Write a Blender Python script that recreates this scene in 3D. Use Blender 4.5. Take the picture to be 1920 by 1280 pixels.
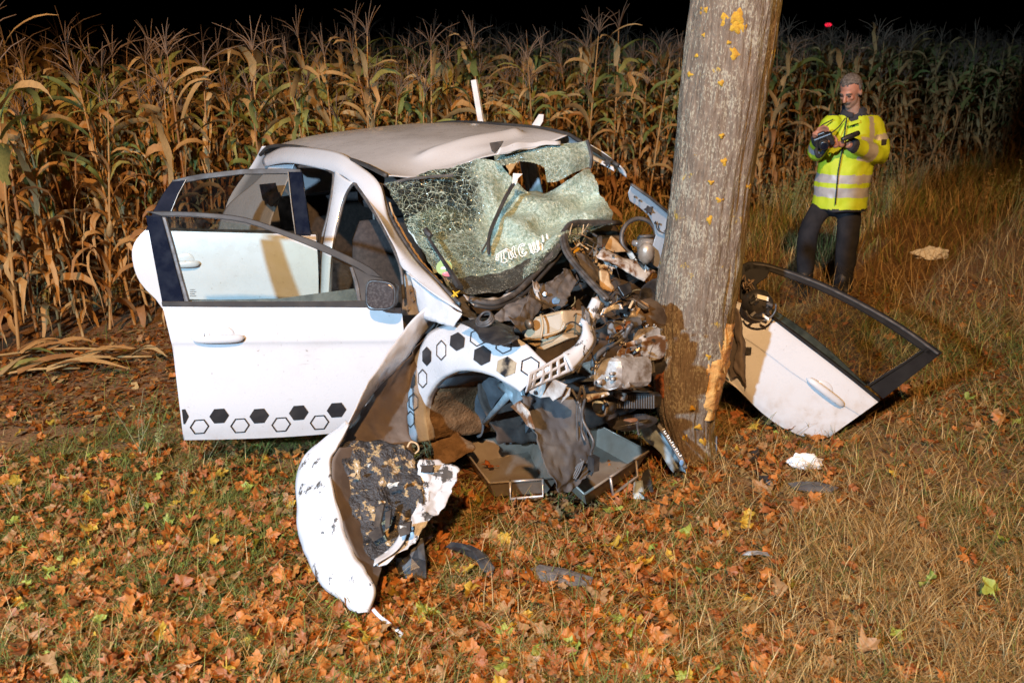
import bpy, bmesh, math, random
import numpy as np
from mathutils import Vector, Matrix, noise

for o in list(bpy.data.objects):
    bpy.data.objects.remove(o)
SC = bpy.context.scene
COL = SC.collection
R = math.radians
random.seed(7)
RNG = np.random.default_rng(11)

# ------------------------------------------------------------ camera
CAMH, PITCH, FPX = 2.11, R(17.4), 1800.0
cam = bpy.data.cameras.new('camera')
cam.sensor_width = 36.0
cam.lens = FPX / 1920.0 * 36.0
cam.clip_start, cam.clip_end = 0.05, 1500.0
cam.dof.use_dof = True
cam.dof.focus_distance = 4.9
cam.dof.aperture_fstop = 4.0
camo = bpy.data.objects.new('camera', cam)
camo.location = (0, 0, CAMH)
camo.rotation_euler = (R(90) - PITCH, 0, 0)
COL.objects.link(camo)
SC.camera = camo

# ------------------------------------------------------------ night sky, moonlight, two work lights of the rescue crew
world = bpy.data.worlds.new('World')
SC.world = world
world.use_nodes = True
wn = world.node_tree.nodes
wl = world.node_tree.links
bg = wn['Background']
sky = wn.new('ShaderNodeTexSky')
sky.sky_type = 'NISHITA'
sky.sun_disc = False
sky.sun_elevation = R(-9)
sky.sun_rotation = R(200)
wl.new(sky.outputs[0], bg.inputs[0])
bg.inputs[1].default_value = 0.05

def lamp(kind, name, loc, target, energy, color, **kw):
    d = bpy.data.lights.new(name, kind)
    d.energy, d.color = energy, color
    for k, v in kw.items():
        setattr(d, k, v)
    o = bpy.data.objects.new(name, d)
    o.location = loc
    o.rotation_euler = (Vector(target) - Vector(loc)).to_track_quat('-Z', 'Y').to_euler()
    COL.objects.link(o)
    return o

lamp('SUN', 'moon', (0, 0, 40), (5, 14, 0), 0.004, (0.75, 0.85, 1.0), angle=R(0.5))
# warm flood light on the mast behind the photographer, cool one on a stand to the left
lamp('SPOT', 'warm_floodlight', (-1.0, -9.0, 11.5), (-0.7, -6.0, 0.0), 18800, (1.0, 0.57, 0.25),
     spot_size=R(109), spot_blend=0.24, shadow_soft_size=0.2)
lamp('SPOT', 'cool_floodlight', (-4.2, -3.2, 3.8), (0.7, 4.6, -0.2), 6900, (0.46, 0.72, 1.0),
     spot_size=R(74), spot_blend=0.85, shadow_soft_size=0.12)

cy = SC.cycles
cy.max_bounces, cy.diffuse_bounces, cy.glossy_bounces, cy.transmission_bounces, cy.transparent_max_bounces = 5, 2, 2, 3, 10
vs = SC.view_settings
vs.view_transform = 'Standard'
vs.look = 'None'
vs.exposure = 0.0
vs.gamma = 1.0
vs.use_curve_mapping = False

# ------------------------------------------------------------ geometry of the view (used to measure the place)
def ray(px, py):
    x = (px - 960.0) / FPX
    y = (640.0 - py) / FPX
    c, s = math.cos(PITCH), math.sin(PITCH)
    return Vector((x, c + y * s, -s + y * c))
CAMP = Vector((0, 0, CAMH))
def PY(px, py, Y):
    d = ray(px, py)
    return CAMP + d * (Y / d.y)
def PZ(px, py, z):
    d = ray(px, py)
    return CAMP + d * ((z - CAMH) / d.z)
def PP(px, py, p, n):
    d = ray(px, py)
    return CAMP + d * ((Vector(p) - CAMP).dot(n) / d.dot(n))
# the car's own axes: u forward, v to its left, z up; origin under the front axle
CA = R(55)
CF = Vector((math.cos(CA), -math.sin(CA), 0))
CL = Vector((math.sin(CA), math.cos(CA), 0))
CO = Vector((0.469, 4.636, 0))
def CW(u, v, z):
    return CO + CF * u + CL * v + Vector((0, 0, z))
def PV(px, py, v):
    return PP(px, py, CO + CL * v, CL)
def PU(px, py, u):
    return PP(px, py, CO + CF * u, CF)

# ------------------------------------------------------------ objects
ORG = {}
def tag(o, label=None, cat=None, group=None, kind=None):
    if label: o['label'] = label
    if cat: o['category'] = cat
    if group: o['group'] = group
    if kind: o['kind'] = kind
    return o
def empty(name, loc, label=None, cat=None, group=None):
    o = bpy.data.objects.new(name, None)
    o.location = loc
    o.empty_display_size = 0.1
    COL.objects.link(o)
    ORG[o] = Vector(loc)
    return tag(o, label, cat, group)
def link(name, me, parent=None, smooth=False, origin=None):
    """mesh given in world coordinates -> object (child keeps parent's origin)"""
    o = bpy.data.objects.new(name, me)
    COL.objects.link(o)
    if parent is not None:
        org = ORG[parent]
        o.parent = parent
        ORG[o] = org
    else:
        org = Vector(origin) if origin is not None else Vector((0, 0, 0))
        o.location = org
        ORG[o] = org
    if org.length > 0:
        me.transform(Matrix.Translation(-org))
    if smooth:
        for p in me.polygons: p.use_smooth = True
    return o
def mk(name, verts, faces, mat, parent=None, smooth=False, origin=None, idx=None):
    me = bpy.data.meshes.new(name)
    me.from_pydata([tuple(v) for v in verts], [], faces)
    for m in (mat if isinstance(mat, (list, tuple)) else [mat]):
        me.materials.append(m)
    if idx is not None:
        for p, i in zip(me.polygons, idx): p.material_index = i
    me.validate()
    me.update()
    return link(name, me, parent, smooth, origin)
def mod_solid(o, t, off=-1.0):
    m = o.modifiers.new('solid', 'SOLIDIFY')
    m.thickness, m.offset = t, off
    return o
def mod_bevel(o, w, seg=2):
    m = o.modifiers.new('bevel', 'BEVEL')
    m.width, m.segments, m.limit_method = w, seg, 'ANGLE'
    m.angle_limit = R(40)
    return o
def nz(p, s=1.0, seed=0.0):
    return noise.noise(Vector((p[0] * s + seed, p[1] * s + seed * 1.7, p[2] * s - seed)))
def nz3(p, s=1.0, seed=0.0):
    return Vector((nz(p, s, seed), nz(p, s, seed + 31.3), nz(p, s, seed + 67.9)))

def crom(pts, n):
    """resample a polyline through Catmull-Rom"""
    pts = [Vector(p) for p in pts]
    m = len(pts)
    out = []
    for i in range(n):
        t = i / (n - 1) * (m - 1)
        k = min(int(t), m - 2)
        f = t - k
        p1, p2 = pts[k], pts[k + 1]
        p0 = pts[k - 1] if k > 0 else p1 * 2 - p2
        p3 = pts[k + 2] if k + 2 < m else p2 * 2 - p1
        out.append(0.5 * ((2 * p1) + (p2 - p0) * f + (2 * p0 - 5 * p1 + 4 * p2 - p3) * f * f + (3 * p1 - p0 - 3 * p2 + p3) * f ** 3))
    return out
def lin(pts, n):
    """resample a polyline evenly by length"""
    pts = [Vector(p) for p in pts]
    L = [0.0]
    for a, b in zip(pts, pts[1:]): L.append(L[-1] + (b - a).length)
    out, k = [], 0
    for i in range(n):
        t = L[-1] * i / (n - 1)
        while k < len(pts) - 2 and t > L[k + 1]: k += 1
        f = (t - L[k]) / max(1e-9, L[k + 1] - L[k])
        out.append(pts[k].lerp(pts[k + 1], min(1, max(0, f))))
    return out
def sheet(name, ctrl, nu, nv, mat, parent, thick=0.003, amp=0.0, scale=4.0, seed=0.0, smooth=True, uv=True, crumple=0.0, fn=None, mask=None, origin=None):
    """surface through a net of control points; amp = soft dents, crumple = sharp folds; mask(s,t)->keep"""
    rows = [crom(r, nu) for r in ctrl]
    cols = [crom([r[i] for r in rows], nv) for i in range(nu)]
    V = []
    for j in range(nv):
        for i in range(nu):
            p = cols[i][j]
            d = Vector((0, 0, 0))
            if amp: d += nz3(p, scale, seed) * amp
            if crumple:
                q = nz3(p, scale * 2.3, seed + 9)
                d += Vector([crumple * (abs(c) - 0.25) for c in q])
            if fn: d += fn(i / (nu - 1), j / (nv - 1))
            V.append(p + d)
    F, U = [], []
    for j in range(nv - 1):
        for i in range(nu - 1):
            if mask and not mask((i + .5) / (nu - 1), (j + .5) / (nv - 1)): continue
            F.append((j * nu + i, j * nu + i + 1, (j + 1) * nu + i + 1, (j + 1) * nu + i))
    o = mk(name, V, F, mat, parent, smooth, origin)
    if uv:
        lay = o.data.uv_layers.new(name='UVMap')
        for lp in o.data.loops:
            k = lp.vertex_index
            if k < nu * nv:
                lay.data[lp.index].uv = ((k % nu) / (nu - 1), (k // nu) / (nv - 1))
    if thick: mod_solid(o, thick, 0.0)
    return o
def ribbon(name, A, B, nu, nv, mat, parent, bulge=0.0, bdir=None, **kw):
    """band between two edge lines, optionally bulged"""
    a, b = crom(A, nu), crom(B, nu)
    ctrl = []
    for k in range(5):
        t = k / 4
        s = math.sin(t * math.pi) * bulge
        ctrl.append([p.lerp(q, t) + (bdir * s if bdir else Vector((0, 0, 0))) for p, q in zip(a, b)])
    return sheet(name, ctrl, nu, nv, mat, parent, **kw)

from mathutils.bvhtree import BVHTree
def on_surf(o):
    """find the point of a part's surface seen at a measured position, lifted a little off it"""
    me, org = o.data, ORG[o]
    t = BVHTree.FromPolygons([v.co + org for v in me.vertices], [tuple(p.vertices) for p in me.polygons])
    def f(px, py, off=0.003):
        d = ray(px, py).normalized()
        h = t.ray_cast(CAMP, d)
        k = 0
        while h[0] is None and k < 24:
            k += 1
            sx, sy = ((1, 0), (-1, 0), (0, 1), (0, -1))[k % 4]
            h = t.ray_cast(CAMP, ray(px + sx * k * .6, py + sy * k * .6).normalized())
        if h[0] is None: h = t.find_nearest(CAMP + d * 4.4)
        n = h[1]
        if n.dot(d) > 0: n = -n
        return h[0] + n * off
    return f

class MB:
    def __init__(self):
        self.v, self.f, self.m = [], [], []
    def add(self, vs, fs, m=0):
        k = len(self.v)
        self.v += [Vector(x) for x in vs]
        self.f += [tuple(i + k for i in f) for f in fs]
        self.m += [m] * len(fs)
        return self
    def tube(self, pts, r, n=8, m=0, flat=None, caps=True):
        """round tube; flat=(dir, ratio) squashes along dir"""
        pts = [Vector(p) for p in pts]
        rs = r if isinstance(r, (list, tuple)) else [r] * len(pts)
        k = len(pts)
        V = []
        up = None
        for i, p in enumerate(pts):
            t = (pts[min(i + 1, k - 1)] - pts[max(i - 1, 0)])
            if t.length < 1e-9: t = Vector((0, 0, 1))
            t.normalize()
            if up is None:
                up = Vector((0, 0, 1)) if abs(t.z) < 0.9 else Vector((1, 0, 0))
            x = t.cross(up)
            if x.length < 1e-6: x = t.orthogonal()
            x.normalize()
            y = x.cross(t).normalized()
            up = y
            for a in range(n):
                an = 2 * math.pi * a / n
                d = x * math.cos(an) + y * math.sin(an)
                if flat: d = d - flat[0] * (d.dot(flat[0]) * (1 - flat[1]))
                V.append(p + d * rs[i])
        F = []
        for i in range(k - 1):
            for a in range(n):
                b = (a + 1) % n
                F.append((i * n + a, i * n + b, (i + 1) * n + b, (i + 1) * n + a))
        if caps:
            F.append(tuple(range(n - 1, -1, -1)))
            F.append(tuple((k - 1) * n + a for a in range(n)))
        return self.add(V, F, m)
    def loft(self, rings, m=0, caps=True):
        n = len(rings[0])
        V = [p for r in rings for p in r]
        F = []
        for i in range(len(rings) - 1):
            for a in range(n):
                b = (a + 1) % n
                F.append((i * n + a, i * n + b, (i + 1) * n + b, (i + 1) * n + a))
        if caps:
            F.append(tuple(range(n - 1, -1, -1)))
            F.append(tuple((len(rings) - 1) * n + a for a in range(n)))
        return self.add(V, F, m)
    def box(self, c, ax, ay, az, m=0):
        """box from centre and three half-axis vectors"""
        c = Vector(c)
        V = [c + ax * i + ay * j + az * k for k in (-1, 1) for j in (-1, 1) for i in (-1, 1)]
        F = [(0, 2, 3, 1), (4, 5, 7, 6), (0, 1, 5, 4), (2, 6, 7, 3), (0, 4, 6, 2), (1, 3, 7, 5)]
        return self.add(V, F, m)
    def prism(self, poly, off, m=0):
        n = len(poly)
        V = [Vector(p) for p in poly] + [Vector(p) + off for p in poly]
        F = [tuple(range(n)), tuple(range(2 * n - 1, n - 1, -1))]
        F += [(i, i + n, (i + 1) % n + n, (i + 1) % n) for i in range(n)]
        return self.add(V, F, m)
    def ball(self, c, rx, ry=None, rz=None, nu=12, nv=8, m=0, ax=None, fn=None):
        ry = ry or rx; rz = rz or rx
        X, Y, Z = ax or (Vector((1, 0, 0)), Vector((0, 1, 0)), Vector((0, 0, 1)))
        V = []
        for j in range(nv + 1):
            th = math.pi * j / nv
            for i in range(nu):
                ph = 2 * math.pi * i / nu
                d = (math.sin(th) * math.cos(ph), math.sin(th) * math.sin(ph), math.cos(th))
                s = fn(d) if fn else 1.0
                V.append(Vector(c) + X * (d[0] * rx * s) + Y * (d[1] * ry * s) + Z * (d[2] * rz * s))
        F = []
        for j in range(nv):
            for i in range(nu):
                k = (i + 1) % nu
                F.append((j * nu + i, (j + 1) * nu + i, (j + 1) * nu + k, j * nu + k))
        return self.add(V, F, m)
    def build(self, name, mat, parent=None, smooth=False, origin=None):
        return mk(name, self.v, self.f, mat, parent, smooth, origin, self.m)

# ------------------------------------------------------------ materials
MATS = {}
def nt(name):
    m = bpy.data.materials.new(name)
    m.use_nodes = True
    return m, m.node_tree.nodes, m.node_tree.links
def coord(n, kind='Object'):
    return n.new('ShaderNodeTexCoord').outputs[kind]
def tex_noise(n, l, vec, scale, detail=4, rough=0.6):
    t = n.new('ShaderNodeTexNoise')
    t.inputs['Scale'].default_value = scale
    t.inputs['Detail'].default_value = detail
    t.inputs['Roughness'].default_value = rough
    if vec is not None: l.new(vec, t.inputs['Vector'])
    return t
def ramp(n, l, fac, stops):
    r = n.new('ShaderNodeValToRGB')
    e = r.color_ramp.elements
    while len(e) < len(stops): e.new(0.5)
    for k, (p, c) in zip(e, stops):
        k.position = p
        k.color = (c, c, c, 1) if isinstance(c, (int, float)) else (*c, 1)
    l.new(fac, r.inputs[0])
    return r.outputs[0]
def mixc(n, l, fac, a, b):
    m = n.new('ShaderNodeMix')
    m.data_type = 'RGBA'
    for s, v in ((0, fac), (6, a), (7, b)):
        if isinstance(v, (int, float)): m.inputs[s].default_value = v
        elif isinstance(v, tuple): m.inputs[s].default_value = (*v, 1)
        else: l.new(v, m.inputs[s])
    return m.outputs[2]
def math_(n, l, op, a, b=None):
    m = n.new('ShaderNodeMath')
    m.operation = op
    for i, v in enumerate((a, b)):
        if v is None: continue
        if isinstance(v, (int, float)): m.inputs[i].default_value = v
        else: l.new(v, m.inputs[i])
    return m.outputs[0]
def bump(n, l, h, strength=0.3, dist=0.01):
    b = n.new('ShaderNodeBump')
    b.inputs['Strength'].default_value = strength
    b.inputs['Distance'].default_value = dist
    l.new(h, b.inputs['Height'])
    return b.outputs[0]
def pmat(name, col, rough=0.5, metal=0.0, col2=None, scale=8.0, lo=0.4, hi=0.65, bmp=0.0, bscale=None, bdist=0.004, coat=0.0, spec=0.5, objvar=0.0, vec='Object', detail=5, rvar=0.0):
    """principled with a two-colour noise, bump and roughness variation"""
    m, n, l = nt(name)
    p = n['Principled BSDF']
    p.inputs['Roughness'].default_value = rough
    p.inputs['Metallic'].default_value = metal
    p.inputs['Specular IOR Level'].default_value = spec
    if coat: p.inputs['Coat Weight'].default_value = coat
    c = coord(n, vec)
    t = tex_noise(n, l, c, scale, detail)
    if col2:
        out = mixc(n, l, ramp(n, l, t.outputs[0], [(lo, 0), (hi, 1)]), tuple(col), tuple(col2))
    else:
        rgb = n.new('ShaderNodeRGB')
        rgb.outputs[0].default_value = (*col, 1)
        out = rgb.outputs[0]
    if objvar:
        oi = n.new('ShaderNodeObjectInfo')
        h = n.new('ShaderNodeHueSaturation')
        l.new(out, h.inputs['Color'])
        v = math_(n, l, 'MULTIPLY_ADD', oi.outputs['Random'], objvar)
        v.node.inputs[2].default_value = 1 - objvar / 2
        l.new(v, h.inputs['Value'])
        out = h.outputs[0]
    l.new(out, p.inputs['Base Color'])
    if rvar:
        rr = ramp(n, l, tex_noise(n, l, c, scale * 1.7, 3).outputs[0], [(0.35, max(0.02, rough - rvar)), (0.7, min(1, rough + rvar))])
        l.new(rr, p.inputs['Roughness'])
    if bmp:
        tb = tex_noise(n, l, c, bscale or scale * 4, 4)
        l.new(bump(n, l, tb.outputs[0], bmp, bdist), p.inputs['Normal'])
    MATS[name] = m
    return m
M = MATS

# white car paint with road dirt towards mud specks and fine scratches
def paint():
    m, n, l = nt('white_paint')
    p = n['Principled BSDF']
    c = coord(n)
    t1 = tex_noise(n, l, c, 3.0, 6, 0.7)
    t2 = tex_noise(n, l, c, 60.0, 2, 0.5)
    t3 = tex_noise(n, l, c, 14.0, 5, 0.65)
    base = mixc(n, l, ramp(n, l, t1.outputs[0], [(0.5, 0), (0.8, 0.35)]), (0.50, 0.505, 0.515), (0.38, 0.345, 0.30))
    sp = math_(n, l, 'MULTIPLY', ramp(n, l, t2.outputs[0], [(0.70, 0), (0.74, 1)]), ramp(n, l, t1.outputs[0], [(0.45, 0), (0.6, 0.7)]))
    base = mixc(n, l, sp, base, (0.16, 0.12, 0.08))
    mp = n.new('ShaderNodeMapping'); mp.inputs['Scale'].default_value = (14, 14, 110); mp.inputs['Rotation'].default_value = (0.12, -0.1, 0)
    l.new(c, mp.inputs[0])
    scr = tex_noise(n, l, mp.outputs[0], 1.0, 2, 0.4)
    sk = math_(n, l, 'MULTIPLY', ramp(n, l, scr.outputs[0], [(0.70, 0), (0.735, 0.55)]), ramp(n, l, tex_noise(n, l, c, 5.0, 3).outputs[0], [(0.5, 0), (0.6, 1)]))
    base = mixc(n, l, sk, base, (0.33, 0.31, 0.30))
    sep = n.new('ShaderNodeSeparateXYZ'); l.new(c, sep.inputs[0])
    low = math_(n, l, 'MULTIPLY', ramp(n, l, sep.outputs[2], [(0.14, 0.5), (0.34, 0.0)]), ramp(n, l, t3.outputs[0], [(0.42, 0.1), (0.68, 1)]))
    base = mixc(n, l, low, base, (0.30, 0.22, 0.14))
    l.new(base, p.inputs['Base Color'])
    l.new(ramp(n, l, t3.outputs[0], [(0.3, 0.20), (0.7, 0.38)]), p.inputs['Roughness'])
    p.inputs['Coat Weight'].default_value = 0.5
    p.inputs['Coat Roughness'].default_value = 0.12
    M['paint'] = m
paint()
def paint_torn():
    """white paint flaked off to bare steel and primer where the panel was folded"""
    m, n, l = nt('torn_paint')
    p = n['Principled BSDF']
    c = coord(n)
    mp = n.new('ShaderNodeMapping')
    mp.inputs['Scale'].default_value = (1, 1, 0.45)
    l.new(c, mp.inputs[0])
    t1 = tex_noise(n, l, mp.outputs[0], 16.0, 6, 0.75)
    t2 = tex_noise(n, l, c, 4.0, 3, 0.5)
    f = ramp(n, l, math_(n, l, 'ADD', math_(n, l, 'MULTIPLY', t1.outputs[0], 0.8), math_(n, l, 'MULTIPLY', t2.outputs[0], 0.35)), [(0.655, 0), (0.675, 1)])
    c1 = mixc(n, l, ramp(n, l, t2.outputs[0], [(0.4, 0), (0.7, 0.3)]), (0.50, 0.505, 0.515), (0.38, 0.345, 0.30))
    l.new(mixc(n, l, f, c1, (0.07, 0.065, 0.06)), p.inputs['Base Color'])
    p.inputs['Roughness'].default_value = 0.35
    l.new(bump(n, l, f, 0.4, 0.003), p.inputs['Normal'])
    M['torn'] = m
paint_torn()
pmat('paint_dirty', (0.50, 0.48, 0.45), 0.45, col2=(0.17, 0.105, 0.06), scale=11, lo=0.36, hi=0.68, bmp=0.2, rvar=0.15)
pmat('paint_rusty', (0.50, 0.48, 0.44), 0.45, col2=(0.13, 0.06, 0.025), scale=14, lo=0.42, hi=0.58, bmp=0.3, rvar=0.1)
pmat('black_plastic', (0.018, 0.018, 0.02), 0.45, col2=(0.05, 0.045, 0.04), scale=14, bmp=0.2, rvar=0.15)
pmat('grey_plastic', (0.055, 0.053, 0.053), 0.6, col2=(0.11, 0.10, 0.09), scale=12, bmp=0.25, rvar=0.15)
pmat('rubber', (0.045, 0.042, 0.041), 0.5, col2=(0.10, 0.09, 0.082), scale=20, rvar=0.1, bmp=0.2)
pmat('trim_dark', (0.006, 0.006, 0.007), 0.4, spec=0.3, col2=(0.012, 0.012, 0.012), scale=9)
pmat('trim', (0.030, 0.028, 0.027), 0.55, spec=0.3, col2=(0.05, 0.045, 0.04), scale=9, rvar=0.1)
pmat('gloss_black', (0.006, 0.008, 0.016), 0.06, col2=(0.014, 0.017, 0.026), scale=16, spec=0.4)
pmat('felt', (0.085, 0.078, 0.075), 0.95, col2=(0.15, 0.13, 0.115), scale=30, bmp=0.6, bscale=240, bdist=0.002, spec=0.1)
pmat('liner', (0.058, 0.056, 0.058), 0.85, col2=(0.10, 0.09, 0.08), scale=10, bmp=0.5, bscale=160, bdist=0.002, spec=0.2)
pmat('mud', (0.10, 0.058, 0.028), 0.95, col2=(0.17, 0.10, 0.05), scale=18, bmp=0.9, bscale=70, bdist=0.012, spec=0.1)
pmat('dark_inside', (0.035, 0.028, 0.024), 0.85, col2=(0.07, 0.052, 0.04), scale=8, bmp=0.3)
pmat('brown_inner', (0.075, 0.055, 0.042), 0.7, col2=(0.13, 0.10, 0.08), scale=7, bmp=0.3)
def burnt():
    m, n, l = nt('burnt_pad')
    p = n['Principled BSDF']
    c = coord(n)
    t1 = tex_noise(n, l, c, 9, 6, 0.7); t2 = tex_noise(n, l, c, 21, 5, 0.65); t3 = tex_noise(n, l, c, 5, 3)
    a = mixc(n, l, ramp(n, l, t1.outputs[0], [(0.35, 0), (0.65, 1)]), (0.016, 0.016, 0.017), (0.06, 0.055, 0.054))
    k = math_(n, l, 'ADD', math_(n, l, 'MULTIPLY', t2.outputs[0], 0.7), math_(n, l, 'MULTIPLY', t3.outputs[0], 0.5))
    b = mixc(n, l, ramp(n, l, k, [(0.665, 0), (0.69, 1)]), a, (0.36, 0.25, 0.12))
    d = mixc(n, l, ramp(n, l, k, [(0.735, 0), (0.75, 1)]), b, (0.55, 0.53, 0.49))
    l.new(d, p.inputs['Base Color'])
    p.inputs['Roughness'].default_value = 0.5
    l.new(bump(n, l, math_(n, l, 'ADD', t1.outputs[0], t2.outputs[0]), 1.0, 0.03), p.inputs['Normal'])
    M['burnt_pad'] = m
burnt()
pmat('beige_plastic', (0.30, 0.22, 0.13), 0.4, col2=(0.38, 0.29, 0.19), scale=6, rvar=0.1)
pmat('tan_foam', (0.48, 0.34, 0.19), 0.85, col2=(0.30, 0.19, 0.09), scale=14, bmp=0.4)
pmat('aluminium', (0.52, 0.51, 0.49), 0.40, metal=0.4, col2=(0.16, 0.115, 0.075), scale=15, lo=0.40, hi=0.66, bmp=0.35, rvar=0.12)
pmat('dull_alu', (0.33, 0.29, 0.24), 0.5, metal=0.35, col2=(0.13, 0.09, 0.055), scale=10, lo=0.4, hi=0.7, bmp=0.4, rvar=0.12)
pmat('steel', (0.40, 0.38, 0.36), 0.35, metal=0.5, col2=(0.28, 0.23, 0.18), scale=6, rvar=0.12, bmp=0.1)
pmat('tray_metal', (0.30, 0.26, 0.21), 0.42, metal=0.3, col2=(0.17, 0.12, 0.08), scale=5, lo=0.35, hi=0.75, rvar=0.12, bmp=0.08)
pmat('galv', (0.34, 0.40, 0.42), 0.55, metal=0.2, col2=(0.20, 0.24, 0.25), scale=11, bmp=0.3)
pmat('underseal', (0.06, 0.068, 0.075), 0.85, col2=(0.03, 0.034, 0.038), scale=14, bmp=0.6, bscale=120)
pmat('brown_metal', (0.17, 0.12, 0.075), 0.45, metal=0.5, col2=(0.08, 0.05, 0.03), scale=9, bmp=0.3)
pmat('rust', (0.19, 0.075, 0.025), 0.8, col2=(0.09, 0.04, 0.02), scale=20, bmp=0.5)
pmat('seat', (0.040, 0.036, 0.036), 0.95, col2=(0.06, 0.052, 0.05), scale=40, bmp=0.3, spec=0.1)
pmat('airbag', (0.62, 0.60, 0.54), 0.8, col2=(0.45, 0.42, 0.36), scale=5, bmp=0.25, bscale=20)
pmat('white_bag', (0.75, 0.74, 0.72), 0.5, col2=(0.6, 0.58, 0.56), scale=9)
pmat('decal_black', (0.016, 0.016, 0.018), 0.4, col2=(0.03, 0.028, 0.028), scale=10)
pmat('letter_white', (0.78, 0.76, 0.70), 0.5)
pmat('green_sticker', (0.015, 0.22, 0.08), 0.4)
pmat('pink_sticker', (0.55, 0.16, 0.18), 0.4)
pmat('blue_plastic', (0.12, 0.22, 0.36), 0.4, col2=(0.2, 0.32, 0.45), scale=9)
pmat('red_plastic', (0.5, 0.04, 0.03), 0.4)
pmat('yellow_plastic', (0.65, 0.36, 0.02), 0.4)
pmat('mirror_back', (0.02, 0.02, 0.022), 0.3)
pmat('tyre', (0.02, 0.02, 0.02), 0.85)

def glass_mat(name, tint, spec_col=(0.9, 0.95, 0.95), dirt=0.06):
    """thin window glass: see-through with fresnel reflection and a film of dust"""
    m, n, l = nt(name)
    out = n['Material Output']
    n.remove(n['Principled BSDF'])
    tr = n.new('ShaderNodeBsdfTransparent'); tr.inputs[0].default_value = (*tint, 1)
    gl = n.new('ShaderNodeBsdfGlossy'); gl.inputs[0].default_value = (*spec_col, 1); gl.inputs[1].default_value = 0.03
    df = n.new('ShaderNodeBsdfDiffuse'); df.inputs[0].default_value = (0.5, 0.48, 0.44, 1)
    fr = n.new('ShaderNodeFresnel'); fr.inputs[0].default_value = 1.5
    m1 = n.new('ShaderNodeMixShader'); l.new(fr.outputs[0], m1.inputs[0]); l.new(tr.outputs[0], m1.inputs[1]); l.new(gl.outputs[0], m1.inputs[2])
    t = tex_noise(n, l, coord(n), 7.0, 6, 0.7)
    m2 = n.new('ShaderNodeMixShader')
    l.new(ramp(n, l, t.outputs[0], [(0.4, 0.0), (0.75, dirt * 2)]), m2.inputs[0])
    l.new(m1.outputs[0], m2.inputs[1]); l.new(df.outputs[0], m2.inputs[2])
    l.new(m2.outputs[0], out.inputs[0])
    M[name] = m
glass_mat('door_glass', (0.80, 0.90, 0.86), dirt=0.03)
glass_mat('dark_glass', (0.40, 0.38, 0.34), dirt=0.006)
glass_mat('torn_glass', (0.74, 0.82, 0.72), dirt=0.012)

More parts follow.
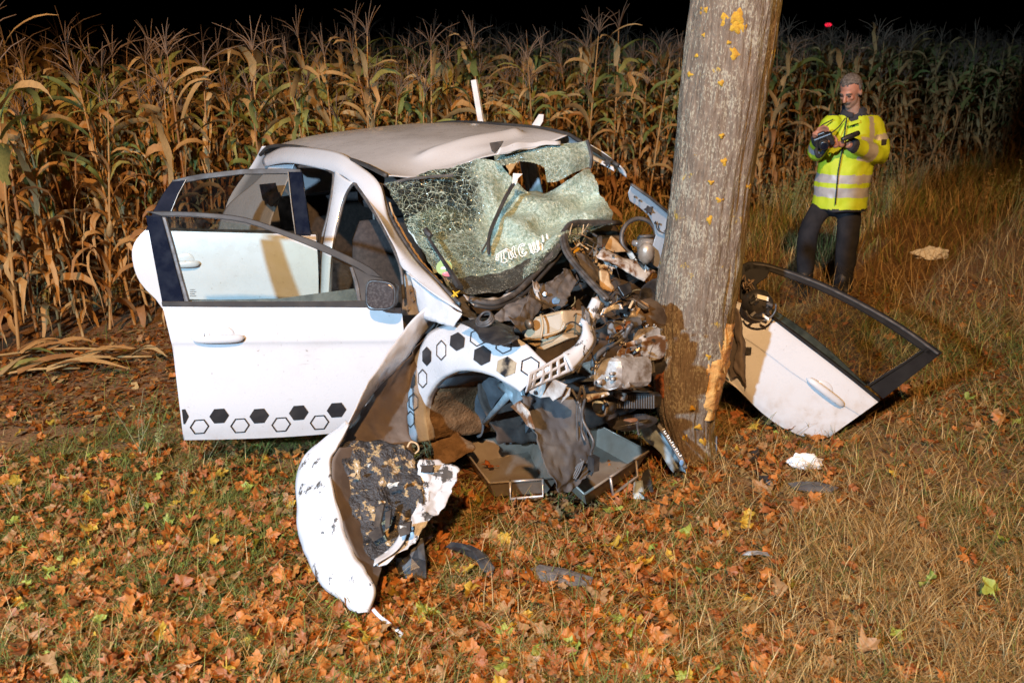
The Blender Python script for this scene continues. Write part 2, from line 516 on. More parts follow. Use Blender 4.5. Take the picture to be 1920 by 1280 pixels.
def cracked():
    """shattered laminated glass: a web of milky fractures, denser where attribute 'milk' is high"""
    m, n, l = nt('cracked_glass')
    out = n['Material Output']
    n.remove(n['Principled BSDF'])
    c = coord(n)
    wob = tex_noise(n, l, c, 9.0, 3)
    add = n.new('ShaderNodeVectorMath'); add.operation = 'MULTIPLY_ADD'
    l.new(wob.outputs['Color'], add.inputs[0]); add.inputs[1].default_value = (0.03, 0.03, 0.03); l.new(c, add.inputs[2])
    def edges(scale, w, vec):
        v = n.new('ShaderNodeTexVoronoi'); v.feature = 'DISTANCE_TO_EDGE'
        v.inputs['Scale'].default_value = scale
        l.new(vec, v.inputs['Vector'])
        return ramp(n, l, v.outputs['Distance'], [(0.0, 1), (w, 0)])
    # long straight cracks: stretched cells; short ones: fine cells
    mp = n.new('ShaderNodeMapping'); mp.inputs['Rotation'].default_value = (0.5, 0.7, 0.4); mp.inputs['Scale'].default_value = (1, 4.2, 1.4)
    l.new(add.outputs[0], mp.inputs[0])
    mp2 = n.new('ShaderNodeMapping'); mp2.inputs['Rotation'].default_value = (-0.4, 0.3, -0.7); mp2.inputs['Scale'].default_value = (3.6, 1, 1.5)
    l.new(add.outputs[0], mp2.inputs[0])
    e1, e2 = edges(7, 0.030, mp.outputs[0]), edges(8, 0.030, mp2.outputs[0])
    e3 = edges(38, 0.13, c)
    e4 = edges(95, 0.2, c)
    at = n.new('ShaderNodeAttribute'); at.attribute_name = 'milk'
    milk = at.outputs['Fac']
    cloud = tex_noise(n, l, c, 7.0, 5, 0.7)
    milkc = math_(n, l, 'ADD', milk, math_(n, l, 'MULTIPLY', math_(n, l, 'SUBTRACT', cloud.outputs[0], 0.5), 0.9))
    big = math_(n, l, 'MAXIMUM', e1, e2)
    fine = math_(n, l, 'MULTIPLY', math_(n, l, 'MAXIMUM', e3, math_(n, l, 'MULTIPLY', e4, 0.7)), ramp(n, l, milkc, [(0.15, 0.02), (0.6, 0.9)]))
    haze = ramp(n, l, milkc, [(0.3, 0.02), (0.75, 0.58), (1.0, 0.9)])
    f = math_(n, l, 'MAXIMUM', math_(n, l, 'MAXIMUM', math_(n, l, 'MULTIPLY', big, 0.9), fine), haze)
    tr = n.new('ShaderNodeBsdfTransparent'); tr.inputs[0].default_value = (0.62, 0.74, 0.64, 1)
    gl = n.new('ShaderNodeBsdfGlossy'); gl.inputs[1].default_value = 0.12; gl.inputs[0].default_value = (0.9, 0.95, 0.9, 1)
    fr = n.new('ShaderNodeFresnel'); fr.inputs[0].default_value = 1.5
    bmpn = bump(n, l, math_(n, l, 'ADD', e3, e4), 0.7, 0.004)
    l.new(bmpn, gl.inputs['Normal']); l.new(bmpn, fr.inputs['Normal'])
    clear = n.new('ShaderNodeMixShader'); l.new(fr.outputs[0], clear.inputs[0]); l.new(tr.outputs[0], clear.inputs[1]); l.new(gl.outputs[0], clear.inputs[2])
    df = n.new('ShaderNodeBsdfPrincipled')
    l.new(mixc(n, l, ramp(n, l, tex_noise(n, l, c, 55, 4).outputs[0], [(0.35, 0), (0.65, 1)]), (0.24, 0.33, 0.25), (0.62, 0.72, 0.60)), df.inputs['Base Color'])
    df.inputs['Roughness'].default_value = 0.3
    l.new(bmpn, df.inputs['Normal'])
    mx = n.new('ShaderNodeMixShader'); l.new(f, mx.inputs[0]); l.new(clear.outputs[0], mx.inputs[1]); l.new(df.outputs[0], mx.inputs[2])
    l.new(mx.outputs[0], out.inputs[0])
    M['cracked'] = m
cracked()

def attr_mat(name, trans=0.0, nscale=40, namp=0.5):
    """plant matter: colour from each piece's own 'col' attribute with mottling"""
    m, n, l = nt(name)
    n.remove(n['Principled BSDF'])
    at = n.new('ShaderNodeAttribute'); at.attribute_name = 'col'
    t = tex_noise(n, l, coord(n), nscale, 2)
    h = n.new('ShaderNodeHueSaturation')
    l.new(at.outputs['Color'], h.inputs['Color'])
    l.new(ramp(n, l, t.outputs[0], [(0.3, 1 - namp), (0.7, 1.0)]), h.inputs['Value'])
    d = n.new('ShaderNodeBsdfDiffuse'); l.new(h.outputs[0], d.inputs[0])
    tl = n.new('ShaderNodeBsdfTranslucent'); l.new(h.outputs[0], tl.inputs[0])
    mx = n.new('ShaderNodeMixShader'); mx.inputs[0].default_value = trans
    l.new(d.outputs[0], mx.inputs[1]); l.new(tl.outputs[0], mx.inputs[2])
    l.new(mx.outputs[0], n['Material Output'].inputs[0])
    M[name] = m
attr_mat('grass', 0.15, 20, 0.35)
attr_mat('litter', 0.15, 60, 0.45)

def corn_leaf(name, c1, c2, c3):
    m, n, l = nt(name)
    p = n['Principled BSDF']
    p.inputs['Roughness'].default_value = 0.62
    p.inputs['Specular IOR Level'].default_value = 0.3
    oi = n.new('ShaderNodeObjectInfo')
    g = coord(n, 'Object')
    t = tex_noise(n, l, g, 9.0, 5, 0.65)
    mp = n.new('ShaderNodeMapping'); mp.inputs['Scale'].default_value = (60, 60, 2)
    l.new(g, mp.inputs[0])
    st = tex_noise(n, l, mp.outputs[0], 1.5, 2)
    f = math_(n, l, 'ADD', math_(n, l, 'MULTIPLY', oi.outputs['Random'], 0.6), math_(n, l, 'MULTIPLY', t.outputs[0], 0.5))
    c = ramp(n, l, f, [(0.15, c1), (0.5, c2), (0.9, c3)])
    c = mixc(n, l, ramp(n, l, st.outputs[0], [(0.4, 0), (0.7, 0.45)]), c, tuple(x * 0.45 for x in c2))
    l.new(c, p.inputs['Base Color'])
    tl = n.new('ShaderNodeBsdfTranslucent'); l.new(c, tl.inputs[0])
    mx = n.new('ShaderNodeMixShader'); mx.inputs[0].default_value = 0.2
    l.new(p.outputs[0], mx.inputs[1]); l.new(tl.outputs[0], mx.inputs[2])
    l.new(mx.outputs[0], n['Material Output'].inputs[0])
    M[name] = m
corn_leaf('corn_dry', (0.44, 0.25, 0.085), (0.50, 0.29, 0.11), (0.24, 0.10, 0.035))
corn_leaf('corn_pale', (0.54, 0.40, 0.20), (0.46, 0.29, 0.115), (0.30, 0.19, 0.07))
corn_leaf('corn_green', (0.10, 0.15, 0.04), (0.20, 0.23, 0.065), (0.34, 0.30, 0.09))
pmat('navy_matte', (0.006, 0.008, 0.016), 0.7, spec=0.06, col2=(0.012, 0.014, 0.024), scale=12)
corn_leaf('corn_tassel', (0.20, 0.14, 0.10), (0.25, 0.17, 0.11), (0.15, 0.10, 0.07))
pmat('decal_torn', (0.02, 0.02, 0.022), 0.35, metal=0.3, col2=(0.45, 0.36, 0.24), scale=11, lo=0.45, hi=0.6)

# ------------------------------------------------------------ ground
def corn_edge(x): return 6.55 + 0.83 * (x + 3.6)
def gh(x, y):
    n1 = noise.noise(Vector((x * 0.9, y * 0.9, 3.1))) * 0.02 + noise.noise(Vector((x * 3.3, y * 3.3, 8.1))) * 0.012
    return n1 - 0.012
def axis_vals():
    xs = list(np.arange(-7, 10.01, 0.10))
    a = 10.0
    st = 0.3
    while a < 420:
        a += st; st *= 1.35; xs.append(a)
    a, st = -7.0, 0.3
    while a > -420:
        a -= st; st *= 1.35; xs.insert(0, a)
    ys = list(np.arange(1.0, 12.01, 0.10))
    a, st = 12.0, 0.3
    while a < 700:
        a += st; st *= 1.35; ys.append(a)
    a, st = 1.0, 0.3
    while a > -60:
        a -= st; st *= 1.35; ys.insert(0, a)
    return xs, ys
def ground_mat():
    m, n, l = nt('ground_soil')
    p = n['Principled BSDF']
    p.inputs['Roughness'].default_value = 0.95
    p.inputs['Specular IOR Level'].default_value = 0.15
    c = coord(n)
    t1 = tex_noise(n, l, c, 2.2, 6, 0.7)
    t2 = tex_noise(n, l, c, 45, 5, 0.7)
    a = mixc(n, l, ramp(n, l, t1.outputs[0], [(0.35, 0), (0.65, 1)]), (0.12, 0.062, 0.032), (0.21, 0.11, 0.055))
    b = mixc(n, l, ramp(n, l, t2.outputs[0], [(0.4, 0), (0.65, 1)]), a, (0.28, 0.165, 0.08))
    l.new(b, p.inputs['Base Color'])
    l.new(bump(n, l, t2.outputs[0], 1.0, 0.02), p.inputs['Normal'])
    M['ground'] = m
ground_mat()
def build_ground():
    xs, ys = axis_vals()
    nx = len(xs)
    V = [(x, y, gh(x, y) if (-8 < x < 11 and 0 < y < 13) else -0.012) for y in ys for x in xs]
    F = [(j * nx + i, j * nx + i + 1, (j + 1) * nx + i + 1, (j + 1) * nx + i) for j in range(len(ys) - 1) for i in range(nx - 1)]
    o = mk('ground', V, F, M['ground'], smooth=True)
    tag(o, 'dark brown soil of the field margin under grass and leaves', 'ground', kind='structure')
build_ground()

def smooth01(a, b, x):
    t = min(1, max(0, (x - a) / (b - a)))
    return t * t * (3 - 2 * t)
def soil_amount(x, y):
    """bare soil strip between corn and verge, left of and under the car"""
    e = corn_edge(x)
    s = smooth01(e - 2.9, e - 2.3, y) * (1 - smooth01(-0.4, 0.6, x))
    s = max(s, smooth01(4.4, 4.6, y) * (1 - smooth01(7.0, 8.0, y)) * smooth01(-1.2, -.8, x) * (1 - smooth01(0.4, 0.7, x)))
    return s
def dryness(x, y):
    d = 0.62 + 0.42 * noise.noise(Vector((x * 0.7, y * 0.7, 1.5))) + 0.25 * noise.noise(Vector((x * 2.3, y * 2.3, 5.5)))
    d += 0.22 * smooth01(0.2, 1.2, x) - 0.40 * smooth01(-0.1, -1.1, x)
    d -= 0.45 * smooth01(1.9, 2.5, x) * smooth01(4.2, 4.9, y) * (1 - smooth01(6.2, 7.2, y))
    return min(1, max(0, d))

def mesh_np(name, V, F_list, mat, col=None):
    """V (n,3); F_list of (k,3)/(k,4) arrays"""
    me = bpy.data.meshes.new(name)
    me.vertices.add(len(V))
    me.vertices.foreach_set('co', V.astype(np.float32).ravel())
    loops = np.concatenate([f.ravel() for f in F_list]).astype(np.int32)
    tot = np.concatenate([np.full(len(f), f.shape[1], np.int32) for f in F_list])
    start = np.concatenate([[0], np.cumsum(tot)[:-1]]).astype(np.int32)
    me.loops.add(len(loops))
    me.loops.foreach_set('vertex_index', loops)
    me.polygons.add(len(tot))
    me.polygons.foreach_set('loop_start', start)
    me.polygons.foreach_set('loop_total', tot)
    for m in (mat if isinstance(mat, (list, tuple)) else [mat]): me.materials.append(m)
    if col is not None:
        a = me.color_attributes.new('col', 'FLOAT_COLOR', 'POINT')
        c4 = np.ones((len(V), 4), np.float32); c4[:, :3] = col
        a.data.foreach_set('color', c4.ravel())
    me.update(calc_edges=True)
    me.validate()
    return me

def blades(name, pos, L, az, lean, width, curl, col, mat='grass'):
    """pos (n,3); one bent tapering blade each"""
    n = len(pos)
    T = np.array([0, 0.34, 0.68, 1.0])
    d = np.stack([np.cos(az), np.sin(az), np.zeros(n)], 1)
    side = np.stack([-np.sin(az), np.cos(az), np.zeros(n)], 1)
    wig = RNG.normal(0, 0.10, n)[:, None]
    lev = []
    for t in T:
        h = L * t * np.cos(lean + curl * t)
        s = L * t * np.sin(lean + curl * t)
        lev.append(pos + d * s[:, None] + side * (wig * (t * t) * L[:, None]) + np.stack([0 * h, 0 * h, np.maximum(h, 0.004 * t)], 1))
    V = []
    for k, w in ((0, 1.0), (1, 0.9), (2, 0.55)):
        V.append(lev[k] - side * (width * w / 2)[:, None])
        V.append(lev[k] + side * (width * w / 2)[:, None])
    V.append(lev[3])
    V = np.stack(V, 1).reshape(-1, 3)
    b = (np.arange(n) * 7)[:, None]
    Q = np.concatenate([b + np.array([[0, 1, 3, 2]]), b + np.array([[2, 3, 5, 4]])])
    Tt = b + np.array([[4, 5, 6]])
    C = np.repeat(col, 7, 0)
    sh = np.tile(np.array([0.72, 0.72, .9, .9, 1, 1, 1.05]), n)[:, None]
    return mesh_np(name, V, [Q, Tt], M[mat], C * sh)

DRY = np.array([[0.54, 0.36, 0.14], [0.44, 0.27, 0.10], [0.60, 0.44, 0.21], [0.34, 0.19, 0.075], [0.48, 0.34, 0.11]])
GRN = np.array([[0.15, 0.19, 0.045], [0.20, 0.22, 0.055], [0.27, 0.27, 0.075], [0.11, 0.16, 0.045]])
TRAYS = [[(p.x, p.y) for p in (PZ(x, y, .115) for x, y in q)] for q in (((918, 905), (1046, 896), (1000, 806), (864, 834)), ((1096, 926), (1216, 846), (1120, 795), (1020, 856)))]
def in_tray(x, y):
    for P in TRAYS:
        c = False
        for (x0, y0), (x1, y1) in zip(P, P[1:] + P[:1]):
            if (y0 > y) != (y1 > y) and x < (x1 - x0) * (y - y0) / (y1 - y0) + x0: c = not c
        if c: return True
    return False
def grass_stuff():
    P, Ls, AZ, LN, W, CU, C = [], [], [], [], [], [], []
    def emit(n, y0, y1, kind):
        k = 0
        while k < n:
            py_t = random.random()
            y = y0 + (y1 - y0) * py_t
            x = (random.random() * 2 - 1) * (0.57 * y + 0.6)
            if y > corn_edge(x) + 0.1: k += 1; continue
            k += 1
            s = soil_amount(x, y)
            if random.random() < s * 0.88: continue
            tuft = noise.noise(Vector((x * 4.5, y * 4.5, 9.0)))
            if tuft < -0.12 and random.random() < 0.62: continue
            # less grass where the fallen leaves lie thick round the tree and the wreck
            if kind == 0 and -1.0 < x < 1.3 and 3.0 < y < 4.7 and random.random() < 0.6: continue
            if 3.6 < y < 5.2 and in_tray(x, y): continue
            dr = dryness(x, y)
            col = (DRY if random.random() < dr else GRN)[random.randrange(4)] * random.uniform(0.7, 1.2)
            tall = smooth01(5.0, 8.0, y) * smooth01(0.3, 1.5, x)
            if kind == 0:
                L = random.uniform(0.05, 0.15) * (1 + 0.5 * max(0, tuft)) * (1 + 1.3 * tall)
                ln = random.uniform(0.5, 1.45)
            else:
                L = random.uniform(0.12, 0.24) * (1 + 1.0 * tall)
                ln = random.uniform(0.3, 1.35) if y < 5.5 else random.uniform(0.1, 0.9)
            P.append((x, y, gh(x, y) - 0.004)); Ls.append(L); AZ.append(random.uniform(0, 6.283)); LN.append(ln)
            W.append(random.uniform(0.0022, 0.0042) * (1 + 0.09 * max(0, y - 3.5))); CU.append(random.uniform(0.1, 0.8)); C.append(col)
    emit(150000, 2.3, 4.2, 0)
    emit(90000, 4.2, 7.5, 0)
    emit(40000, 7.5, 16.0, 0)
    emit(22000, 2.3, 5.5, 1)
    emit(16000, 5.5, 16.0, 1)
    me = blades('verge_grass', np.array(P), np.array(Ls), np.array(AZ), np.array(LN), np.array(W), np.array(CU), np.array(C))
    o = bpy.data.objects.new('verge_grass', me); COL.objects.link(o)
    tag(o, 'mixed straw-coloured and green verge grass covering the ground', 'grass', kind='stuff')
grass_stuff()

# tall dry grass in the background on the right, in front of the corn
def tall_grass():
    P, Ls, AZ, LN, W, CU, C = [], [], [], [], [], [], []
    for _ in range(11000):
        x = random.uniform(0.6, 9.5)
        e = corn_edge(x)
        y = e - abs(random.gauss(0, 1.6)) + 0.2
        if y < 6.2: continue
        if (x - 2.75) ** 2 + (y - 8.4) ** 2 < 0.2: continue
        t = noise.noise(Vector((x * 1.3, y * 1.3, 2.0)))
        if t < -0.15: continue
        g = 0.45 + 0.5 * noise.noise(Vector((x * 0.8, y * 0.8, 22.0)))
        col = (GRN if random.random() < g else DRY)[random.randrange(4)] * random.uniform(1.15, 1.7)
        near = smooth01(2.6, 0.0, e - y)
        P.append((x, y, -0.01)); Ls.append(random.uniform(0.18, 0.42) * (0.75 + 0.75 * near) * (1 + 0.6 * max(0, t)))
        AZ.append(random.uniform(0, 6.28)); LN.append(random.uniform(0.0, 0.55)); W.append(random.uniform(0.004, 0.009)); CU.append(random.uniform(0.1, 0.7)); C.append(col)
    me = blades('tall_grass', np.array(P), np.array(Ls), np.array(AZ), np.array(LN), np.array(W), np.array(CU), np.array(C))
    o = bpy.data.objects.new('tall_grass', me); COL.objects.link(o)
    tag(o, 'tall tangled dry and green grass along the edge of the corn', 'grass', kind='stuff')
tall_grass()

# ------------------------------------------------------------ fallen leaves
def leaf_outline(rnd, lobes=5):
    """maple outline: five pointed lobes with side teeth; returns list of (x, y) with the stalk at -y"""
    pts = []
    notch = rnd.uniform(0.46, 0.70); cut = rnd.uniform(0.5, 1.1)
    base = [(-2.35, 0.55), (-1.2, 0.92), (0.0, 1.0), (1.2, 0.92), (2.35, 0.55)]
    for i, (a, r) in enumerate(base):
        r *= rnd.uniform(0.74, 1.12); a += rnd.uniform(-0.14, 0.14)
        if i in (0, 4): r *= cut
        for da, k in ((-0.40, 0.74), (-0.24, 0.76), (0.0, 1.0), (0.24, 0.76), (0.40, 0.74)):
            j_ = rnd.uniform(0.88, 1.08)
            pts.append((math.sin(a + da) * r * k * j_, math.cos(a + da) * r * k * j_))
        if i < 4:
            am = (a + base[i + 1][0]) / 2
            pts.append((math.sin(am) * notch, math.cos(am) * notch))
    pts.append((0.04, -0.28)); pts.append((0.03, -0.85)); pts.append((-0.03, -0.85)); pts.append((-0.04, -0.28))
    return pts
def leaf_mesh(seed):
    rnd = random.Random(seed)
    out = leaf_outline(rnd)
    cx, cy, fold = rnd.uniform(-0.8, 1.7), rnd.uniform(-0.6, 1.5), rnd.uniform(0.0, 1.5)
    def z(x, y):
        return 0.5 * cx * x * x + 0.45 * cy * y * y * (1 if y > 0 else -0.5) + fold * abs(x) * 0.35 + 0.55 * noise.noise(Vector((x * 2.6 + seed * 3.3, y * 2.2, seed)))
    V = [(0, 0.0, z(0, 0))]
    mid = [(x * 0.5, y * 0.5) for x, y in out]
    V += [(x, y, z(x, y)) for x, y in mid]
    V += [(x, y, z(x, y)) for x, y in out]
    n = len(out)
    F = [(0, 1 + i, 1 + (i + 1) % n) for i in range(n)]
    F += [(1 + i, 1 + n + i, 1 + n + (i + 1) % n, 1 + (i + 1) % n) for i in range(n)]
    return np.array(V), F
LEAFP = [leaf_mesh(s) for s in range(24)]
def leaf_mat(name, c1, c2, c3):
    m, n, l = nt(name)
    p = n['Principled BSDF']
    p.inputs['Roughness'].default_value = 0.55
    p.inputs['Specular IOR Level'].default_value = 0.35
    oi = n.new('ShaderNodeObjectInfo')
    g = coord(n)
    t = tex_noise(n, l, g, 2.2, 5, 0.7)
    f = math_(n, l, 'ADD', math_(n, l, 'MULTIPLY', oi.outputs['Random'], 0.55), math_(n, l, 'MULTIPLY', t.outputs[0], 0.55))
    c = ramp(n, l, f, [(0.15, c1), (0.5, c2), (0.9, c3)])
    l.new(c, p.inputs['Base Color'])
    w = n.new('ShaderNodeTexVoronoi'); w.feature = 'DISTANCE_TO_EDGE'; w.inputs['Scale'].default_value = 4.0; l.new(g, w.inputs['Vector'])
    l.new(bump(n, l, ramp(n, l, w.outputs['Distance'], [(0, 0), (0.12, 1)]), 0.35, 0.02), p.inputs['Normal'])
    tl = n.new('ShaderNodeBsdfTranslucent'); l.new(c, tl.inputs[0])
    mx = n.new('ShaderNodeMixShader'); mx.inputs[0].default_value = 0.18
    l.new(p.outputs[0], mx.inputs[1]); l.new(tl.outputs[0], mx.inputs[2])
    l.new(mx.outputs[0], n['Material Output'].inputs[0])
    M[name] = m
leaf_mat('leaf_orange', (0.34, 0.095, 0.016), (0.42, 0.15, 0.03), (0.27, 0.065, 0.012))
leaf_mat('leaf_brown', (0.23, 0.075, 0.022), (0.30, 0.10, 0.03), (0.15, 0.055, 0.025))
leaf_mat('leaf_tan', (0.36, 0.20, 0.08), (0.30, 0.155, 0.06), (0.40, 0.25, 0.11))
leaf_mat('leaf_yellow', (0.50, 0.33, 0.04), (0.45, 0.27, 0.03), (0.40, 0.34, 0.05))
leaf_mat('leaf_green', (0.20, 0.24, 0.035), (0.27, 0.30, 0.05), (0.16, 0.20, 0.03))
LEAFC = [('leaf_orange', 'curled orange maple leaf lying on the verge', 'orange fallen maple leaves', 0.40),
         ('leaf_brown', 'shrivelled dark brown maple leaf lying on the verge', 'dark brown fallen maple leaves', 0.40),
         ('leaf_tan', 'pale tan dry maple leaf lying on the verge', 'pale tan fallen maple leaves', 0.12),
         ('leaf_yellow', 'yellow maple leaf lying on the verge', 'yellow fallen maple leaves', 0.05),
         ('leaf_green', 'fresh green fallen maple leaf lying on the verge', 'green fallen maple leaves', 0.03)]
CARPTS = []
def leaf_density(px, py):
    d = 0.2
    d = max(d, 1.0 * smooth01(1650, 1150, px) * smooth01(830, 930, py))
    d = max(d, 0.8 * smooth01(1500, 1250, px) * smooth01(780, 850, py))
    if px > 1250 and py > 900: d *= 0.75 - 0.5 * smooth01(1300, 1750, px)
    if px > 1480 and py < 900: d = 0.12
    if 1380 < px < 1580 and 740 < py < 900: d = 0.75
    if px < 330 and py < 850: d = 0.10
    d *= 0.22 + 1.6 * max(0, 0.38 + noise.noise(Vector((px / 120, py / 75, 4.0))))
    return d
def fallen_leaves():
    random.seed(21)
    spots = []
    tries = 0
    while len(spots) < 4600 and tries < 160000:
        tries += 1
        px, py = random.uniform(-120, 2040), random.uniform(560, 1400)
        if random.random() > leaf_density(px, py): continue
        p = PZ(px, py, 0.0)
        if p.y > corn_edge(p.x) - 0.3: continue
        u, v = (p - CO).dot(CF), (p - CO).dot(CL)
        if -4 < u < 0.1 and -0.8 < v < 0.9: continue
        if in_tray(p.x, p.y): continue
        spots.append((p.y, p.x))
    spots.sort()
    size = lambda: random.choice((random.uniform(0.036, 0.066), random.uniform(0.02, 0.05)))
    me_cache = {}
    def mesh_for(k, c):
        if (k, c) not in me_cache:
            V, F = LEAFP[k]
            me = bpy.data.meshes.new('fallen_leaf')
            me.from_pydata(V.tolist(), [], F); me.materials.append(M[c])
            for q in me.polygons: q.use_smooth = True
            me_cache[(k, c)] = me
        return me_cache[(k, c)]
    VV, FF3, FF4, MI3, MI4, off = [], [], [], [], [], 0
    cidx = {c[0]: i for i, c in enumerate(LEAFC)}
    for i, (y, x) in enumerate(spots):
        r = random.random(); acc = 0
        for c in LEAFC:
            acc += c[3]
            if r <= acc: break
        k = random.randrange(24); s = size()
        if c[0] == 'leaf_brown': s *= 0.95
        rot = Matrix.Rotation(random.uniform(0, 6.28), 4, 'Z') @ Matrix.Rotation(random.gauss(0, 0.6), 4, 'X') @ Matrix.Rotation(random.gauss(0, 0.5), 4, 'Y')
        if random.random() < 0.35: rot = rot @ Matrix.Rotation(math.pi, 4, 'X')
        z = gh(x, y) + random.uniform(0.012, 0.05)
        Mx = Matrix.Translation((x, y, z)) @ rot @ Matrix.Diagonal((s, s, s * 0.8, 1))
        if i < 300:
            o = bpy.data.objects.new('fallen_leaf', mesh_for(k, c[0]))
            COL.objects.link(o)
            o.matrix_world = Mx
            tag(o, c[1], 'leaf', c[2])
        else:
            V, F = LEAFP[k]
            A = np.array(Mx)
            VV.append(V @ A[:3, :3].T + A[:3, 3])
            for f in F:
                if len(f) == 3: FF3.append([q + off for q in f]); MI3.append(cidx[c[0]])
                else: FF4.append([q + off for q in f]); MI4.append(cidx[c[0]])
            off += len(V)
    me = mesh_np('leaf_litter', np.concatenate(VV), [np.array(FF3), np.array(FF4)], [M[c[0]] for c in LEAFC])
    me.polygons.foreach_set('material_index', np.array(MI3 + MI4, np.int32))
    o = bpy.data.objects.new('leaf_litter', me); COL.objects.link(o)
    tag(o, 'scattered smaller autumn leaves farther back on the verge', 'leaves', kind='stuff')
fallen_leaves()
def litter_bits():
    """broken leaf crumbs, straw and twigs between the grass"""
    n = 42000
    P, C = [], []
    pal = np.array([[0.32, 0.10, 0.02], [0.22, 0.075, 0.022], [0.36, 0.20, 0.08], [0.14, 0.05, 0.022], [0.44, 0.30, 0.13], [0.36, 0.13, 0.028]])
    while len(P) < n:
        px, py = random.uniform(-100, 2020), random.uniform(520, 1380)
        if py > 800 and random.random() > leaf_density(px, py) + 0.12: continue
        p = PZ(px, py, 0.0)
        if p.y > corn_edge(p.x): continue
        P.append((p.x, p.y, gh(p.x, p.y) + random.uniform(0.004, 0.022)))
        C.append(pal[random.randrange(6)] * random.uniform(0.6, 1.15))
    P = np.array(P); C = np.array(C)
    az = RNG.uniform(0, 6.28, n); L = RNG.uniform(0.008, 0.034, n); asp = RNG.uniform(0.15, 1.0, n)
    d = np.stack([np.cos(az), np.sin(az), RNG.normal(0, 0.35, n)], 1) * L[:, None]
    s = np.stack([-np.sin(az), np.cos(az), RNG.normal(0, 0.35, n)], 1) * (L * asp)[:, None]
    V = np.stack([P - d, P - s * 0.9 + d * 0.1, P + d, P + s + d * 0.15], 1).reshape(-1, 3)
    Q = (np.arange(n) * 4)[:, None] + np.array([[0, 1, 2, 3]])
    me = mesh_np('leaf_crumbs', V, [Q], M['litter'], np.repeat(C, 4, 0))
    o = bpy.data.objects.new('leaf_crumbs', me); COL.objects.link(o)
    tag(o, 'crumbled leaf and straw debris strewn between the grass', 'debris', kind='stuff')
litter_bits()

# ------------------------------------------------------------ corn
def corn_proto(seed, lod=0):
    rnd = random.Random(seed * 77 + 5)
    H = rnd.uniform(1.78, 2.1)
    parts = []
    bend = Vector((rnd.uniform(-0.12, 0.12), rnd.uniform(-0.12, 0.12), 0))
    def axis(t): return Vector((bend.x * t * t, bend.y * t * t, H * t))
    mb = MB()
    mb.tube([axis(t) for t in ((0, 0.5, 1.0) if lod else (0, 0.25, 0.5, 0.75, 1.0))], [0.012, .009, .005] if lod else [0.013, .012, .010, .008, .005], n=4 if lod else 6, caps=False)
    parts.append(('stalk', mb, 'corn_pale' if rnd.random() < 0.5 else 'corn_dry'))
    az0 = rnd.uniform(0, 6.28)
    nl = rnd.randint(14, 17) if not lod else 12
    for k in range(nl):
        t = 0.06 + 0.90 * (k + rnd.uniform(-0.3, 0.3)) / nl
        az = az0 + (k % 2) * math.pi + rnd.gauss(0, 0.45)
        L = rnd.uniform(0.40, 0.82) * (1.0 - 0.9 * max(0, t - 0.6))
        w = rnd.uniform(0.016, 0.044)
        dryhang = t < rnd.uniform(0.50, 0.85)
        d = Vector((math.cos(az), math.sin(az), 0)); s = Vector((-math.sin(az), math.cos(az), 0))
        p = axis(t); el = rnd.uniform(0.75, 1.4)
        tw = rnd.uniform(-2.2, 2.2)
        seg = 5 if lod else 8
        A, B, Cc = [], [], []
        droop = rnd.uniform(4.2, 7.0) if dryhang else rnd.uniform(1.2, 3.6)
        for i in range(seg + 1):
            f = i / seg
            ww = w * min(1, 0.5 + 2.2 * f) * (1 - f ** 2.2) + 0.002
            sd = s * math.cos(tw * f) + Vector((0, 0, 1)) * math.sin(tw * f)
            crk = 0.014 * math.sin(f * 9 + seed + k) + rnd.gauss(0, 0.006)
            A.append(p - sd * ww + s * crk); B.append(p + sd * ww + s * crk)
            Cc.append(p + s * crk - (d * math.sin(el) - Vector((0, 0, math.cos(el)))) * -0.25 * ww)
            p = p + (d * math.cos(el) + Vector((0, 0, math.sin(el)))) * (L / seg)
            el = max(-1.5, el - droop / seg * (0.4 + 1.2 * f))
        mb = MB()
        if lod:
            mb.add([v for ab in zip(A, B) for v in ab], [(2 * i, 2 * i + 1, 2 * i + 3, 2 * i + 2) for i in range(seg)])
        else:
            mb.add([v for ab in zip(A, Cc, B) for v in ab], [q for i in range(seg) for q in ((3 * i, 3 * i + 1, 3 * i + 4, 3 * i + 3), (3 * i + 1, 3 * i + 2, 3 * i + 5, 3 * i + 4))])
        r = rnd.random()
        mt = 'corn_dry' if (dryhang and r < 0.70) else ('corn_pale' if r < 0.40 or r > 0.94 else ('corn_green' if t > 0.40 else 'corn_dry'))
        parts.append(('leaf', mb, mt))
    mb = MB()
    top = axis(1.0)
    for k in range(rnd.randint(5, 8) if not lod else 4):
        a = rnd.uniform(0, 6.28); L = rnd.uniform(0.16, 0.30); out = rnd.uniform(0.10, 0.6) if k else 0.05
        d = Vector((math.cos(a), math.sin(a), 0))
        pts = [top + Vector((0, 0, 0.05 * k / 8)) + d * (out * L * f * (1 + f)) + Vector((0, 0, L * (f - 0.35 * out * f * f * 2))) for f in (0, 0.33, 0.66, 1.0)]
        mb.tube(pts, [0.0035, 0.0045, 0.004, 0.002], n=3 if lod else 4, caps=False)
    parts.append(('tassel', mb, 'corn_tassel'))
    if not lod and seed % 5 < 3:
        t = rnd.uniform(0.42, 0.55); a = az0 + 1.2
        d = Vector((math.cos(a) * 0.6, math.sin(a) * 0.6, -0.6 if seed % 2 else 0.75))
        p = axis(t) + Vector((math.cos(a), math.sin(a), 0)) * 0.015
        mb = MB()
        mb.tube([p + d * f * 0.21 for f in (0, 0.2, 0.45, 0.75, 1.0)], [0.012, 0.027, 0.030, 0.022, 0.006], n=8)
        parts.append(('corn_cob', mb, 'corn_pale'))
    return parts
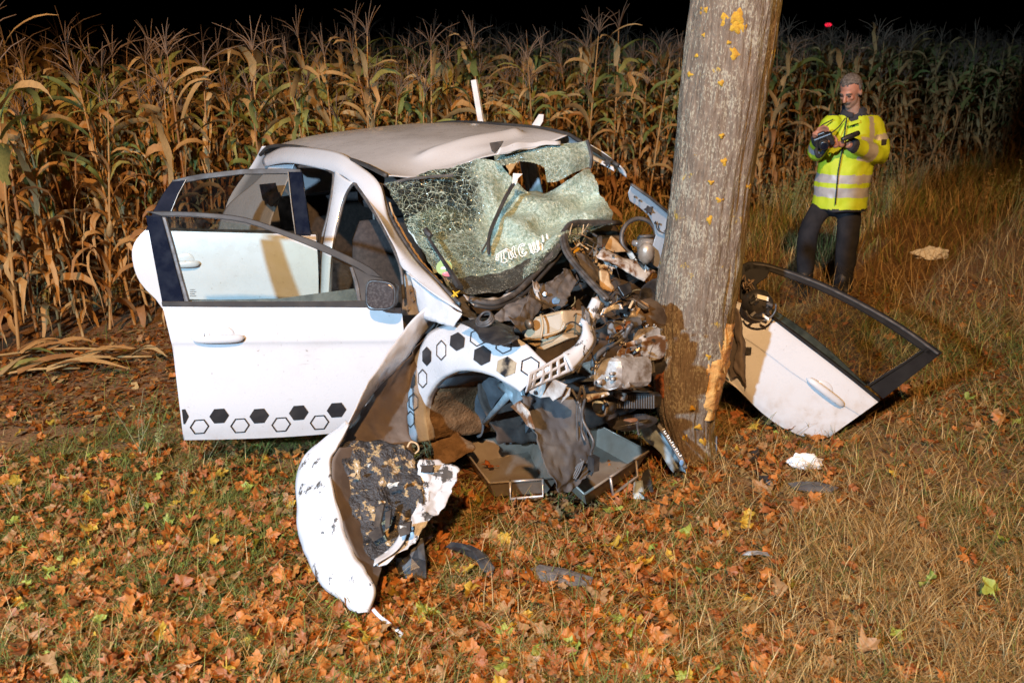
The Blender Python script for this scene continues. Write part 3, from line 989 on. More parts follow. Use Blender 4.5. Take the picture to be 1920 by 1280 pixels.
def corn_field():
    protos = []
    for s in range(10):
        ps = corn_proto(s)
        meshes = []
        for nm, mb, mt in ps:
            me = bpy.data.meshes.new(nm)
            me.from_pydata([tuple(v) for v in mb.v], [], mb.f); me.materials.append(M[mt])
            for q in me.polygons: q.use_smooth = True
            meshes.append((nm, me))
        whole = MB(); mats = ['corn_dry', 'corn_pale', 'corn_green', 'corn_tassel']
        for nm, mb, mt in ps: whole.add(mb.v, mb.f, mats.index(mt))
        wm = bpy.data.meshes.new('corn_plant')
        wm.from_pydata([tuple(v) for v in whole.v], [], whole.f)
        for q in mats: wm.materials.append(M[q])
        wm.polygons.foreach_set('material_index', np.array(whole.m, np.int32))
        for q in wm.polygons: q.use_smooth = True
        protos.append((meshes, wm))
    random.seed(5)
    dirv = Vector((1, 0.83, 0)).normalized(); nrm = Vector((-dirv.y, dirv.x, 0))
    spots = []
    for row in range(3):
        t = -1.1
        while t < 17.5:
            t += random.uniform(0.13, 0.22)
            b = Vector((-3.6, 6.55, 0)) + dirv * t + nrm * (row * 0.62 + random.gauss(0, 0.09))
            if abs(b.x) > 0.56 * b.y + 0.7: continue
            spots.append((row, b))
    spots.sort(key=lambda s: s[1].y + 2.0 * s[0])
    spots = spots[:300]
    for i, (row, b) in enumerate(spots):
        meshes, wm = protos[random.randrange(10)]
        sc = random.uniform(0.80, 1.10)
        kn = 0.24 if random.random() < 0.12 else 0.075
        rot = (random.gauss(0, kn), random.gauss(0, kn), random.uniform(0, 6.28))
        lab = 'withered corn plant in the front rows of the field behind the wreck'
        if row < 2 and i < 165:
            e = empty('corn_plant', (b.x, b.y, -0.02), lab, 'corn plant', 'corn plants along the field edge')
            for nm, me in meshes:
                o = bpy.data.objects.new(nm, me); COL.objects.link(o); o.parent = e
        else:
            e = bpy.data.objects.new('corn_plant', wm); COL.objects.link(e); e.location = (b.x, b.y, -0.02)
            tag(e, lab, 'corn plant', 'corn plants along the field edge')
        e.scale = (sc, sc, sc); e.rotation_euler = rot
    # the rows behind, as one mass
    lods = []
    for s in range(8):
        whole = MB(); mats = ['corn_dry', 'corn_pale', 'corn_green', 'corn_tassel']
        for nm, mb, mt in corn_proto(s + 40, 1): whole.add(mb.v, mb.f, mats.index(mt))
        V = np.array([tuple(v) for v in whole.v])
        F4 = [(f, m) for f, m in zip(whole.f, whole.m) if len(f) == 4]
        lods.append((V, np.array([f for f, m in F4]), np.array([m for f, m in F4])))
    VV, FF, MM, off = [], [], [], 0
    for row in range(3, 34):
        t = -6.0
        step = 0.17 + 0.012 * row
        while t < 40:
            t += random.uniform(0.75, 1.3) * step
            b = Vector((-3.6, 6.55, 0)) + dirv * t + nrm * (row * 0.68 + random.gauss(0, 0.12))
            if abs(b.x) > 0.56 * b.y + 1.0 or b.y > 32: continue
            V, F, mi = lods[random.randrange(8)]
            sc = random.uniform(0.9, 1.1); a = random.uniform(0, 6.28); lx, ly = random.gauss(0, 0.06), random.gauss(0, 0.06)
            A = np.array((Matrix.Rotation(lx, 3, 'X') @ Matrix.Rotation(ly, 3, 'Y') @ Matrix.Rotation(a, 3, 'Z')))
            VV.append((V * sc) @ A.T + np.array([b.x, b.y, -0.02])); FF.append(F + off); MM.append(mi); off += len(V)
    me = mesh_np('corn_field', np.concatenate(VV), [np.concatenate(FF)], [M[q] for q in mats])
    me.polygons.foreach_set('material_index', np.concatenate(MM).astype(np.int32))
    o = bpy.data.objects.new('corn_field', me); COL.objects.link(o)
    tag(o, 'deep mass of withered corn rows fading into the night', 'corn field', kind='stuff')
corn_field()

# ------------------------------------------------------------ tree
def bark():
    m, n, l = nt('bark')
    p = n['Principled BSDF']
    p.inputs['Roughness'].default_value = 0.85
    p.inputs['Specular IOR Level'].default_value = 0.2
    c = coord(n)
    mp = n.new('ShaderNodeMapping'); mp.inputs['Scale'].default_value = (1, 1, 0.16)
    l.new(c, mp.inputs[0])
    fis = tex_noise(n, l, mp.outputs[0], 85, 4, 0.6)
    mpl = n.new('ShaderNodeMapping'); mpl.inputs['Scale'].default_value = (1, 1, 0.45)
    l.new(c, mpl.inputs[0])
    lich = tex_noise(n, l, mpl.outputs[0], 130, 3, 0.65)
    patch = tex_noise(n, l, c, 5.5, 4, 0.6)
    base = mixc(n, l, ramp(n, l, fis.outputs[0], [(0.35, 0), (0.65, 1)]), (0.12, 0.088, 0.062), (0.205, 0.155, 0.112))
    k = math_(n, l, 'ADD', math_(n, l, 'MULTIPLY', lich.outputs[0], 0.75), math_(n, l, 'MULTIPLY', patch.outputs[0], 0.5))
    k = math_(n, l, 'ADD', k, math_(n, l, 'MULTIPLY', fis.outputs[0], 0.18))
    c2 = mixc(n, l, ramp(n, l, k, [(0.735, 0), (0.81, 0.9)]), base, (0.32, 0.285, 0.205))
    yel = tex_noise(n, l, c, 9, 4, 0.6)
    yk = math_(n, l, 'MULTIPLY', ramp(n, l, yel.outputs[0], [(0.66, 0), (0.70, 1)]), ramp(n, l, lich.outputs[0], [(0.42, 0), (0.55, 1)]))
    c3 = mixc(n, l, yk, c2, (0.42, 0.27, 0.035))
    # greenish algae on the weather side (+x) of the trunk, mud near the foot
    sx = n.new('ShaderNodeSeparateXYZ'); l.new(c, sx.inputs[0])
    nrm = n.new('ShaderNodeNewGeometry'); sn = n.new('ShaderNodeSeparateXYZ'); l.new(nrm.outputs['Normal'], sn.inputs[0])
    alg = math_(n, l, 'MULTIPLY', ramp(n, l, sn.outputs[0], [(0.55, 0), (0.95, 0.8)]), ramp(n, l, patch.outputs[0], [(0.35, 0.3), (0.6, 1)]))
    c4 = mixc(n, l, alg, c3, (0.24, 0.21, 0.075))
    mudk = math_(n, l, 'MULTIPLY', ramp(n, l, sx.outputs[2], [(0.10, 1), (0.42, 0)]), ramp(n, l, tex_noise(n, l, c, 11, 6, .7).outputs[0], [(0.46, 0), (0.66, 0.8)]))
    mudk = math_(n, l, 'MULTIPLY', mudk, ramp(n, l, sn.outputs[0], [(0.0, 1), (0.35, 0)]))
    c5 = mixc(n, l, mudk, c4, (0.09, 0.045, 0.02))
    l.new(c5, p.inputs['Base Color'])
    l.new(bump(n, l, math_(n, l, 'ADD', fis.outputs[0], lich.outputs[0]), 0.9, 0.008), p.inputs['Normal'])
    M['bark'] = m
bark()
pmat('fresh_wood', (0.62, 0.36, 0.11), 0.75, col2=(0.42, 0.19, 0.05), scale=9, bmp=0.9, bscale=60, bdist=0.01)
pmat('wet_wood', (0.30, 0.085, 0.02), 0.65, col2=(0.14, 0.05, 0.02), scale=25, bmp=1.0, bscale=80, bdist=0.01)
pmat('yellow_lichen', (0.46, 0.27, 0.02), 0.9, col2=(0.36, 0.17, 0.015), scale=60, bmp=1.0, bscale=140, bdist=0.006)
TRY = 4.70
# silhouette of the trunk, from the ground upwards: (pixel row, left, right)
TR = [(868, 1272, 1334), (853, 1266, 1334), (828, 1254, 1335), (799, 1243, 1337), (770, 1234, 1340), (745, 1229, 1347), (690, 1228, 1358), (640, 1228, 1366), (584, 1229, 1374), (512, 1239, 1387), (440, 1252, 1396), (330, 1264, 1411), (200, 1276, 1432), (100, 1287, 1447), (0, 1297, 1461)]
TAX = []
for py, a, b in TR:
    c = PY((a + b) / 2, py, TRY)
    e = PY(b, py, TRY)
    TAX.append((c.z, c.x, abs(e.x - c.x) * 0.985))
def trunk_at(z):
    if z <= TAX[0][0]: return TAX[0][1], TAX[0][2]
    for (z0, x0, r0), (z1, x1, r1) in zip(TAX, TAX[1:]):
        if z <= z1:
            f = (z - z0) / (z1 - z0)
            return x0 + (x1 - x0) * f, r0 + (r1 - r0) * f
    z0, x0, r0 = TAX[-3]; z1, x1, r1 = TAX[-1]
    f = (z - z1)
    return x1 + (x1 - x0) / (z1 - z0) * f, max(0.1, r1 - 0.012 * f)
def build_tree():
    root = empty('roadside_tree', (trunk_at(0)[0], TRY, 0), 'leaning lichen-flecked maple trunk the white car has crashed into', 'tree')
    nA, rings = 120, []
    zs = list(np.arange(-0.12, 2.6, 0.014)) + list(np.arange(2.6, 6.5, 0.1))
    V = []
    for z in zs:
        x, r = trunk_at(z)
        fl = 0.02 * max(0, 0.12 - z) / 0.12
        for k in range(nA):
            a = 2 * math.pi * k / nA
            ca, sa = math.cos(a), math.sin(a)
            q = Vector((ca * 1.0, sa * 1.0, z * 0.55))
            rid = noise.noise(Vector((ca * 14 + 0.5 * math.sin(z * 3), sa * 14, z * 2.6)))
            rid2 = noise.noise(Vector((ca * 17, sa * 17, z * 4.0 + 8)))
            d = 0.011 * (1 - abs(rid) * 2.4) + 0.005 * rid2 + 0.010 * noise.noise(q * 2.2)
            V.append((x + ca * (r + fl + d), TRY + sa * (r + fl + d), z))
    F = []
    for i in range(len(zs) - 1):
        for k in range(nA):
            b = (k + 1) % nA
            F.append((i * nA + k, i * nA + b, (i + 1) * nA + b, (i + 1) * nA + k))
    mk('trunk', V, F, M['bark'], root, smooth=True)
    x6, r6 = trunk_at(6.45)
    for k, (a, el, L) in enumerate(((0.6, 0.9, 2.6), (2.4, 0.8, 2.2), (4.3, 1.0, 2.8), (5.4, 0.7, 2.0))):
        d = Vector((math.cos(a) * math.cos(el), math.sin(a) * math.cos(el), math.sin(el)))
        mb = MB()
        mb.tube([Vector((x6, TRY, 5.6 + 0.2 * k)) + d * (L * f) + Vector((0, 0, 0.3 * f * f)) for f in (0, 0.25, 0.5, 0.75, 1)], [0.11, 0.09, 0.07, 0.05, 0.03], n=10)
        mb.build('limb', M['bark'], root, True)
    def surf(px, py, out=0.0):
        p = PY(px, py, TRY)
        x, r = trunk_at(p.z)
        for _ in range(3):
            dx = min(0.97, max(-0.97, (p.x - x) / r))
            Y = TRY - r * math.sqrt(1 - dx * dx)
            p = PY(px, py, Y); x, r = trunk_at(p.z)
        n = (p - Vector((x, TRY, p.z))).normalized()
        return p + n * out
    # stripped bark: raw wood on the right, a bruised scar on the left
    L = [(1358, 606), (1352, 640), (1346, 668), (1329, 682), (1325, 720), (1321, 755), (1320, 786)]
    Rr = [(1372, 604), (1369, 635), (1363, 668), (1361, 690), (1350, 725), (1341, 760), (1333, 786)]
    rows = []
    for (a, b) in zip(L, Rr):
        e = surf(b[0], b[1], 0.0)
        s0 = surf(a[0], a[1], 0.008)
        mid = surf((a[0] + b[0]) / 2, (a[1] + b[1]) / 2, 0.024)
        q = e + Vector((0.015, 0.02, 0))
        rows.append([surf(a[0] - 3, a[1], -0.004), s0, mid, e + Vector((0.012, -0.005, 0)), q])
    sheet('stripped_wood', rows, 18, 70, M['fresh_wood'], root, thick=0.0, amp=0.010, scale=30, crumple=0.010)
    for (a, b) in (((1345, 640), (1352, 700)), ((1333, 700), (1330, 775)), ((1356, 612), (1354, 655))):
        mb = MB()
        p0, p1 = surf(*a, 0.012), surf(*b, 0.022)
        mb.tube([p0, p0.lerp(p1, 0.5) + Vector((0, -0.006, 0)), p1], [0.002, 0.007, 0.001], n=5)
        mb.build('wood_splinter', M['fresh_wood'], root)
    rows = []
    for py in (628, 645, 665, 690, 715, 745):
        rows.append([surf(1231, py, 0.004), surf(1236, py, 0.012), surf(1244, py, 0.010), surf(1252, py, -0.004)])
    sheet('bruised_scar', rows, 12, 40, M['wet_wood'], root, thick=0.0, amp=0.008, scale=40, crumple=0.010)
    rl = random.Random(3)
    for (px, py, rx, ry) in [(1362, 38, 15, 16), (1383, 32, 14, 17), (1378, 52, 12, 12), (1393, 52, 7, 10), (1325, 18, 12, 7), (1377, 102, 11, 13), (1366, 80, 5, 5), (1321, 66, 4, 5), (1308, 105, 4, 4), (1351, 156, 7, 6), (1295, 140, 5, 5), (1357, 303, 7, 8), (1333, 342, 6, 4), (1349, 375, 7, 5), (1330, 412, 6, 8), (1318, 25, 4, 4), (1352, 255, 5, 5), (1307, 290, 4, 4), (1402, 350, 5, 7), (1328, 668, 5, 6), (1298, 765, 6, 5), (1310, 800, 7, 6), (1285, 820, 7, 9), (1318, 828, 6, 8)]:
        c = []
        ph = rl.uniform(0, 6)
        for k in range(16):
            a = 2 * math.pi * k / 16
            w = 1 + 0.28 * math.sin(3 * a + ph) + rl.uniform(-0.18, 0.18)
            c.append((px + math.cos(a) * rx * w, py + math.sin(a) * ry * w))
        V = [surf(px, py, 0.011)]
        for k in (0.6, 1.0):
            for (x, y) in c:
                V.append(surf(px + (x - px) * k, py + (y - py) * k, 0.010 + rl.uniform(-0.001, 0.004) if k < 1 else 0.001))
        F = [(0, 1 + k, 1 + (k + 1) % 16) for k in range(16)] + [(1 + k, 17 + k, 17 + (k + 1) % 16, 1 + (k + 1) % 16) for k in range(16)]
        mk('lichen_patch', V, F, M['yellow_lichen'] if py < 420 else M['yellow_lichen'], root, smooth=True)
    return root
TREE = build_tree()

# ------------------------------------------------------------ the wrecked car
CAR = empty('wrecked_car', CO, 'white hatchback with hexagon decals, its front crushed against the tree trunk', 'car')
W_ = M['paint']
def vy(lst): return [PY(*p) for p in lst]
def vv(lst): return [PV(*p) for p in lst]
def vu(lst): return [PU(*p) for p in lst]
UP = Vector((0, 0, 1))
def plate(name, pts, mat, parent, off=Vector((0, 0.02, 0)), bev=0.003):
    mb = MB(); mb.prism(pts, off)
    o = mb.build(name, mat, parent)
    if bev: mod_bevel(o, bev, 1)
    return o
def hexagon(name, c, ex, ey, mat, parent, ring=None, off=Vector((0, 0, 0))):
    """decal: filled, or a ring when ring gives the inner ratio"""
    P = [Vector(c) + off + ex * math.cos(math.pi / 3 * k) + ey * math.sin(math.pi / 3 * k) for k in range(6)]
    if ring is None:
        return mk(name, P, [tuple(range(6))], mat, parent)
    Q = [Vector(c) + off + (ex * math.cos(math.pi / 3 * k) + ey * math.sin(math.pi / 3 * k)) * ring for k in range(6)]
    return mk(name, P + Q, [(k, (k + 1) % 6, 6 + (k + 1) % 6, 6 + k) for k in range(6)], mat, parent)

# --- roof, buckled towards the impact
def build_roof():
    us = (-1.12, -1.35, -1.6, -2.0, -2.45, -2.8, -2.98)
    vs_ = (-.60, -.35, 0, .35, .62)
    zs = ((1.41, 1.385, 1.47, 1.50, 1.565), (1.44, 1.46, 1.52, 1.55, 1.58), (1.455, 1.495, 1.545, 1.57, 1.58), (1.465, 1.515, 1.555, 1.58, 1.57), (1.455, 1.51, 1.54, 1.555, 1.55), (1.42, 1.47, 1.50, 1.51, 1.50), (1.35, 1.41, 1.43, 1.44, 1.43))
    ctrl = [[CW(u, v, z) for v, z in zip(vs_, zr)] for u, zr in zip(us, zs)]
    def fn(s, t):
        # welt running across the front of the roof
        c = 0.12 + 0.10 * s
        w = max(0, 1 - abs(t - c) / 0.06) * smooth01(0.22, 0.40, s) * (1 - smooth01(0.8, 0.9, s))
        d = max(0, 1 - math.hypot((s - 0.45) / 0.2, (t - 0.06) / 0.05))
        return Vector((0, 0, 0.035 * w * w * (3 - 2 * w) - 0.03 * d))
    r = sheet('roof', ctrl, 48, 60, W_, CAR, thick=0.004, amp=0.006, scale=3.0, fn=fn)
    # ditch mouldings on both sides
    for v, zz in ((-0.60, 0), (0.625, 4)):
        pts = crom([CW(u, v + (-0.012 if v < 0 else 0.004), zr[zz] + 0.004) for u, zr in zip(us, zs)], 40)
        if v > 0: pts = crom([CW(-0.66, 0.635, 1.425), CW(-0.85, 0.63, 1.49)], 6)[:-1] + pts
        mb = MB()
        mb.tube(pts, 0.013, 6)
        mb.build('roof_moulding', M['trim'], CAR, True)
    # torn skin near the windscreen edge
    tear = vy([(918, 268, 5.42), (944, 264, 5.46), (938, 275, 5.40), (928, 286, 5.36), (922, 282, 5.36)])
    plate('roof_tear', tear, M['grey_plastic'], r, Vector((0, 0.01, -0.006)), 0)
    lip = [vy([(930, 290, 5.32), (960, 282, 5.38), (1000, 276, 5.44), (1050, 270, 5.5)]), vy([(936, 276, 5.34), (965, 268, 5.40), (1002, 266, 5.46), (1050, 263, 5.52)])]
    sheet('roof_lip', lip, 20, 6, W_, r, amp=0.012, scale=9, thick=0.003)
    # dead twigs and leaf scraps on the roof
build_roof()

# --- right side frame: roof rail running down into the A-pillar
outer = vv([(499, 292, -.62), (539, 276, -.615), (626, 284, -.615), (673, 311, -.615), (712, 346, -.615), (730, 412, -.66), (774, 483, -.73), (818, 530, -.79), (866, 584, -.82)])
inner = vv([(497, 312, -.66), (545, 306, -.68), (623, 322, -.68), (650, 334, -.68), (668, 350, -.68), (690, 378, -.71), (721, 428, -.76), (752, 496, -.82), (768, 514, -.84)])
ribbon('roof_rail', outer, inner, 60, 10, W_, CAR, bulge=0.018, bdir=-CL, thick=0.012)
# pillar foot and hinge pillar
plate('hinge_pillar', vv([(757, 512, -.80), (772, 515, -.80), (790, 545, -.80), (800, 575, -.80), (788, 592, -.80), (752, 592, -.80)]), M['paint_dirty'], CAR, CL * 0.06, 0.006)
for p in ((772, 545), (778, 562), (768, 578)):
    mb = MB(); c = PV(*p, -.80); mb.tube([c - CL * -0.002, c - CL * 0.012], 0.008, 8); mb.build('hinge_bolt', M['steel'], CAR)
ribbon('cowl_side', vv([(768, 514, -.835), (800, 540, -.83), (840, 570, -.83), (866, 586, -.82)]), vv([(790, 590, -.84), (805, 600, -.85), (828, 607, -.85), (852, 612, -.84)]), 20, 8, W_, CAR, thick=0.006, crumple=0.01, amp=0.01, scale=8)
# black edge of the windscreen on the right pillar, with torn adhesive
mb = MB(); mb.tube(crom(vv([(714, 348, -.60), (724, 385, -.62), (736, 416, -.645), (778, 484, -.715), (822, 531, -.775), (862, 572, -.80)]), 30), 0.017, 6, flat=(CL, 0.5)); mb.build('pillar_trim', M['rubber'], CAR, True)
mb = MB(); mb.tube([p + nz3(p, 30) * 0.006 for p in crom(vv([(730, 380, -.60), (744, 415, -.615), (786, 484, -.69), (828, 530, -.75)]), 40)], 0.005, 5); mb.build('torn_adhesive', M['tan_foam'], CAR)
# B-pillar between the two open doors
ribbon('centre_pillar', vv([(628, 318, -.675), (624, 360, -.71), (614, 420, -.77), (604, 480, -.83), (600, 560, -.86)]), vv([(664, 344, -.68), (645, 372, -.71), (632, 420, -.77), (622, 470, -.83), (616, 560, -.86)]), 30, 8, W_, CAR, bulge=0.012, bdir=-CL, thick=0.01)
# rubber seals round the door openings
mb = MB(); mb.tube(crom(vv([(619, 560, -.85), (623, 474, -.82), (633, 424, -.77), (646, 374, -.71), (662, 346, -.69), (672, 354, -.69), (690, 380, -.71), (720, 430, -.76), (750, 496, -.82), (757, 560, -.84)]), 50), 0.010, 6); mb.build('door_seal', M['rubber'], CAR, True)
mb = MB(); mb.tube(crom(vv([(560, 312, -.675), (600, 314, -.675), (620, 322, -.68), (626, 334, -.69), (616, 400, -.76), (604, 450, -.81), (596, 520, -.85)]), 40), 0.010, 6); mb.build('door_seal', M['rubber'], CAR, True)
# sill and floor
mb = MB(); mb.box(CW(-1.5, -.80, .28), CF * 1.12, CL * 0.06, UP * 0.07); mod_bevel(mb.build('sill', W_, CAR), 0.02)
mb = MB(); mb.box(CW(-1.5, .80, .28), CF * 1.0, CL * 0.06, UP * 0.07); mod_bevel(mb.build('sill', W_, CAR), 0.02)
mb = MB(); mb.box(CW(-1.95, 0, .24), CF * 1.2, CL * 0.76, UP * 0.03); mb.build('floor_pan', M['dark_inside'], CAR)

# --- rear end (mostly hidden): quarter panels, tailgate, left side, wheels
for sgn in (-1, 1):
    vs_ = lambda z: sgn * (0.86 - 0.02 * abs(z - .7) - max(0, z - .95) * 0.55)
    ctrl = [[CW(u + (0.10 * (1.3 - z) if k == 0 else 0), vs_(z), z + (0.1 * (sgn > 0) if z > 1.2 else 0)) for k, u in enumerate(np.linspace(-2.35, -2.66 - 0.62 * smooth01(1.4, .8, z), 4))] for z in (1.36, 1.2, 1.0, .8, .6, .4)]
    def msk(s, t, c=sgn):
        return math.hypot((s - 0.28) * 1.05, (t - 1.0) * 0.96) > 0.36
    sheet('rear_quarter', ctrl, 30, 30, W_, CAR, thick=0.006, mask=msk)
    wz = MB(); prof = [(-.10, .20), (-.10, .29), (-.06, .315), (.06, .315), (.10, .29), (.10, .20)]
    rings = [[CW(-2.64 + math.cos(a) * r, sgn * .74 + o_, .31 + math.sin(a) * r) for a in [2 * math.pi * k / 32 for k in range(32)]] for o_, r in prof]
    wz.loft(rings, caps=False); tw = wz.build('rear_wheel', M['tyre'], CAR, True)
    rz = MB(); rz.tube([CW(-2.64, sgn * .66, .31), CW(-2.64, sgn * .80, .31)], 0.20, 24); rz.build('rim', M['steel'], tw)
ctrl = [[CW(u, v * k, z) for v in (-.60, -.3, 0, .3, .62)] for u, z, k in ((-2.97, 1.41, 1), (-3.1, 1.28, 1.05), (-3.26, 1.0, 1.3), (-3.32, .7, 1.36), (-3.28, .38, 1.34))]
sheet('tailgate', ctrl, 24, 24, W_, CAR, thick=0.006)
rw = sheet('rear_window', [[CW(u - 0.012, v * k, z) for v in (-.5, 0, .5)] for u, z, k in ((-3.02, 1.36, 1), (-3.13, 1.24, 1.05), (-3.25, 1.03, 1.15))], 10, 8, M['gloss_black'], CAR, thick=0.004)
ribbon('roof_rail', [CW(u, .635, z) for u, z in ((-.66, 1.43), (-.9, 1.515), (-1.3, 1.575), (-2, 1.565), (-2.6, 1.53), (-3.1, 1.43))], [CW(u, .70, z - .075) for u, z in ((-.66, 1.43), (-.9, 1.515), (-1.3, 1.575), (-2, 1.565), (-2.6, 1.53), (-3.1, 1.43))], 40, 6, M['paint'], CAR, bulge=0.012, bdir=CL, thick=0.01)
ribbon('centre_pillar', [CW(-1.62, .70, 1.5), CW(-1.56, .78, 1.1), CW(-1.5, .86, .7), CW(-1.5, .86, .3)], [CW(-1.72, .70, 1.5), CW(-1.7, .78, 1.1), CW(-1.7, .86, .7), CW(-1.7, .86, .3)], 16, 5, W_, CAR, thick=0.02)
ctrl = [[CW(u, v, z) for u in (-1.68, -2.0, -2.4)] for v, z in ((.70, 1.46), (.76, 1.2), (.85, 1.0), (.88, .7), (.86, .36))]
sheet('rear_door', ctrl, 14, 20, W_, CAR, thick=0.05, mask=lambda s, t: t > 0.42 or s < 0.08 or s > 0.9 or t < 0.06)

plate('dark_cabin_patch', vv([(486, 346, -.80), (514, 343, -.80), (523, 372, -.82), (508, 388, -.83), (492, 374, -.82)]), M['gloss_black'], CAR, CL * .01, 0)  # black patch laid on the quarter panel in place of the shaded cabin interior
# --- cut left pillar: upper stub carrying clip holes, lower stub beside the trunk
st = vy([(1098, 286, 5.72), (1118, 296, 5.66), (1150, 312, 5.56), (1152, 322, 5.54), (1116, 302, 5.64), (1098, 296, 5.70)])
plate('cut_pillar_stub', st, W_, CAR, Vector((0.01, 0.06, 0)), 0.004)
def clip(c, r, parent, name='black_clip'):
    P = []
    for k in range(10):
        a = 2 * math.pi * k / 10
        rr = r * (1.0 if k % 2 else 0.55)
        P.append(c + Vector((math.cos(a) * rr, 0, math.sin(a) * rr)))
    plate(name, P, M['black_plastic'], parent, Vector((0, 0.008, 0)), 0)
clip(PY(1139, 306, 5.54), 0.026, CAR)
lower = [(1183, 347, 5.12), (1177, 362, 5.13), (1180, 377, 5.12), (1198, 389, 5.10), (1216, 405, 5.08), (1226, 424, 5.06), (1229, 442, 5.06), (1222, 465, 5.06), (1216, 482, 5.06), (1224, 498, 5.05), (1246, 510, 5.0), (1272, 510, 4.98), (1272, 420, 4.98), (1254, 404, 5.02), (1220, 374, 5.07)]
lower = [(x, y, 5.0 + (y - 420) * .0026) for x, y, _ in lower]
lp = plate('cut_pillar', vy(lower), W_, CAR, Vector((0.02, 0.07, 0.0)), 0.006)
mb = MB(); mb.tube(vy([(1184, 346, 4.80), (1220, 371, 4.86), (1256, 401, 4.94), (1275, 417, 4.98)]), 0.013, 6, flat=(Vector((0.5, 0, 0.86)), 0.6)); mb.build('pillar_seal', M['rubber'], lp, True)
clip(PY(1216, 393, 4.91), 0.026, lp); clip(PY(1249, 434, 5.01), 0.014, lp); clip(PY(1248, 459, 5.07), 0.014, lp)
for p in ((1190, 369), (1199, 376), (1228, 418), (1236, 420)):
    mb = MB(); c = PY(*p, 4.99 + (p[1] - 420) * .0026); mb.tube([c, c + Vector((0, -0.006, 0))], 0.006, 8); mb.build('rivet', M['trim'], lp)
mb = MB(); mb.tube(crom(vy([(1229, 415, 4.97), (1234, 432, 5.01), (1252, 440, 5.03)]), 8), 0.003, 5); mb.build('loose_wire', M['black_plastic'], lp)
# steering wheel thrown against the pillar
mb = MB()
c = PY(1198, 444, 5.36); ax = Vector((1, 0.25, 0)).normalized(); ay = Vector((0.0, 0.35, 0.93))
mb.tube([c + (ax * math.cos(a) + ay * math.sin(a)) * 0.105 for a in [2 * math.pi * k / 32 for k in range(33)]], 0.013, 8, caps=False)
mb.tube([c, c + ax * 0.1], 0.011, 6); mb.tube([c, c - ay * 0.1], 0.011, 6)
mb.build('steering_wheel', M['rubber'], CAR, True)
mb = MB(); a = PY(1188, 455, 5.2); b = PY(1222, 462, 5.12)
mb.tube([a, a.lerp(b, .4)], 0.018, 10); mb.tube([a.lerp(b, .4), b], 0.040, 10); mb.build('steering_column', M['steel'], CAR, True)
mb = MB(); mb.ball(PY(1212, 475, 5.1), 0.045, .04, .06, fn=lambda d: 1 + 0.25 * nz(d, 3)); mb.build('column_shroud', M['dull_alu'], CAR, True)

# --- interior
def seat(u, v, label=None):
    s = MB(); s.ball(CW(u + .22, v, .46), .27, .25, .11, ax=(CF, CL, UP)); s.build('seat_cushion', M['seat'], CAR, True)
    rings = []
    for z, w, d, du in ((.42, .23, .08, 0), (.6, .25, .085, -.02), (.8, .25, .08, -.06), (1.0, .22, .07, -.10), (1.10, .16, .05, -.12)):
        rings.append([CW(u + du + math.cos(a) * d, v + math.copysign(abs(math.sin(a)) ** .6, math.sin(a)) * w, z) for a in [2 * math.pi * k / 20 for k in range(20)]])
    m = MB(); m.loft(rings); b = m.build('seat_back', M['seat'], CAR, True)
    h = MB(); h.ball(CW(u - .15, v, 1.26), .06, .14, .095, ax=(CF, CL, UP), fn=lambda d: 1 / max(abs(d[0]) ** 4 + abs(d[1]) ** 4 + abs(d[2]) ** 4, .1) ** .25); h.build('headrest', M['seat'], b, True)
    for dv in (-.06, .06):
        r = MB(); r.tube([CW(u - .13, v + dv, 1.06), CW(u - .14, v + dv, 1.2)], 0.008, 8); r.build('headrest_rod', M['steel'], b, True)
seat(-1.42, -.42); seat(-1.5, .40)
m = MB(); m.ball(CW(-2.45, 0, .52), .3, .62, .13, ax=(CF, CL, UP)); m.build('rear_bench', M['seat'], CAR, True)
rings = [[CW(-2.65 + du + math.cos(a) * .09, math.copysign(abs(math.sin(a)) ** .5, math.sin(a)) * .6, z) for a in [2 * math.pi * k / 24 for k in range(24)]] for z, du in ((.45, 0), (.8, -.06), (1.08, -.12))]
m = MB(); m.loft(rings); m.build('rear_backrest', M['seat'], CAR, True)
# dashboard with the blown airbag
rings = []
for v in np.linspace(-.74, .30, 12):
    k = 1 - 0.25 * smooth01(-0.2, .3, v)
    rings.append([CW(-.62 + math.cos(a) * .20 * k + 0.03 * nz((v, a, 0), 2) - 0.25 * smooth01(-.1, .3, v), v, .80 + math.sin(a) * .13 + 0.02 * nz((v, a, 5), 2)) for a in [2 * math.pi * q / 16 for q in range(16)]])
m = MB(); m.loft(rings); m.build('dashboard', M['grey_plastic'], CAR, True)
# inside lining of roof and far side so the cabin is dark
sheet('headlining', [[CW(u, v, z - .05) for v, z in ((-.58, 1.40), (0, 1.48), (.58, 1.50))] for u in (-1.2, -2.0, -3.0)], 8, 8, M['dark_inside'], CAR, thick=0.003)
# deployed airbag, slack fabric behind the glass
sheet('airbag', [vy([(762, 405, 5.16), (800, 392, 5.22), (845, 388, 5.3), (875, 400, 5.36)]), vy([(775, 440, 5.02), (812, 430, 5.06), (850, 425, 5.14), (885, 440, 5.25)]), vy([(795, 480, 4.92), (830, 475, 4.96), (862, 470, 5.04), (890, 475, 5.14)]), vy([(815, 512, 4.84), (845, 505, 4.88), (872, 500, 4.94), (895, 500, 5.02)])], 24, 24, M['airbag'], CAR, amp=0.03, scale=6, crumple=0.03)
sheet('curtain_airbag', [vy([(940, 360, 5.75), (1000, 362, 5.8), (1060, 372, 5.8), (1118, 375, 5.8)]), vy([(930, 410, 5.6), (1000, 415, 5.65), (1070, 410, 5.7), (1130, 402, 5.7)]), vy([(930, 470, 5.4), (1000, 460, 5.45), (1070, 440, 5.5), (1140, 425, 5.55)])], 24, 20, M['airbag'], CAR, amp=0.05, scale=5, crumple=0.04)

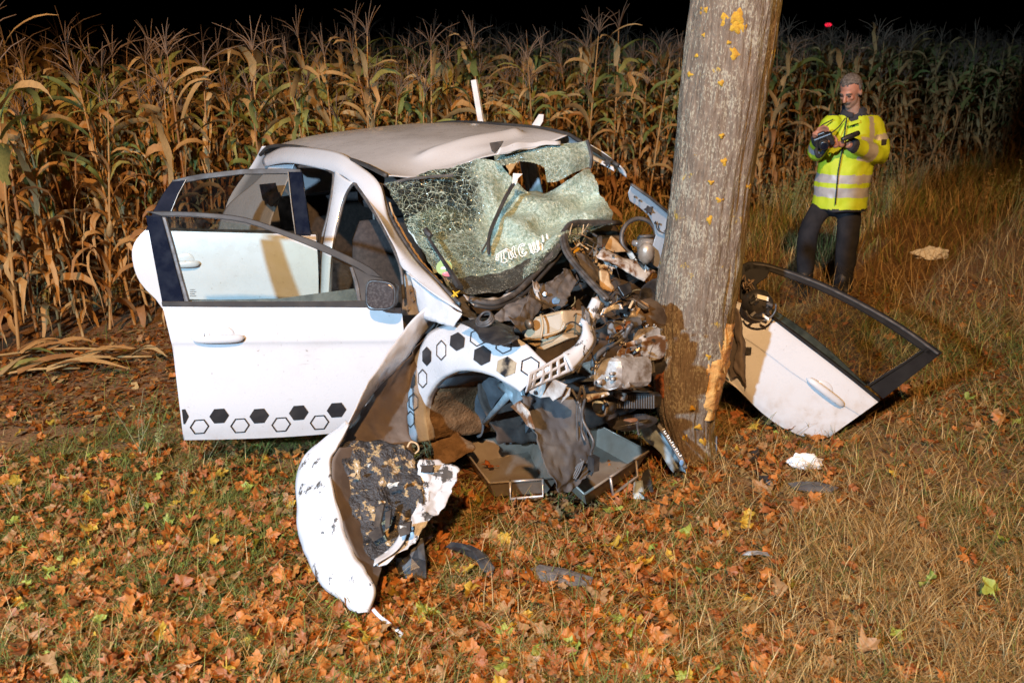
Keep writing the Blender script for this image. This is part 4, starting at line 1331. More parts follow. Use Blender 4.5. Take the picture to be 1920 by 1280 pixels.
# --- shattered windscreen
WS = [[(722, 346, 5.24), (790, 326, 5.34), (860, 310, 5.42), (918, 300, 5.46), (985, 358, 5.46), (1045, 352, 5.52), (1108, 318, 5.58)],
      [(748, 392, 5.05), (812, 384, 5.13), (872, 378, 5.22), (925, 372, 5.28), (985, 385, 5.32), (1052, 372, 5.42), (1120, 350, 5.50)],
      [(772, 438, 4.90), (830, 432, 4.98), (880, 425, 5.08), (925, 418, 5.18), (990, 415, 5.16), (1062, 400, 5.30), (1134, 380, 5.44)],
      [(798, 480, 4.76), (850, 475, 4.84), (895, 468, 4.93), (938, 458, 5.02), (1000, 443, 5.06), (1072, 422, 5.20), (1146, 402, 5.40)],
      [(828, 520, 4.62), (870, 515, 4.70), (912, 508, 4.77), (955, 495, 4.84), (1005, 472, 4.92), (1066, 440, 5.08), (1148, 413, 5.35)],
      [(860, 552, 4.52), (895, 550, 4.56), (930, 547, 4.60), (968, 534, 4.66), (1012, 505, 4.78), (1064, 458, 4.98), (1150, 420, 5.32)]]
def milk_attr(o, fn, nu, nv):
    a = o.data.attributes.new('milk', 'FLOAT', 'POINT')
    for k in range(len(o.data.vertices)):
        if k < nu * nv: a.data[k].value = fn((k % nu) / (nu - 1), (k // nu) / (nv - 1))
def ws_fn(s, t):
    # folds radiating from the impact on the right half
    if s < 0.42: return Vector((0, 0.010 * math.sin(s * 40), 0)) * t
    f = smooth01(0.42, 0.6, s)
    g = math.sin((s * 7 + t * 5) * 2.2) * 0.030 + math.sin((s * 13 - t * 7) * 1.7) * 0.024 + 0.02 * abs(math.sin(s * 9 + t * 13))
    return Vector((0.1, -1, 0.5)) * (g * f)
nu, nv = 84, 64
ws = sheet('windscreen', [vy(r) for r in WS], nu, nv, M['cracked'], CAR, thick=0.0, fn=ws_fn, amp=0.014, scale=9, crumple=0.012)
def milk(s, t):
    if t > 0.86: return 0.25
    if s < 0.44:
        clear = smooth01(0.50, 0.28, t) * smooth01(0.46, 0.36, s)
        return 0.36 - 0.34 * clear + 0.30 * smooth01(0.3, 0.44, s)
    return 0.82
milk_attr(ws, milk, nu, nv)
fl = [vy([(926, 294, 5.40), (968, 284, 5.46), (1020, 275, 5.52), (1070, 268, 5.56), (1102, 265, 5.58)]),
      vy([(930, 304, 5.36), (975, 300, 5.40), (1022, 295, 5.44), (1072, 288, 5.48), (1106, 284, 5.54)]),
      vy([(940, 312, 5.36), (985, 312, 5.38), (1026, 315, 5.40), (1072, 306, 5.44), (1108, 298, 5.52)]),
      vy([(958, 318, 5.40), (998, 330, 5.40), (1030, 342, 5.42), (1070, 328, 5.46), (1109, 312, 5.54)])]
flap = sheet('windscreen_flap', fl, 60, 30, M['cracked'], ws, thick=0.0, amp=0.016, scale=9, mask=lambda s, t: not (t > 0.35 + 1.4 * abs(s - 0.22) ** 1.2 and s < 0.48))
milk_attr(flap, lambda s, t: 0.72 if s > 0.3 else 0.5, 60, 30)
mb = MB(); mb.tube(crom(vy([(1101, 264, 5.57), (1107, 284, 5.53), (1109, 300, 5.52), (1107, 314, 5.55)]), 12), 0.011, 5); mb.build('screen_edge', M['rubber'], ws)
# black frit band along the lower edge, glittering with crumbs
band_t = vy([(838, 522, 4.59), (880, 520, 4.66), (925, 515, 4.73), (965, 500, 4.80), (1010, 478, 4.90), (1045, 455, 5.0)])
band_b = vy([(858, 553, 4.50), (895, 553, 4.54), (932, 549, 4.58), (970, 536, 4.64), (1013, 507, 4.75), (1060, 462, 4.94)])
def frit():
    m, n, l = nt('black_frit')
    p = n['Principled BSDF']
    v = n.new('ShaderNodeTexNoise'); v.inputs['Scale'].default_value = 190; l.new(coord(n), v.inputs['Vector'])
    big = tex_noise(n, l, coord(n), 14, 3)
    k = math_(n, l, 'ADD', math_(n, l, 'MULTIPLY', v.outputs[0], 0.8), math_(n, l, 'MULTIPLY', big.outputs[0], 0.25))
    l.new(mixc(n, l, ramp(n, l, k, [(0.60, 0), (0.70, 1)]), (0.035, 0.034, 0.028), (0.40, 0.40, 0.33)), p.inputs['Base Color'])
    p.inputs['Roughness'].default_value = 0.35
    l.new(bump(n, l, v.outputs[0], 0.6, 0.004), p.inputs['Normal'])
    M['frit'] = m
frit()
ribbon('frit_band', [p + Vector((0, -0.02, 0.008)) for p in band_t], [p + Vector((0, -0.02, 0.008)) for p in band_b], 40, 12, M['frit'], ws, thick=0.002, amp=0.012, scale=12, crumple=0.01)
mb = MB(); mb.tube(crom(vv([(722, 348, -.585), (760, 337, -.50), (800, 332, -.40), (850, 329, -.28)]), 30), 0.008, 5); mb.build('screen_edge', M['rubber'], ws)

# lettering along the foot of the windscreen: outline strokes of a blackletter face
def letters():
    T = [[(0, .45), (.1, .85), (.35, .95), (1.0, 1.1), (1.05, .95), (.72, .88), (.75, .3), (.95, .2), (1.0, .02), (.78, -.05), (.5, .1), (.5, .85), (.25, .75), (.2, .5), (.28, .42), (.2, .34), (0, .45)]]
    H = [[(-.1, .95), (.05, 1.1), (.25, .95), (.4, .8), (.45, .25), (.55, .1), (.4, -.02), (.2, .12), (.22, .7), (.05, .85), (-.1, .95)],
         [(.4, .6), (.62, .65), (.66, .9), (.85, 1.05), (.92, .85), (.84, .7), (.86, .2), (1.0, .1), (.85, -.05), (.64, .1), (.62, .5), (.42, .48)]]
    E = [[(.9, .9), (.7, 1.1), (.4, 1.05), (.15, .8), (.15, .3), (.35, 0), (.7, .0), (.95, .2), (.85, .28), (.6, .16), (.42, .28), (.42, .45), (.7, .55), (.62, .66), (.42, .6), (.42, .85), (.6, .95), (.8, .82), (.9, .9)]]
    Wl = [[(-.1, .9), (.05, 1.05), (.2, .9), (.2, .2), (.35, .05), (.48, .2), (.48, .95), (.6, 1.05), (.7, .9), (.7, .2), (.85, .05), (1.0, .25), (1.0, .95)],
          [(-.02, .82), (.06, .15), (.3, -.1), (.5, .05), (.8, -.1), (1.12, .2), (1.12, .9), (1.0, 1.05)]]
    h = [[(0, 1.15), (.18, 1.2), (.24, .65), (.5, .75), (.62, .55), (.58, .1), (.4, -.15), (.32, -.05), (.42, .15), (.42, .5), (.24, .48), (.22, .05), (.05, .02), (.04, .9), (0, 1.15)]]
    i = [[(.1, .62), (.2, .7), (.3, .6), (.3, .1), (.2, 0), (.1, .1), (.1, .62)], [(.1, .85), (.2, .95), (.3, .85), (.2, .75), (.1, .85)]]
    #  glyph, lower-left corner in the picture, right and up vectors, distance
    place = [(T, (930, 497), (21, -7), (-1, -22), 4.82), (H, (952, 488), (18, -7), (-4, -20), 4.85), (E, (973, 484), (17, -8), (-5, -20), 4.87), (Wl, (996, 476), (14, -6), (-4, -18), 4.90), (h, (1011, 470), (12, -6), (-3, -15), 4.93), (i, (1017, 455), (9, -4), (-2, -14), 4.98), (i, (1025, 449), (9, -4), (-2, -10), 5.0)]
    for g, o, r, u, Y in place:
        mb = MB()
        for st in g:
            pts = [PY(o[0] + r[0] * x + u[0] * y, o[1] + r[1] * x + u[1] * y, Y - 0.02 + 0.03 * y) for x, y in st]
            mb.tube(pts, 0.0028, 4)
        mb.build('sticker_letter', M['letter_white'], ws)
letters()
# round emission sticker
c = PY(833, 502, 4.66)
mb = MB(); mb.tube([c, c + Vector((0, -0.004, 0.002))], 0.040, 24); gs = mb.build('round_sticker', M['green_sticker'], ws)
mb = MB(); mb.box(c + Vector((0.002, -0.007, 0.0)), Vector((.018, 0, .002)), Vector((0, .001, 0)), Vector((0, 0, .007))); mb.build('sticker_plate', M['letter_white'], gs)
mb = MB(); mb.ball(PY(840, 514, 4.63), 0.03, .004, .013); mb.build('pink_badge', M['pink_sticker'], ws)
# wipers
mb = MB()
mb.tube(vy([(797, 428, 4.83), (801, 436, 4.82), (808, 443, 4.80)]), [0.012, .018, .014], 6)
mb.tube(vy([(803, 446, 4.80), (824, 478, 4.70), (846, 512, 4.60), (862, 540, 4.50)]), [0.008, .009, .013, .02], 6)
mb.build('wiper', M['black_plastic'], CAR)
mb = MB()
mb.tube(crom(vy([(968, 337, 5.28), (952, 362, 5.22), (934, 400, 5.12), (921, 430, 5.02), (916, 455, 4.94), (917, 477, 4.88)]), 16), [0.007] + [0.011] * 14 + [0.006], 6)
mb.tube(crom(vy([(966, 342, 5.26), (945, 380, 5.16), (925, 425, 5.02), (916, 448, 4.95), (903, 472, 4.90)]), 14), 0.005, 5)
mb.build('wiper', M['trim'], CAR)
pl = vy([(962, 325, 5.26), (980, 326, 5.26), (972, 334, 5.26), (968, 345, 5.25), (960, 346, 5.25)])
plate('glass_shard', pl, M['airbag'], ws, Vector((0, 0.006, 0)), 0)

# ------------------------------------------------------------ open doors on the car's right side
def strip_poly(A, B): return A + B[::-1]
def door_front():
    H, E = Vector((-.51, 4.50, 0)), Vector((-1.66, 4.33, 0))
    d = (E - H).normalized()
    n = Vector((d.y, -d.x, 0))            # outward normal candidates
    if n.y > 0: n = -n                   # faces the camera
    Bz = 0.905
    nW = (n * math.cos(R(13)) + UP * math.sin(R(13))).normalized()
    base = H + UP * Bz
    lo = lambda x, y, o=0.0: PP(x, y, H + n * o, n)
    hi = lambda x, y, o=0.0: PP(x, y, base + nW * o, nW)
    rows = []
    left = [(305, 571), (312, 600), (321, 638), (325, 655), (332, 715), (338, 765), (342, 800), (345, 824)]
    right = [(752, 577), (755, 598), (758, 634), (759, 650), (756, 700), (750, 745), (744, 778), (736, 800)]
    bul = [0.0, .012, .026, .020, .022, .018, .004, -.02]
    for k, (a, b) in enumerate(zip(left, right)):
        row = []
        for t in np.linspace(0, 1, 7):
            x = a[0] + (b[0] - a[0]) * t; y = a[1] + (b[1] - a[1]) * t
            if k == 7: y += 6 * math.sin(t * math.pi)
            row.append(lo(x, y, bul[k]))
        rows.append(row)
    rt = sheet('front_door', rows, 40, 40, W_, CAR, thick=0.0)
    # inner panel gives the door its thickness
    inner = [[p - n * 0.10 for p in r] for r in rows]
    sheet('door_card', inner, 12, 12, M['grey_plastic'], rt, thick=0.03)
    sheet('door_edge', [[r[0] for r in rows], [r[0] - n * 0.10 for r in rows]], 16, 4, W_, rt, thick=0.004)
    sheet('door_edge', [rows[-1], [p - n * 0.10 for p in rows[-1]]], 16, 4, W_, rt, thick=0.004)
    # upper frame
    To = [(272, 396), (320, 396), (376, 398), (457, 407), (532, 431), (611, 460), (689, 498), (718, 521)]
    Ti = [(303, 406), (330, 406), (380, 408), (455, 417), (528, 441), (602, 471), (664, 500), (690, 517)]
    def bar(name, A, B, f, mat, th=0.035, out=0.0):
        a, b = crom([f(*p, out) for p in A], 24), crom([f(*p, out) for p in B], 24)
        V = a + b + [p - nW * th for p in a] + [p - nW * th for p in b]
        k = 24
        F = []
        for i in range(k - 1):
            F += [(i, i + 1, k + i + 1, k + i), (2 * k + i, 3 * k + i, 3 * k + i + 1, 2 * k + i + 1), (i, 2 * k + i, 2 * k + i + 1, i + 1), (k + i, k + i + 1, 3 * k + i + 1, 3 * k + i)]
        F += [(0, k, 3 * k, 2 * k), (k - 1, 3 * k - 1, 4 * k - 1, 2 * k - 1)]
        return mod_bevel(mk(name, V, F, mat, rt), 0.004, 1)
    bar('window_frame', To, Ti, hi, M['trim'])
    # glossy black applique at the rear edge
    plate('pillar_applique', [hi(273, 404), hi(303, 406), hi(346, 566), hi(304, 568)], M['gloss_black'], rt, -nW * 0.035)
    bar('window_channel', [(303, 406), (318, 460), (334, 520), (347, 566)], [(311, 407), (326, 460), (342, 520), (355, 566)], hi, M['rubber'], 0.03, 0.004)
    bar('belt_moulding', [(302, 565), (450, 565), (600, 565), (690, 563)], [(304, 575), (450, 576), (600, 576), (752, 577)], lambda x, y, o=0: lo(x, y, o + 0.006), M['trim'], 0.03)
    g = [(311, 409), (380, 411), (455, 420), (528, 444), (600, 473), (660, 501), (670, 530), (676, 564), (520, 564), (353, 564)]
    mk('window_glass', [hi(*p, -0.012) for p in g], [tuple(range(len(g)))], M['door_glass'], rt)
    plate('mirror_sail', [hi(660, 498), hi(692, 515), hi(720, 523), hi(724, 556), hi(700, 566), hi(674, 566), hi(668, 530)], M['trim'], rt, -nW * 0.03)
    bar('sail_channel', [(655, 500), (664, 530), (670, 565)], [(662, 500), (672, 530), (678, 565)], hi, M['rubber'], 0.025, 0.005)
    plate('inner_belt_trim', [hi(353, 563, -.02), hi(520, 560, -.02), hi(664, 541, -.02), hi(676, 566, -.02), hi(520, 568, -.02), hi(353, 568, -.02)], M['rubber'], rt, -nW * 0.02, 0)
    # mirror: housing and scratched glass facing back towards the camera
    c = lo(714, 554, 0.13)
    mx, mz = Vector((1, -0.25, 0)).normalized(), Vector((0.05, 0.1, 1)).normalized()
    my = mx.cross(mz).normalized()
    if my.y > 0: my = -my                # my points to the camera
    def ring(w, h, dep, k=22, sq=0.55):
        return [c + mx * (math.copysign(abs(math.cos(a)) ** sq, math.cos(a)) * w) + mz * (math.copysign(abs(math.sin(a)) ** sq, math.sin(a)) * h * (1 - 0.14 * math.cos(a))) + my * dep for a in [2 * math.pi * q / k for q in range(k)]]
    m = MB(); m.loft([ring(.03, .03, -.11), ring(.06, .055, -.09), ring(.074, .068, -.04), ring(.078, .072, 0.0), ring(.074, .068, .008), ring(.068, .062, .004)])
    mr = m.build('wing_mirror', M['black_plastic'], rt, True)
    m = MB(); m.loft([ring(.067, .061, .0045), ring(.064, .058, .006)]); m.build('mirror_glass', M['mirror_glass'], mr)
    m = MB(); m.tube([c - my * 0.06 + mx * 0.03, hi(722, 562, -0.01)], 0.03, 8); m.build('mirror_foot', M['black_plastic'], mr, True)
    # handle: recess bowl, bar, key cover
    hb = MB()
    L0, L1 = lo(359, 634, 0.030), lo(459, 632, 0.030)
    ex = (L1 - L0).normalized()
    ez = UP
    N = 20; rings = []
    for i in range(N + 1):
        t = i / N
        p = L0.lerp(L1, t)
        s = (1 - abs(2 * t - 1) ** 6) ** 0.5 if 0 < t < 1 else 0.06
        prot = 0.010 + 0.022 * math.sin(math.pi * t) ** 0.7
        rings.append([p + n * (prot * 0.8) + ez * (math.sin(a) * 0.021 * s) + n * (math.cos(a) * 0.012 * s) for a in [2 * math.pi * q / 10 for q in range(10)]])
    hb.loft(rings); hd = hb.build('door_handle', W_, rt, True)
    bw = MB(); cc = lo(415, 627, 0.022)
    bw.ball(cc, .062, .010, .042, nu=20, nv=12, ax=(ex, n, UP)); bw.build('handle_bowl', W_, hd, True)
    kc = MB(); kc.tube([lo(383, 624, .060), lo(383, 643, .060)], 0.0012, 4); kc.build('handle_joint', M['trim'], hd)
    # decals in two staggered rows
    SF = on_surf(rt)
    def decal(P, c, ring=None):
        m = 4
        Q = [(P[k][0] + (P[(k + 1) % len(P)][0] - P[k][0]) * j / m, P[k][1] + (P[(k + 1) % len(P)][1] - P[k][1]) * j / m) for k in range(len(P)) for j in range(m)]
        A = [SF(*q) for q in Q]; k = len(A)
        if ring is None: mk('hexagon_decal', [SF(*c)] + A, [(0, 1 + i, 1 + (i + 1) % k) for i in range(k)], M['decal_black'], rt)
        else:
            B = [SF(c[0] + (x - c[0]) * ring, c[1] + (y - c[1]) * ring) for x, y in Q]
            mk('hexagon_decal', A + B, [(i, (i + 1) % k, k + (i + 1) % k, k + i) for i in range(k)], M['decal_black'], rt)
    def hx(x, y, ring=None, clip=None):
        P = [(x + 18.5 * math.cos(math.pi / 3 * k), y - 1.2 * math.cos(math.pi / 3 * k) - 15.5 * math.sin(math.pi / 3 * k)) for k in range(6)]
        decal(P, (x, y), ring)
    for x, y in ((411, 779), (486, 779), (560, 773), (631, 768)): hx(x, y)
    for x, y in ((374, 799), (450, 797), (527, 795), (599, 791)): hx(x, y, 0.84)
    decal([(341, 767), (347, 766), (354, 780), (347, 794), (344, 794)], (347, 780))
    et = MB()
    for k in range(4):
        et.tube([hi(356, 543 + 4 * k, -.009), hi(366 + 2 * (k % 2), 543 + 4 * k, -.009)], 0.0016, 4)
    et.build('glass_stamp', M['rubber'], rt)
    return rt
def mirror_g():
    m, n, l = nt('mirror_glass')
    p = n['Principled BSDF']
    p.inputs['Metallic'].default_value = 0.6
    p.inputs['Roughness'].default_value = 0.25
    t = tex_noise(n, l, coord(n), 90, 5)
    l.new(mixc(n, l, ramp(n, l, t.outputs[0], [(0.45, 0), (0.8, 1)]), (0.07, 0.055, 0.05), (0.20, 0.17, 0.15)), p.inputs['Base Color'])
    M['mirror_glass'] = m
mirror_g()
DF = door_front()

def door_rear():
    H, E = Vector((-1.10, 5.36, 0)), Vector((-2.12, 5.28, 0))
    d = (E - H).normalized()
    n = Vector((d.y, -d.x, 0))
    if n.y > 0: n = -n
    nW = (n * math.cos(R(13)) + UP * math.sin(R(13))).normalized()
    base = PP(430, 440, H, n)
    lo = lambda x, y, o=0.0: PP(x, y, H + n * o, n)
    hi = lambda x, y, o=0.0: PP(x, y, base + nW * o, nW)
    left = [(272, 432), (256, 450), (248, 472), (253, 506), (268, 536), (302, 572), (330, 630), (350, 690), (365, 720)]
    right = [(592, 440), (594, 460), (596, 490), (597, 520), (597, 550), (596, 590), (594, 640), (590, 690), (586, 716)]
    bul = [0, .01, .02, .025, .022, .02, .02, .012, 0]
    rows = []
    for k, (a, b) in enumerate(zip(left, right)):
        rows.append([lo(a[0] + (b[0] - a[0]) * t, a[1] + (b[1] - a[1]) * t, bul[k]) for t in np.linspace(0, 1, 7)])
    rt = sheet('rear_door', rows, 30, 36, W_, CAR, thick=0.0)
    sheet('door_card', [[p - n * 0.09 for p in r] for r in rows], 10, 12, M['grey_plastic'], rt, thick=0.03)
    sheet('door_edge', [[r[0] for r in rows], [r[0] - n * 0.09 for r in rows]], 18, 4, W_, rt, thick=0.004)
    def poly(name, P, f, mat, th=0.03, o=0.0): return plate(name, [f(x, y, o) for x, y in P], mat, rt, -nW * th, 0.003)
    poly('window_frame', [(322, 338), (350, 331), (376, 326), (454, 317), (530, 316), (563, 317), (566, 328), (530, 326), (454, 327), (380, 336), (350, 342), (326, 350)], hi, M['trim'])
    poly('frame_post', [(540, 322), (566, 322), (583, 442), (554, 442)], hi, M['gloss_black'], 0.03, 0.002)
    poly('quarter_applique', [(322, 340), (349, 337), (334, 362), (321, 396), (300, 436), (272, 434), (289, 392), (305, 364)], hi, M['navy_matte'], 0.03, 0.001)
    m = MB(); m.tube([hi(349, 337, .006), hi(334, 364, .006), hi(321, 396, .006)], 0.0025, 6); m.build('chrome_edge', M['dull_alu'], rt)
    m = MB(); m.tube([hi(540, 322, .008), hi(546, 380, .008), hi(554, 440, .008)], 0.003, 6); m.build('chrome_edge', M['dull_alu'], rt)
    g = [(349, 339), (380, 334), (454, 326), (530, 325), (541, 328), (554, 440), (430, 442), (300, 440), (321, 396), (334, 364)]
    mk('window_glass', [hi(*p, -0.01) for p in g], [tuple(range(len(g)))], M['dark_glass'], rt)
    # handle
    hb = MB(); L0, L1 = lo(318, 494, .028), lo(376, 493, .028); N = 14; rings = []
    for i in range(N + 1):
        t = i / N; p = L0.lerp(L1, t); s = (1 - abs(2 * t - 1) ** 6) ** .5 if 0 < t < 1 else .06
        rings.append([p + n * (0.008 + 0.02 * math.sin(math.pi * t) ** .7) + UP * (math.sin(a) * .02 * s) + n * (math.cos(a) * .011 * s) for a in [2 * math.pi * q / 10 for q in range(10)]])
    hb.loft(rings); hd = hb.build('door_handle', W_, rt, True)
    bw = MB(); bw.ball(lo(346, 487, .02), .058, .01, .04, nu=18, nv=10, ax=(d, n, UP)); bw.build('handle_bowl', W_, hd, True)
    m = MB(); m.tube([lo(592, 512, -.02), lo(606, 506, -.10)], 0.010, 8); m.build('door_check', M['steel'], rt)
    return rt
DR = door_rear()

# ------------------------------------------------------------ right front wing with decals
wing_out = vv([(784, 829, -.85), (766, 820, -.86), (759, 777, -.875), (755, 730, -.88), (767, 694, -.88), (786, 655, -.87), (806, 622, -.84), (848, 606, -.80), (900, 612, -.80), (973, 636, -.80), (1036, 692, -.80)])
wing_in = vv([(805, 826, -.86), (801, 800, -.875), (798, 777, -.88), (800, 755, -.89), (806, 738, -.895), (823, 714, -.90), (854, 697, -.90), (884, 695, -.90), (920, 703, -.90), (950, 718, -.895), (975, 735, -.89)])
WING = ribbon('front_wing', wing_out, wing_in, 70, 16, W_, CAR, bulge=0.020, bdir=-CL, thick=0.004, amp=0.004, scale=9)
arch = crom(wing_in, 60)
ribbon('arch_lip', [p for p in arch[::3]], [p + CL * 0.035 + UP * -0.004 for p in arch[::3]], 40, 4, M['paint_dirty'], WING, thick=0.003)
WSF = on_surf(WING)
def wingdec(px, py, rx, ry, ring=None, mat='decal_black', rot=0.0):
    P = []
    for k in range(6):
        a = math.pi / 3 * k + math.pi / 2 + rot
        P.append((px + math.cos(a) * rx, py - math.sin(a) * ry))
    Q = [(P[k][0] + (P[(k + 1) % 6][0] - P[k][0]) * j / 4, P[k][1] + (P[(k + 1) % 6][1] - P[k][1]) * j / 4) for k in range(6) for j in range(4)]
    A = [WSF(*q, 0.006) for q in Q]; k = len(A)
    if ring is None: mk('hexagon_decal', [WSF(px, py, .007)] + A, [(0, 1 + i, 1 + (i + 1) % k) for i in range(k)], M[mat], WING)
    else:
        B = [WSF(px + (x - px) * ring, py + (y - py) * ring, 0.006) for x, y in Q]
        mk('hexagon_decal', A + B, [(i, (i + 1) % k, k + (i + 1) % k, k + i) for i in range(k)], M[mat], WING)
wingdec(859, 641, 15.5, 17.5, rot=-.1); wingdec(906, 667, 18, 18.5, rot=-.1); wingdec(951, 688, 20, 19, mat='decal_torn', rot=-.12)
wingdec(829, 657, 10.5, 19, .86); wingdec(995, 688, 19.5, 19, .86, rot=-.1)
wingdec(802, 668, 9.5, 18); wingdec(773, 713, 8.5, 15)
wingdec(794, 709, 9.5, 18, .86); wingdec(777, 753, 10.5, 17.5, .86); wingdec(771, 785, 8.5, 16, .86)
wingdec(897, 634, 16, 17, .88, rot=-.1); wingdec(946, 648, 17, 17, .88, rot=-.1)
# peeled, mud-splashed arch liner and the wheel house behind it
lin_o = [p + CL * 0.03 for p in crom(wing_in, 12)]
def house(d, dz): return [p + CL * d + CF * 0.02 - UP * dz for p in lin_o]
sheet('wheel_house', [r[5:] for r in (lin_o, house(.16, .01), house(.34, .03), house(.48, .10))], 30, 14, M['underseal'], CAR, thick=0.004, amp=0.015, scale=7)
sheet('muddy_wheel_house', [r[:6] for r in (lin_o, house(.16, .01), house(.34, .03), house(.48, .10))], 24, 14, M['mud'], CAR, thick=0.004, amp=0.02, scale=9, crumple=.01)
plate('wheel_house_wall', vv([(800, 700, -.40), (1010, 680, -.40), (1010, 770, -.40), (975, 830, -.40), (800, 850, -.40)]), M['underseal'], CAR, CL * 0.03, 0)
sheet('muddy_liner', [vv([(800, 745, -.84), (815, 760, -.80), (840, 785, -.74)]), vv([(799, 790, -.84), (825, 800, -.78), (862, 815, -.70)]), vv([(806, 826, -.84), (835, 840, -.78), (895, 838, -.66)]), vv([(815, 866, -.84), (838, 872, -.80), (868, 858, -.74)])], 24, 24, M['mud'], CAR, amp=0.02, scale=10, crumple=0.012)
sheet('torn_house_panel', [vv([(872, 740, -.62), (915, 708, -.62), (950, 712, -.62)]), vv([(875, 770, -.60), (915, 745, -.60), (945, 740, -.60)]), vv([(880, 800, -.58), (900, 790, -.58), (915, 775, -.58)]), vv([(893, 818, -.58), (900, 815, -.58), (904, 805, -.58)])], 20, 20, M['underseal'], CAR, amp=0.02, scale=9)
mb = MB()
mb.tube(vv([(909, 792, -.60), (935, 762, -.66), (958, 735, -.72)]), [.014, .016, .020], 8); mb.tube(vv([(940, 722, -.66), (958, 730, -.70), (966, 745, -.74)]), [.02, .03, .025], 8)
mb.build('brace', M['galv'], CAR, True)
plate('wing_bracket', vv([(938, 712, -.72), (975, 730, -.78), (980, 748, -.78), (962, 760, -.76), (955, 738, -.74)]), M['galv'], CAR, CL * 0.02)
mb = MB(); pts = crom(vv([(990, 775, -.42), (975, 795, -.42), (960, 815, -.44), (950, 832, -.46)]), 26)
for k in range(25): mb.ball(pts[k], 0.014, .014, .012, nu=6, nv=4)
mb.build('ribbed_boot', M['black_plastic'], CAR, True)
# felt splash liner hanging down in front of the wheel
sheet('hanging_liner', [vv([(978, 742, -.86), (1020, 738, -.74), (1060, 742, -.66), (1086, 740, -.60)]), vv([(990, 785, -.86), (1025, 785, -.76), (1065, 785, -.68), (1098, 780, -.60)]), vv([(1008, 830, -.86), (1040, 835, -.77), (1075, 830, -.68), (1108, 825, -.60)]), vv([(1020, 875, -.86), (1048, 885, -.78), (1078, 878, -.70), (1112, 868, -.60)]), vv([(1040, 905, -.84), (1055, 925, -.80), (1072, 918, -.74), (1100, 895, -.66)])], 36, 36, M['liner'], CAR, amp=0.02, scale=8, crumple=0.022)
plate('liner_tear', vv([(957, 762, -.88), (972, 752, -.88), (990, 772, -.88), (1000, 804, -.88), (988, 798, -.88), (975, 778, -.88)]), M['paint_rusty'], CAR, CL * 0.008, 0)

# ------------------------------------------------------------ bonnet, torn loose and folded down over the right wing
def zY(py):
    K = [(560, 4.44), (590, 4.40), (650, 4.22), (710, 4.02), (790, 3.80), (850, 3.68), (920, 3.58), (980, 3.48), (1050, 3.36), (1108, 3.24), (1150, 3.15), (1200, 3.05)]
    for (a, b), (c, d) in zip(K, K[1:]):
        if py <= c: return b + (d - b) * (py - a) / (c - a)
    return 3.05
def hb(lst, dY=0.0): return [PY(x, y, zY(y) + dY + (e[0] if e else 0)) for x, y, *e in lst]
bl = [(650, 788, .06), (600, 826, .05), (566, 864, .05), (552, 912, .06), (555, 965, .06), (566, 1020, .05), (592, 1072, .04), (624, 1114, .03), (656, 1144, .02)]
br = [(656, 796, 0), (636, 838, -.02), (622, 866, -.03), (625, 920, -.04), (641, 975, -.04), (663, 1030, -.04), (686, 1074, -.03), (704, 1108, -.02), (693, 1147, 0)]
def bmid(t, d): return hb([(a[0] + (b_[0] - a[0]) * t, a[1] + (b_[1] - a[1]) * t, a[2] + (b_[2] - a[2]) * t + d) for a, b_ in zip(bl, br)])
def bon_fn(s, t):
    # creases across the folded panel
    k = 0.010 * (abs((s * 3.7 + 0.6 * t) % 1 - .5) - .25) + 0.012 * (abs((s * 2.1 - 0.9 * t + .3) % 1 - .5) - .25)
    return Vector((-.4, -.8, 0)) * k
BON = sheet('bonnet', [bmid(0, .03), bmid(.10, 0), bmid(.55, -.022), bmid(.88, -.02), bmid(1, 0.0)], 70, 20, M['torn'], CAR, thick=0.004, amp=0.014, scale=5, crumple=0.010, fn=bon_fn)
ribbon('bonnet_frame', hb([(x, y, e + .004) for x, y, e in br[1:8]]), hb([(668, 836, .06), (664, 880, .06), (668, 930, .06), (680, 980, .06), (696, 1030, .05), (712, 1056, .03), (716, 1066, .02)]), 40, 8, M['brown_inner'], BON, thick=.004, amp=.006, scale=8)
ribbon('bonnet_edge', hb([(806, 570), (775, 598), (738, 646), (694, 710), (652, 786), (620, 830), (604, 850, .03)]), hb([(834, 590, .14), (808, 614, .17), (770, 660, .19), (724, 712, .19), (678, 768, .17), (645, 818, .12), (630, 852, .04)]), 50, 10, W_, BON, bulge=0.016, bdir=Vector((.3, -.7, .3)), thick=0.004, amp=0.010, scale=8, crumple=0.008)
ribbon('bonnet_inner', hb([(832, 594, .15), (806, 618, .18), (768, 664, .20), (722, 716, .20), (676, 772, .18), (643, 822, .13), (634, 866, .06)]), hb([(812, 626, .20), (794, 660, .26), (772, 700, .30), (764, 745, .32), (768, 800, .30), (778, 850, .24), (786, 880, .16)]), 40, 20, M['brown_inner'], BON, bulge=0.07, bdir=Vector((0, 1, 0)), thick=0.004, amp=0.02, scale=7, crumple=0.02)
pad = sheet('insulation_pad', [hb([(634, 838, .02), (680, 826, .06), (735, 838, .10), (788, 852, .12)]), hb([(628, 880, .0), (672, 875, .05), (730, 885, .08), (790, 892, .10)]), hb([(632, 925, 0), (676, 925, .05), (732, 930, .08), (788, 935, .08)]), hb([(646, 975, 0), (686, 975, .05), (735, 975, .07), (780, 970, .06)]), hb([(668, 1025, 0), (698, 1020, .04), (735, 1015, .05), (766, 1005, .04)]), hb([(692, 1058, 0), (708, 1052, .02), (728, 1046, .03), (748, 1034, .03)])], 60, 60, M['burnt_pad'], BON, amp=0.045, scale=6, crumple=0.018, thick=0.004)
rb = random.Random(4)
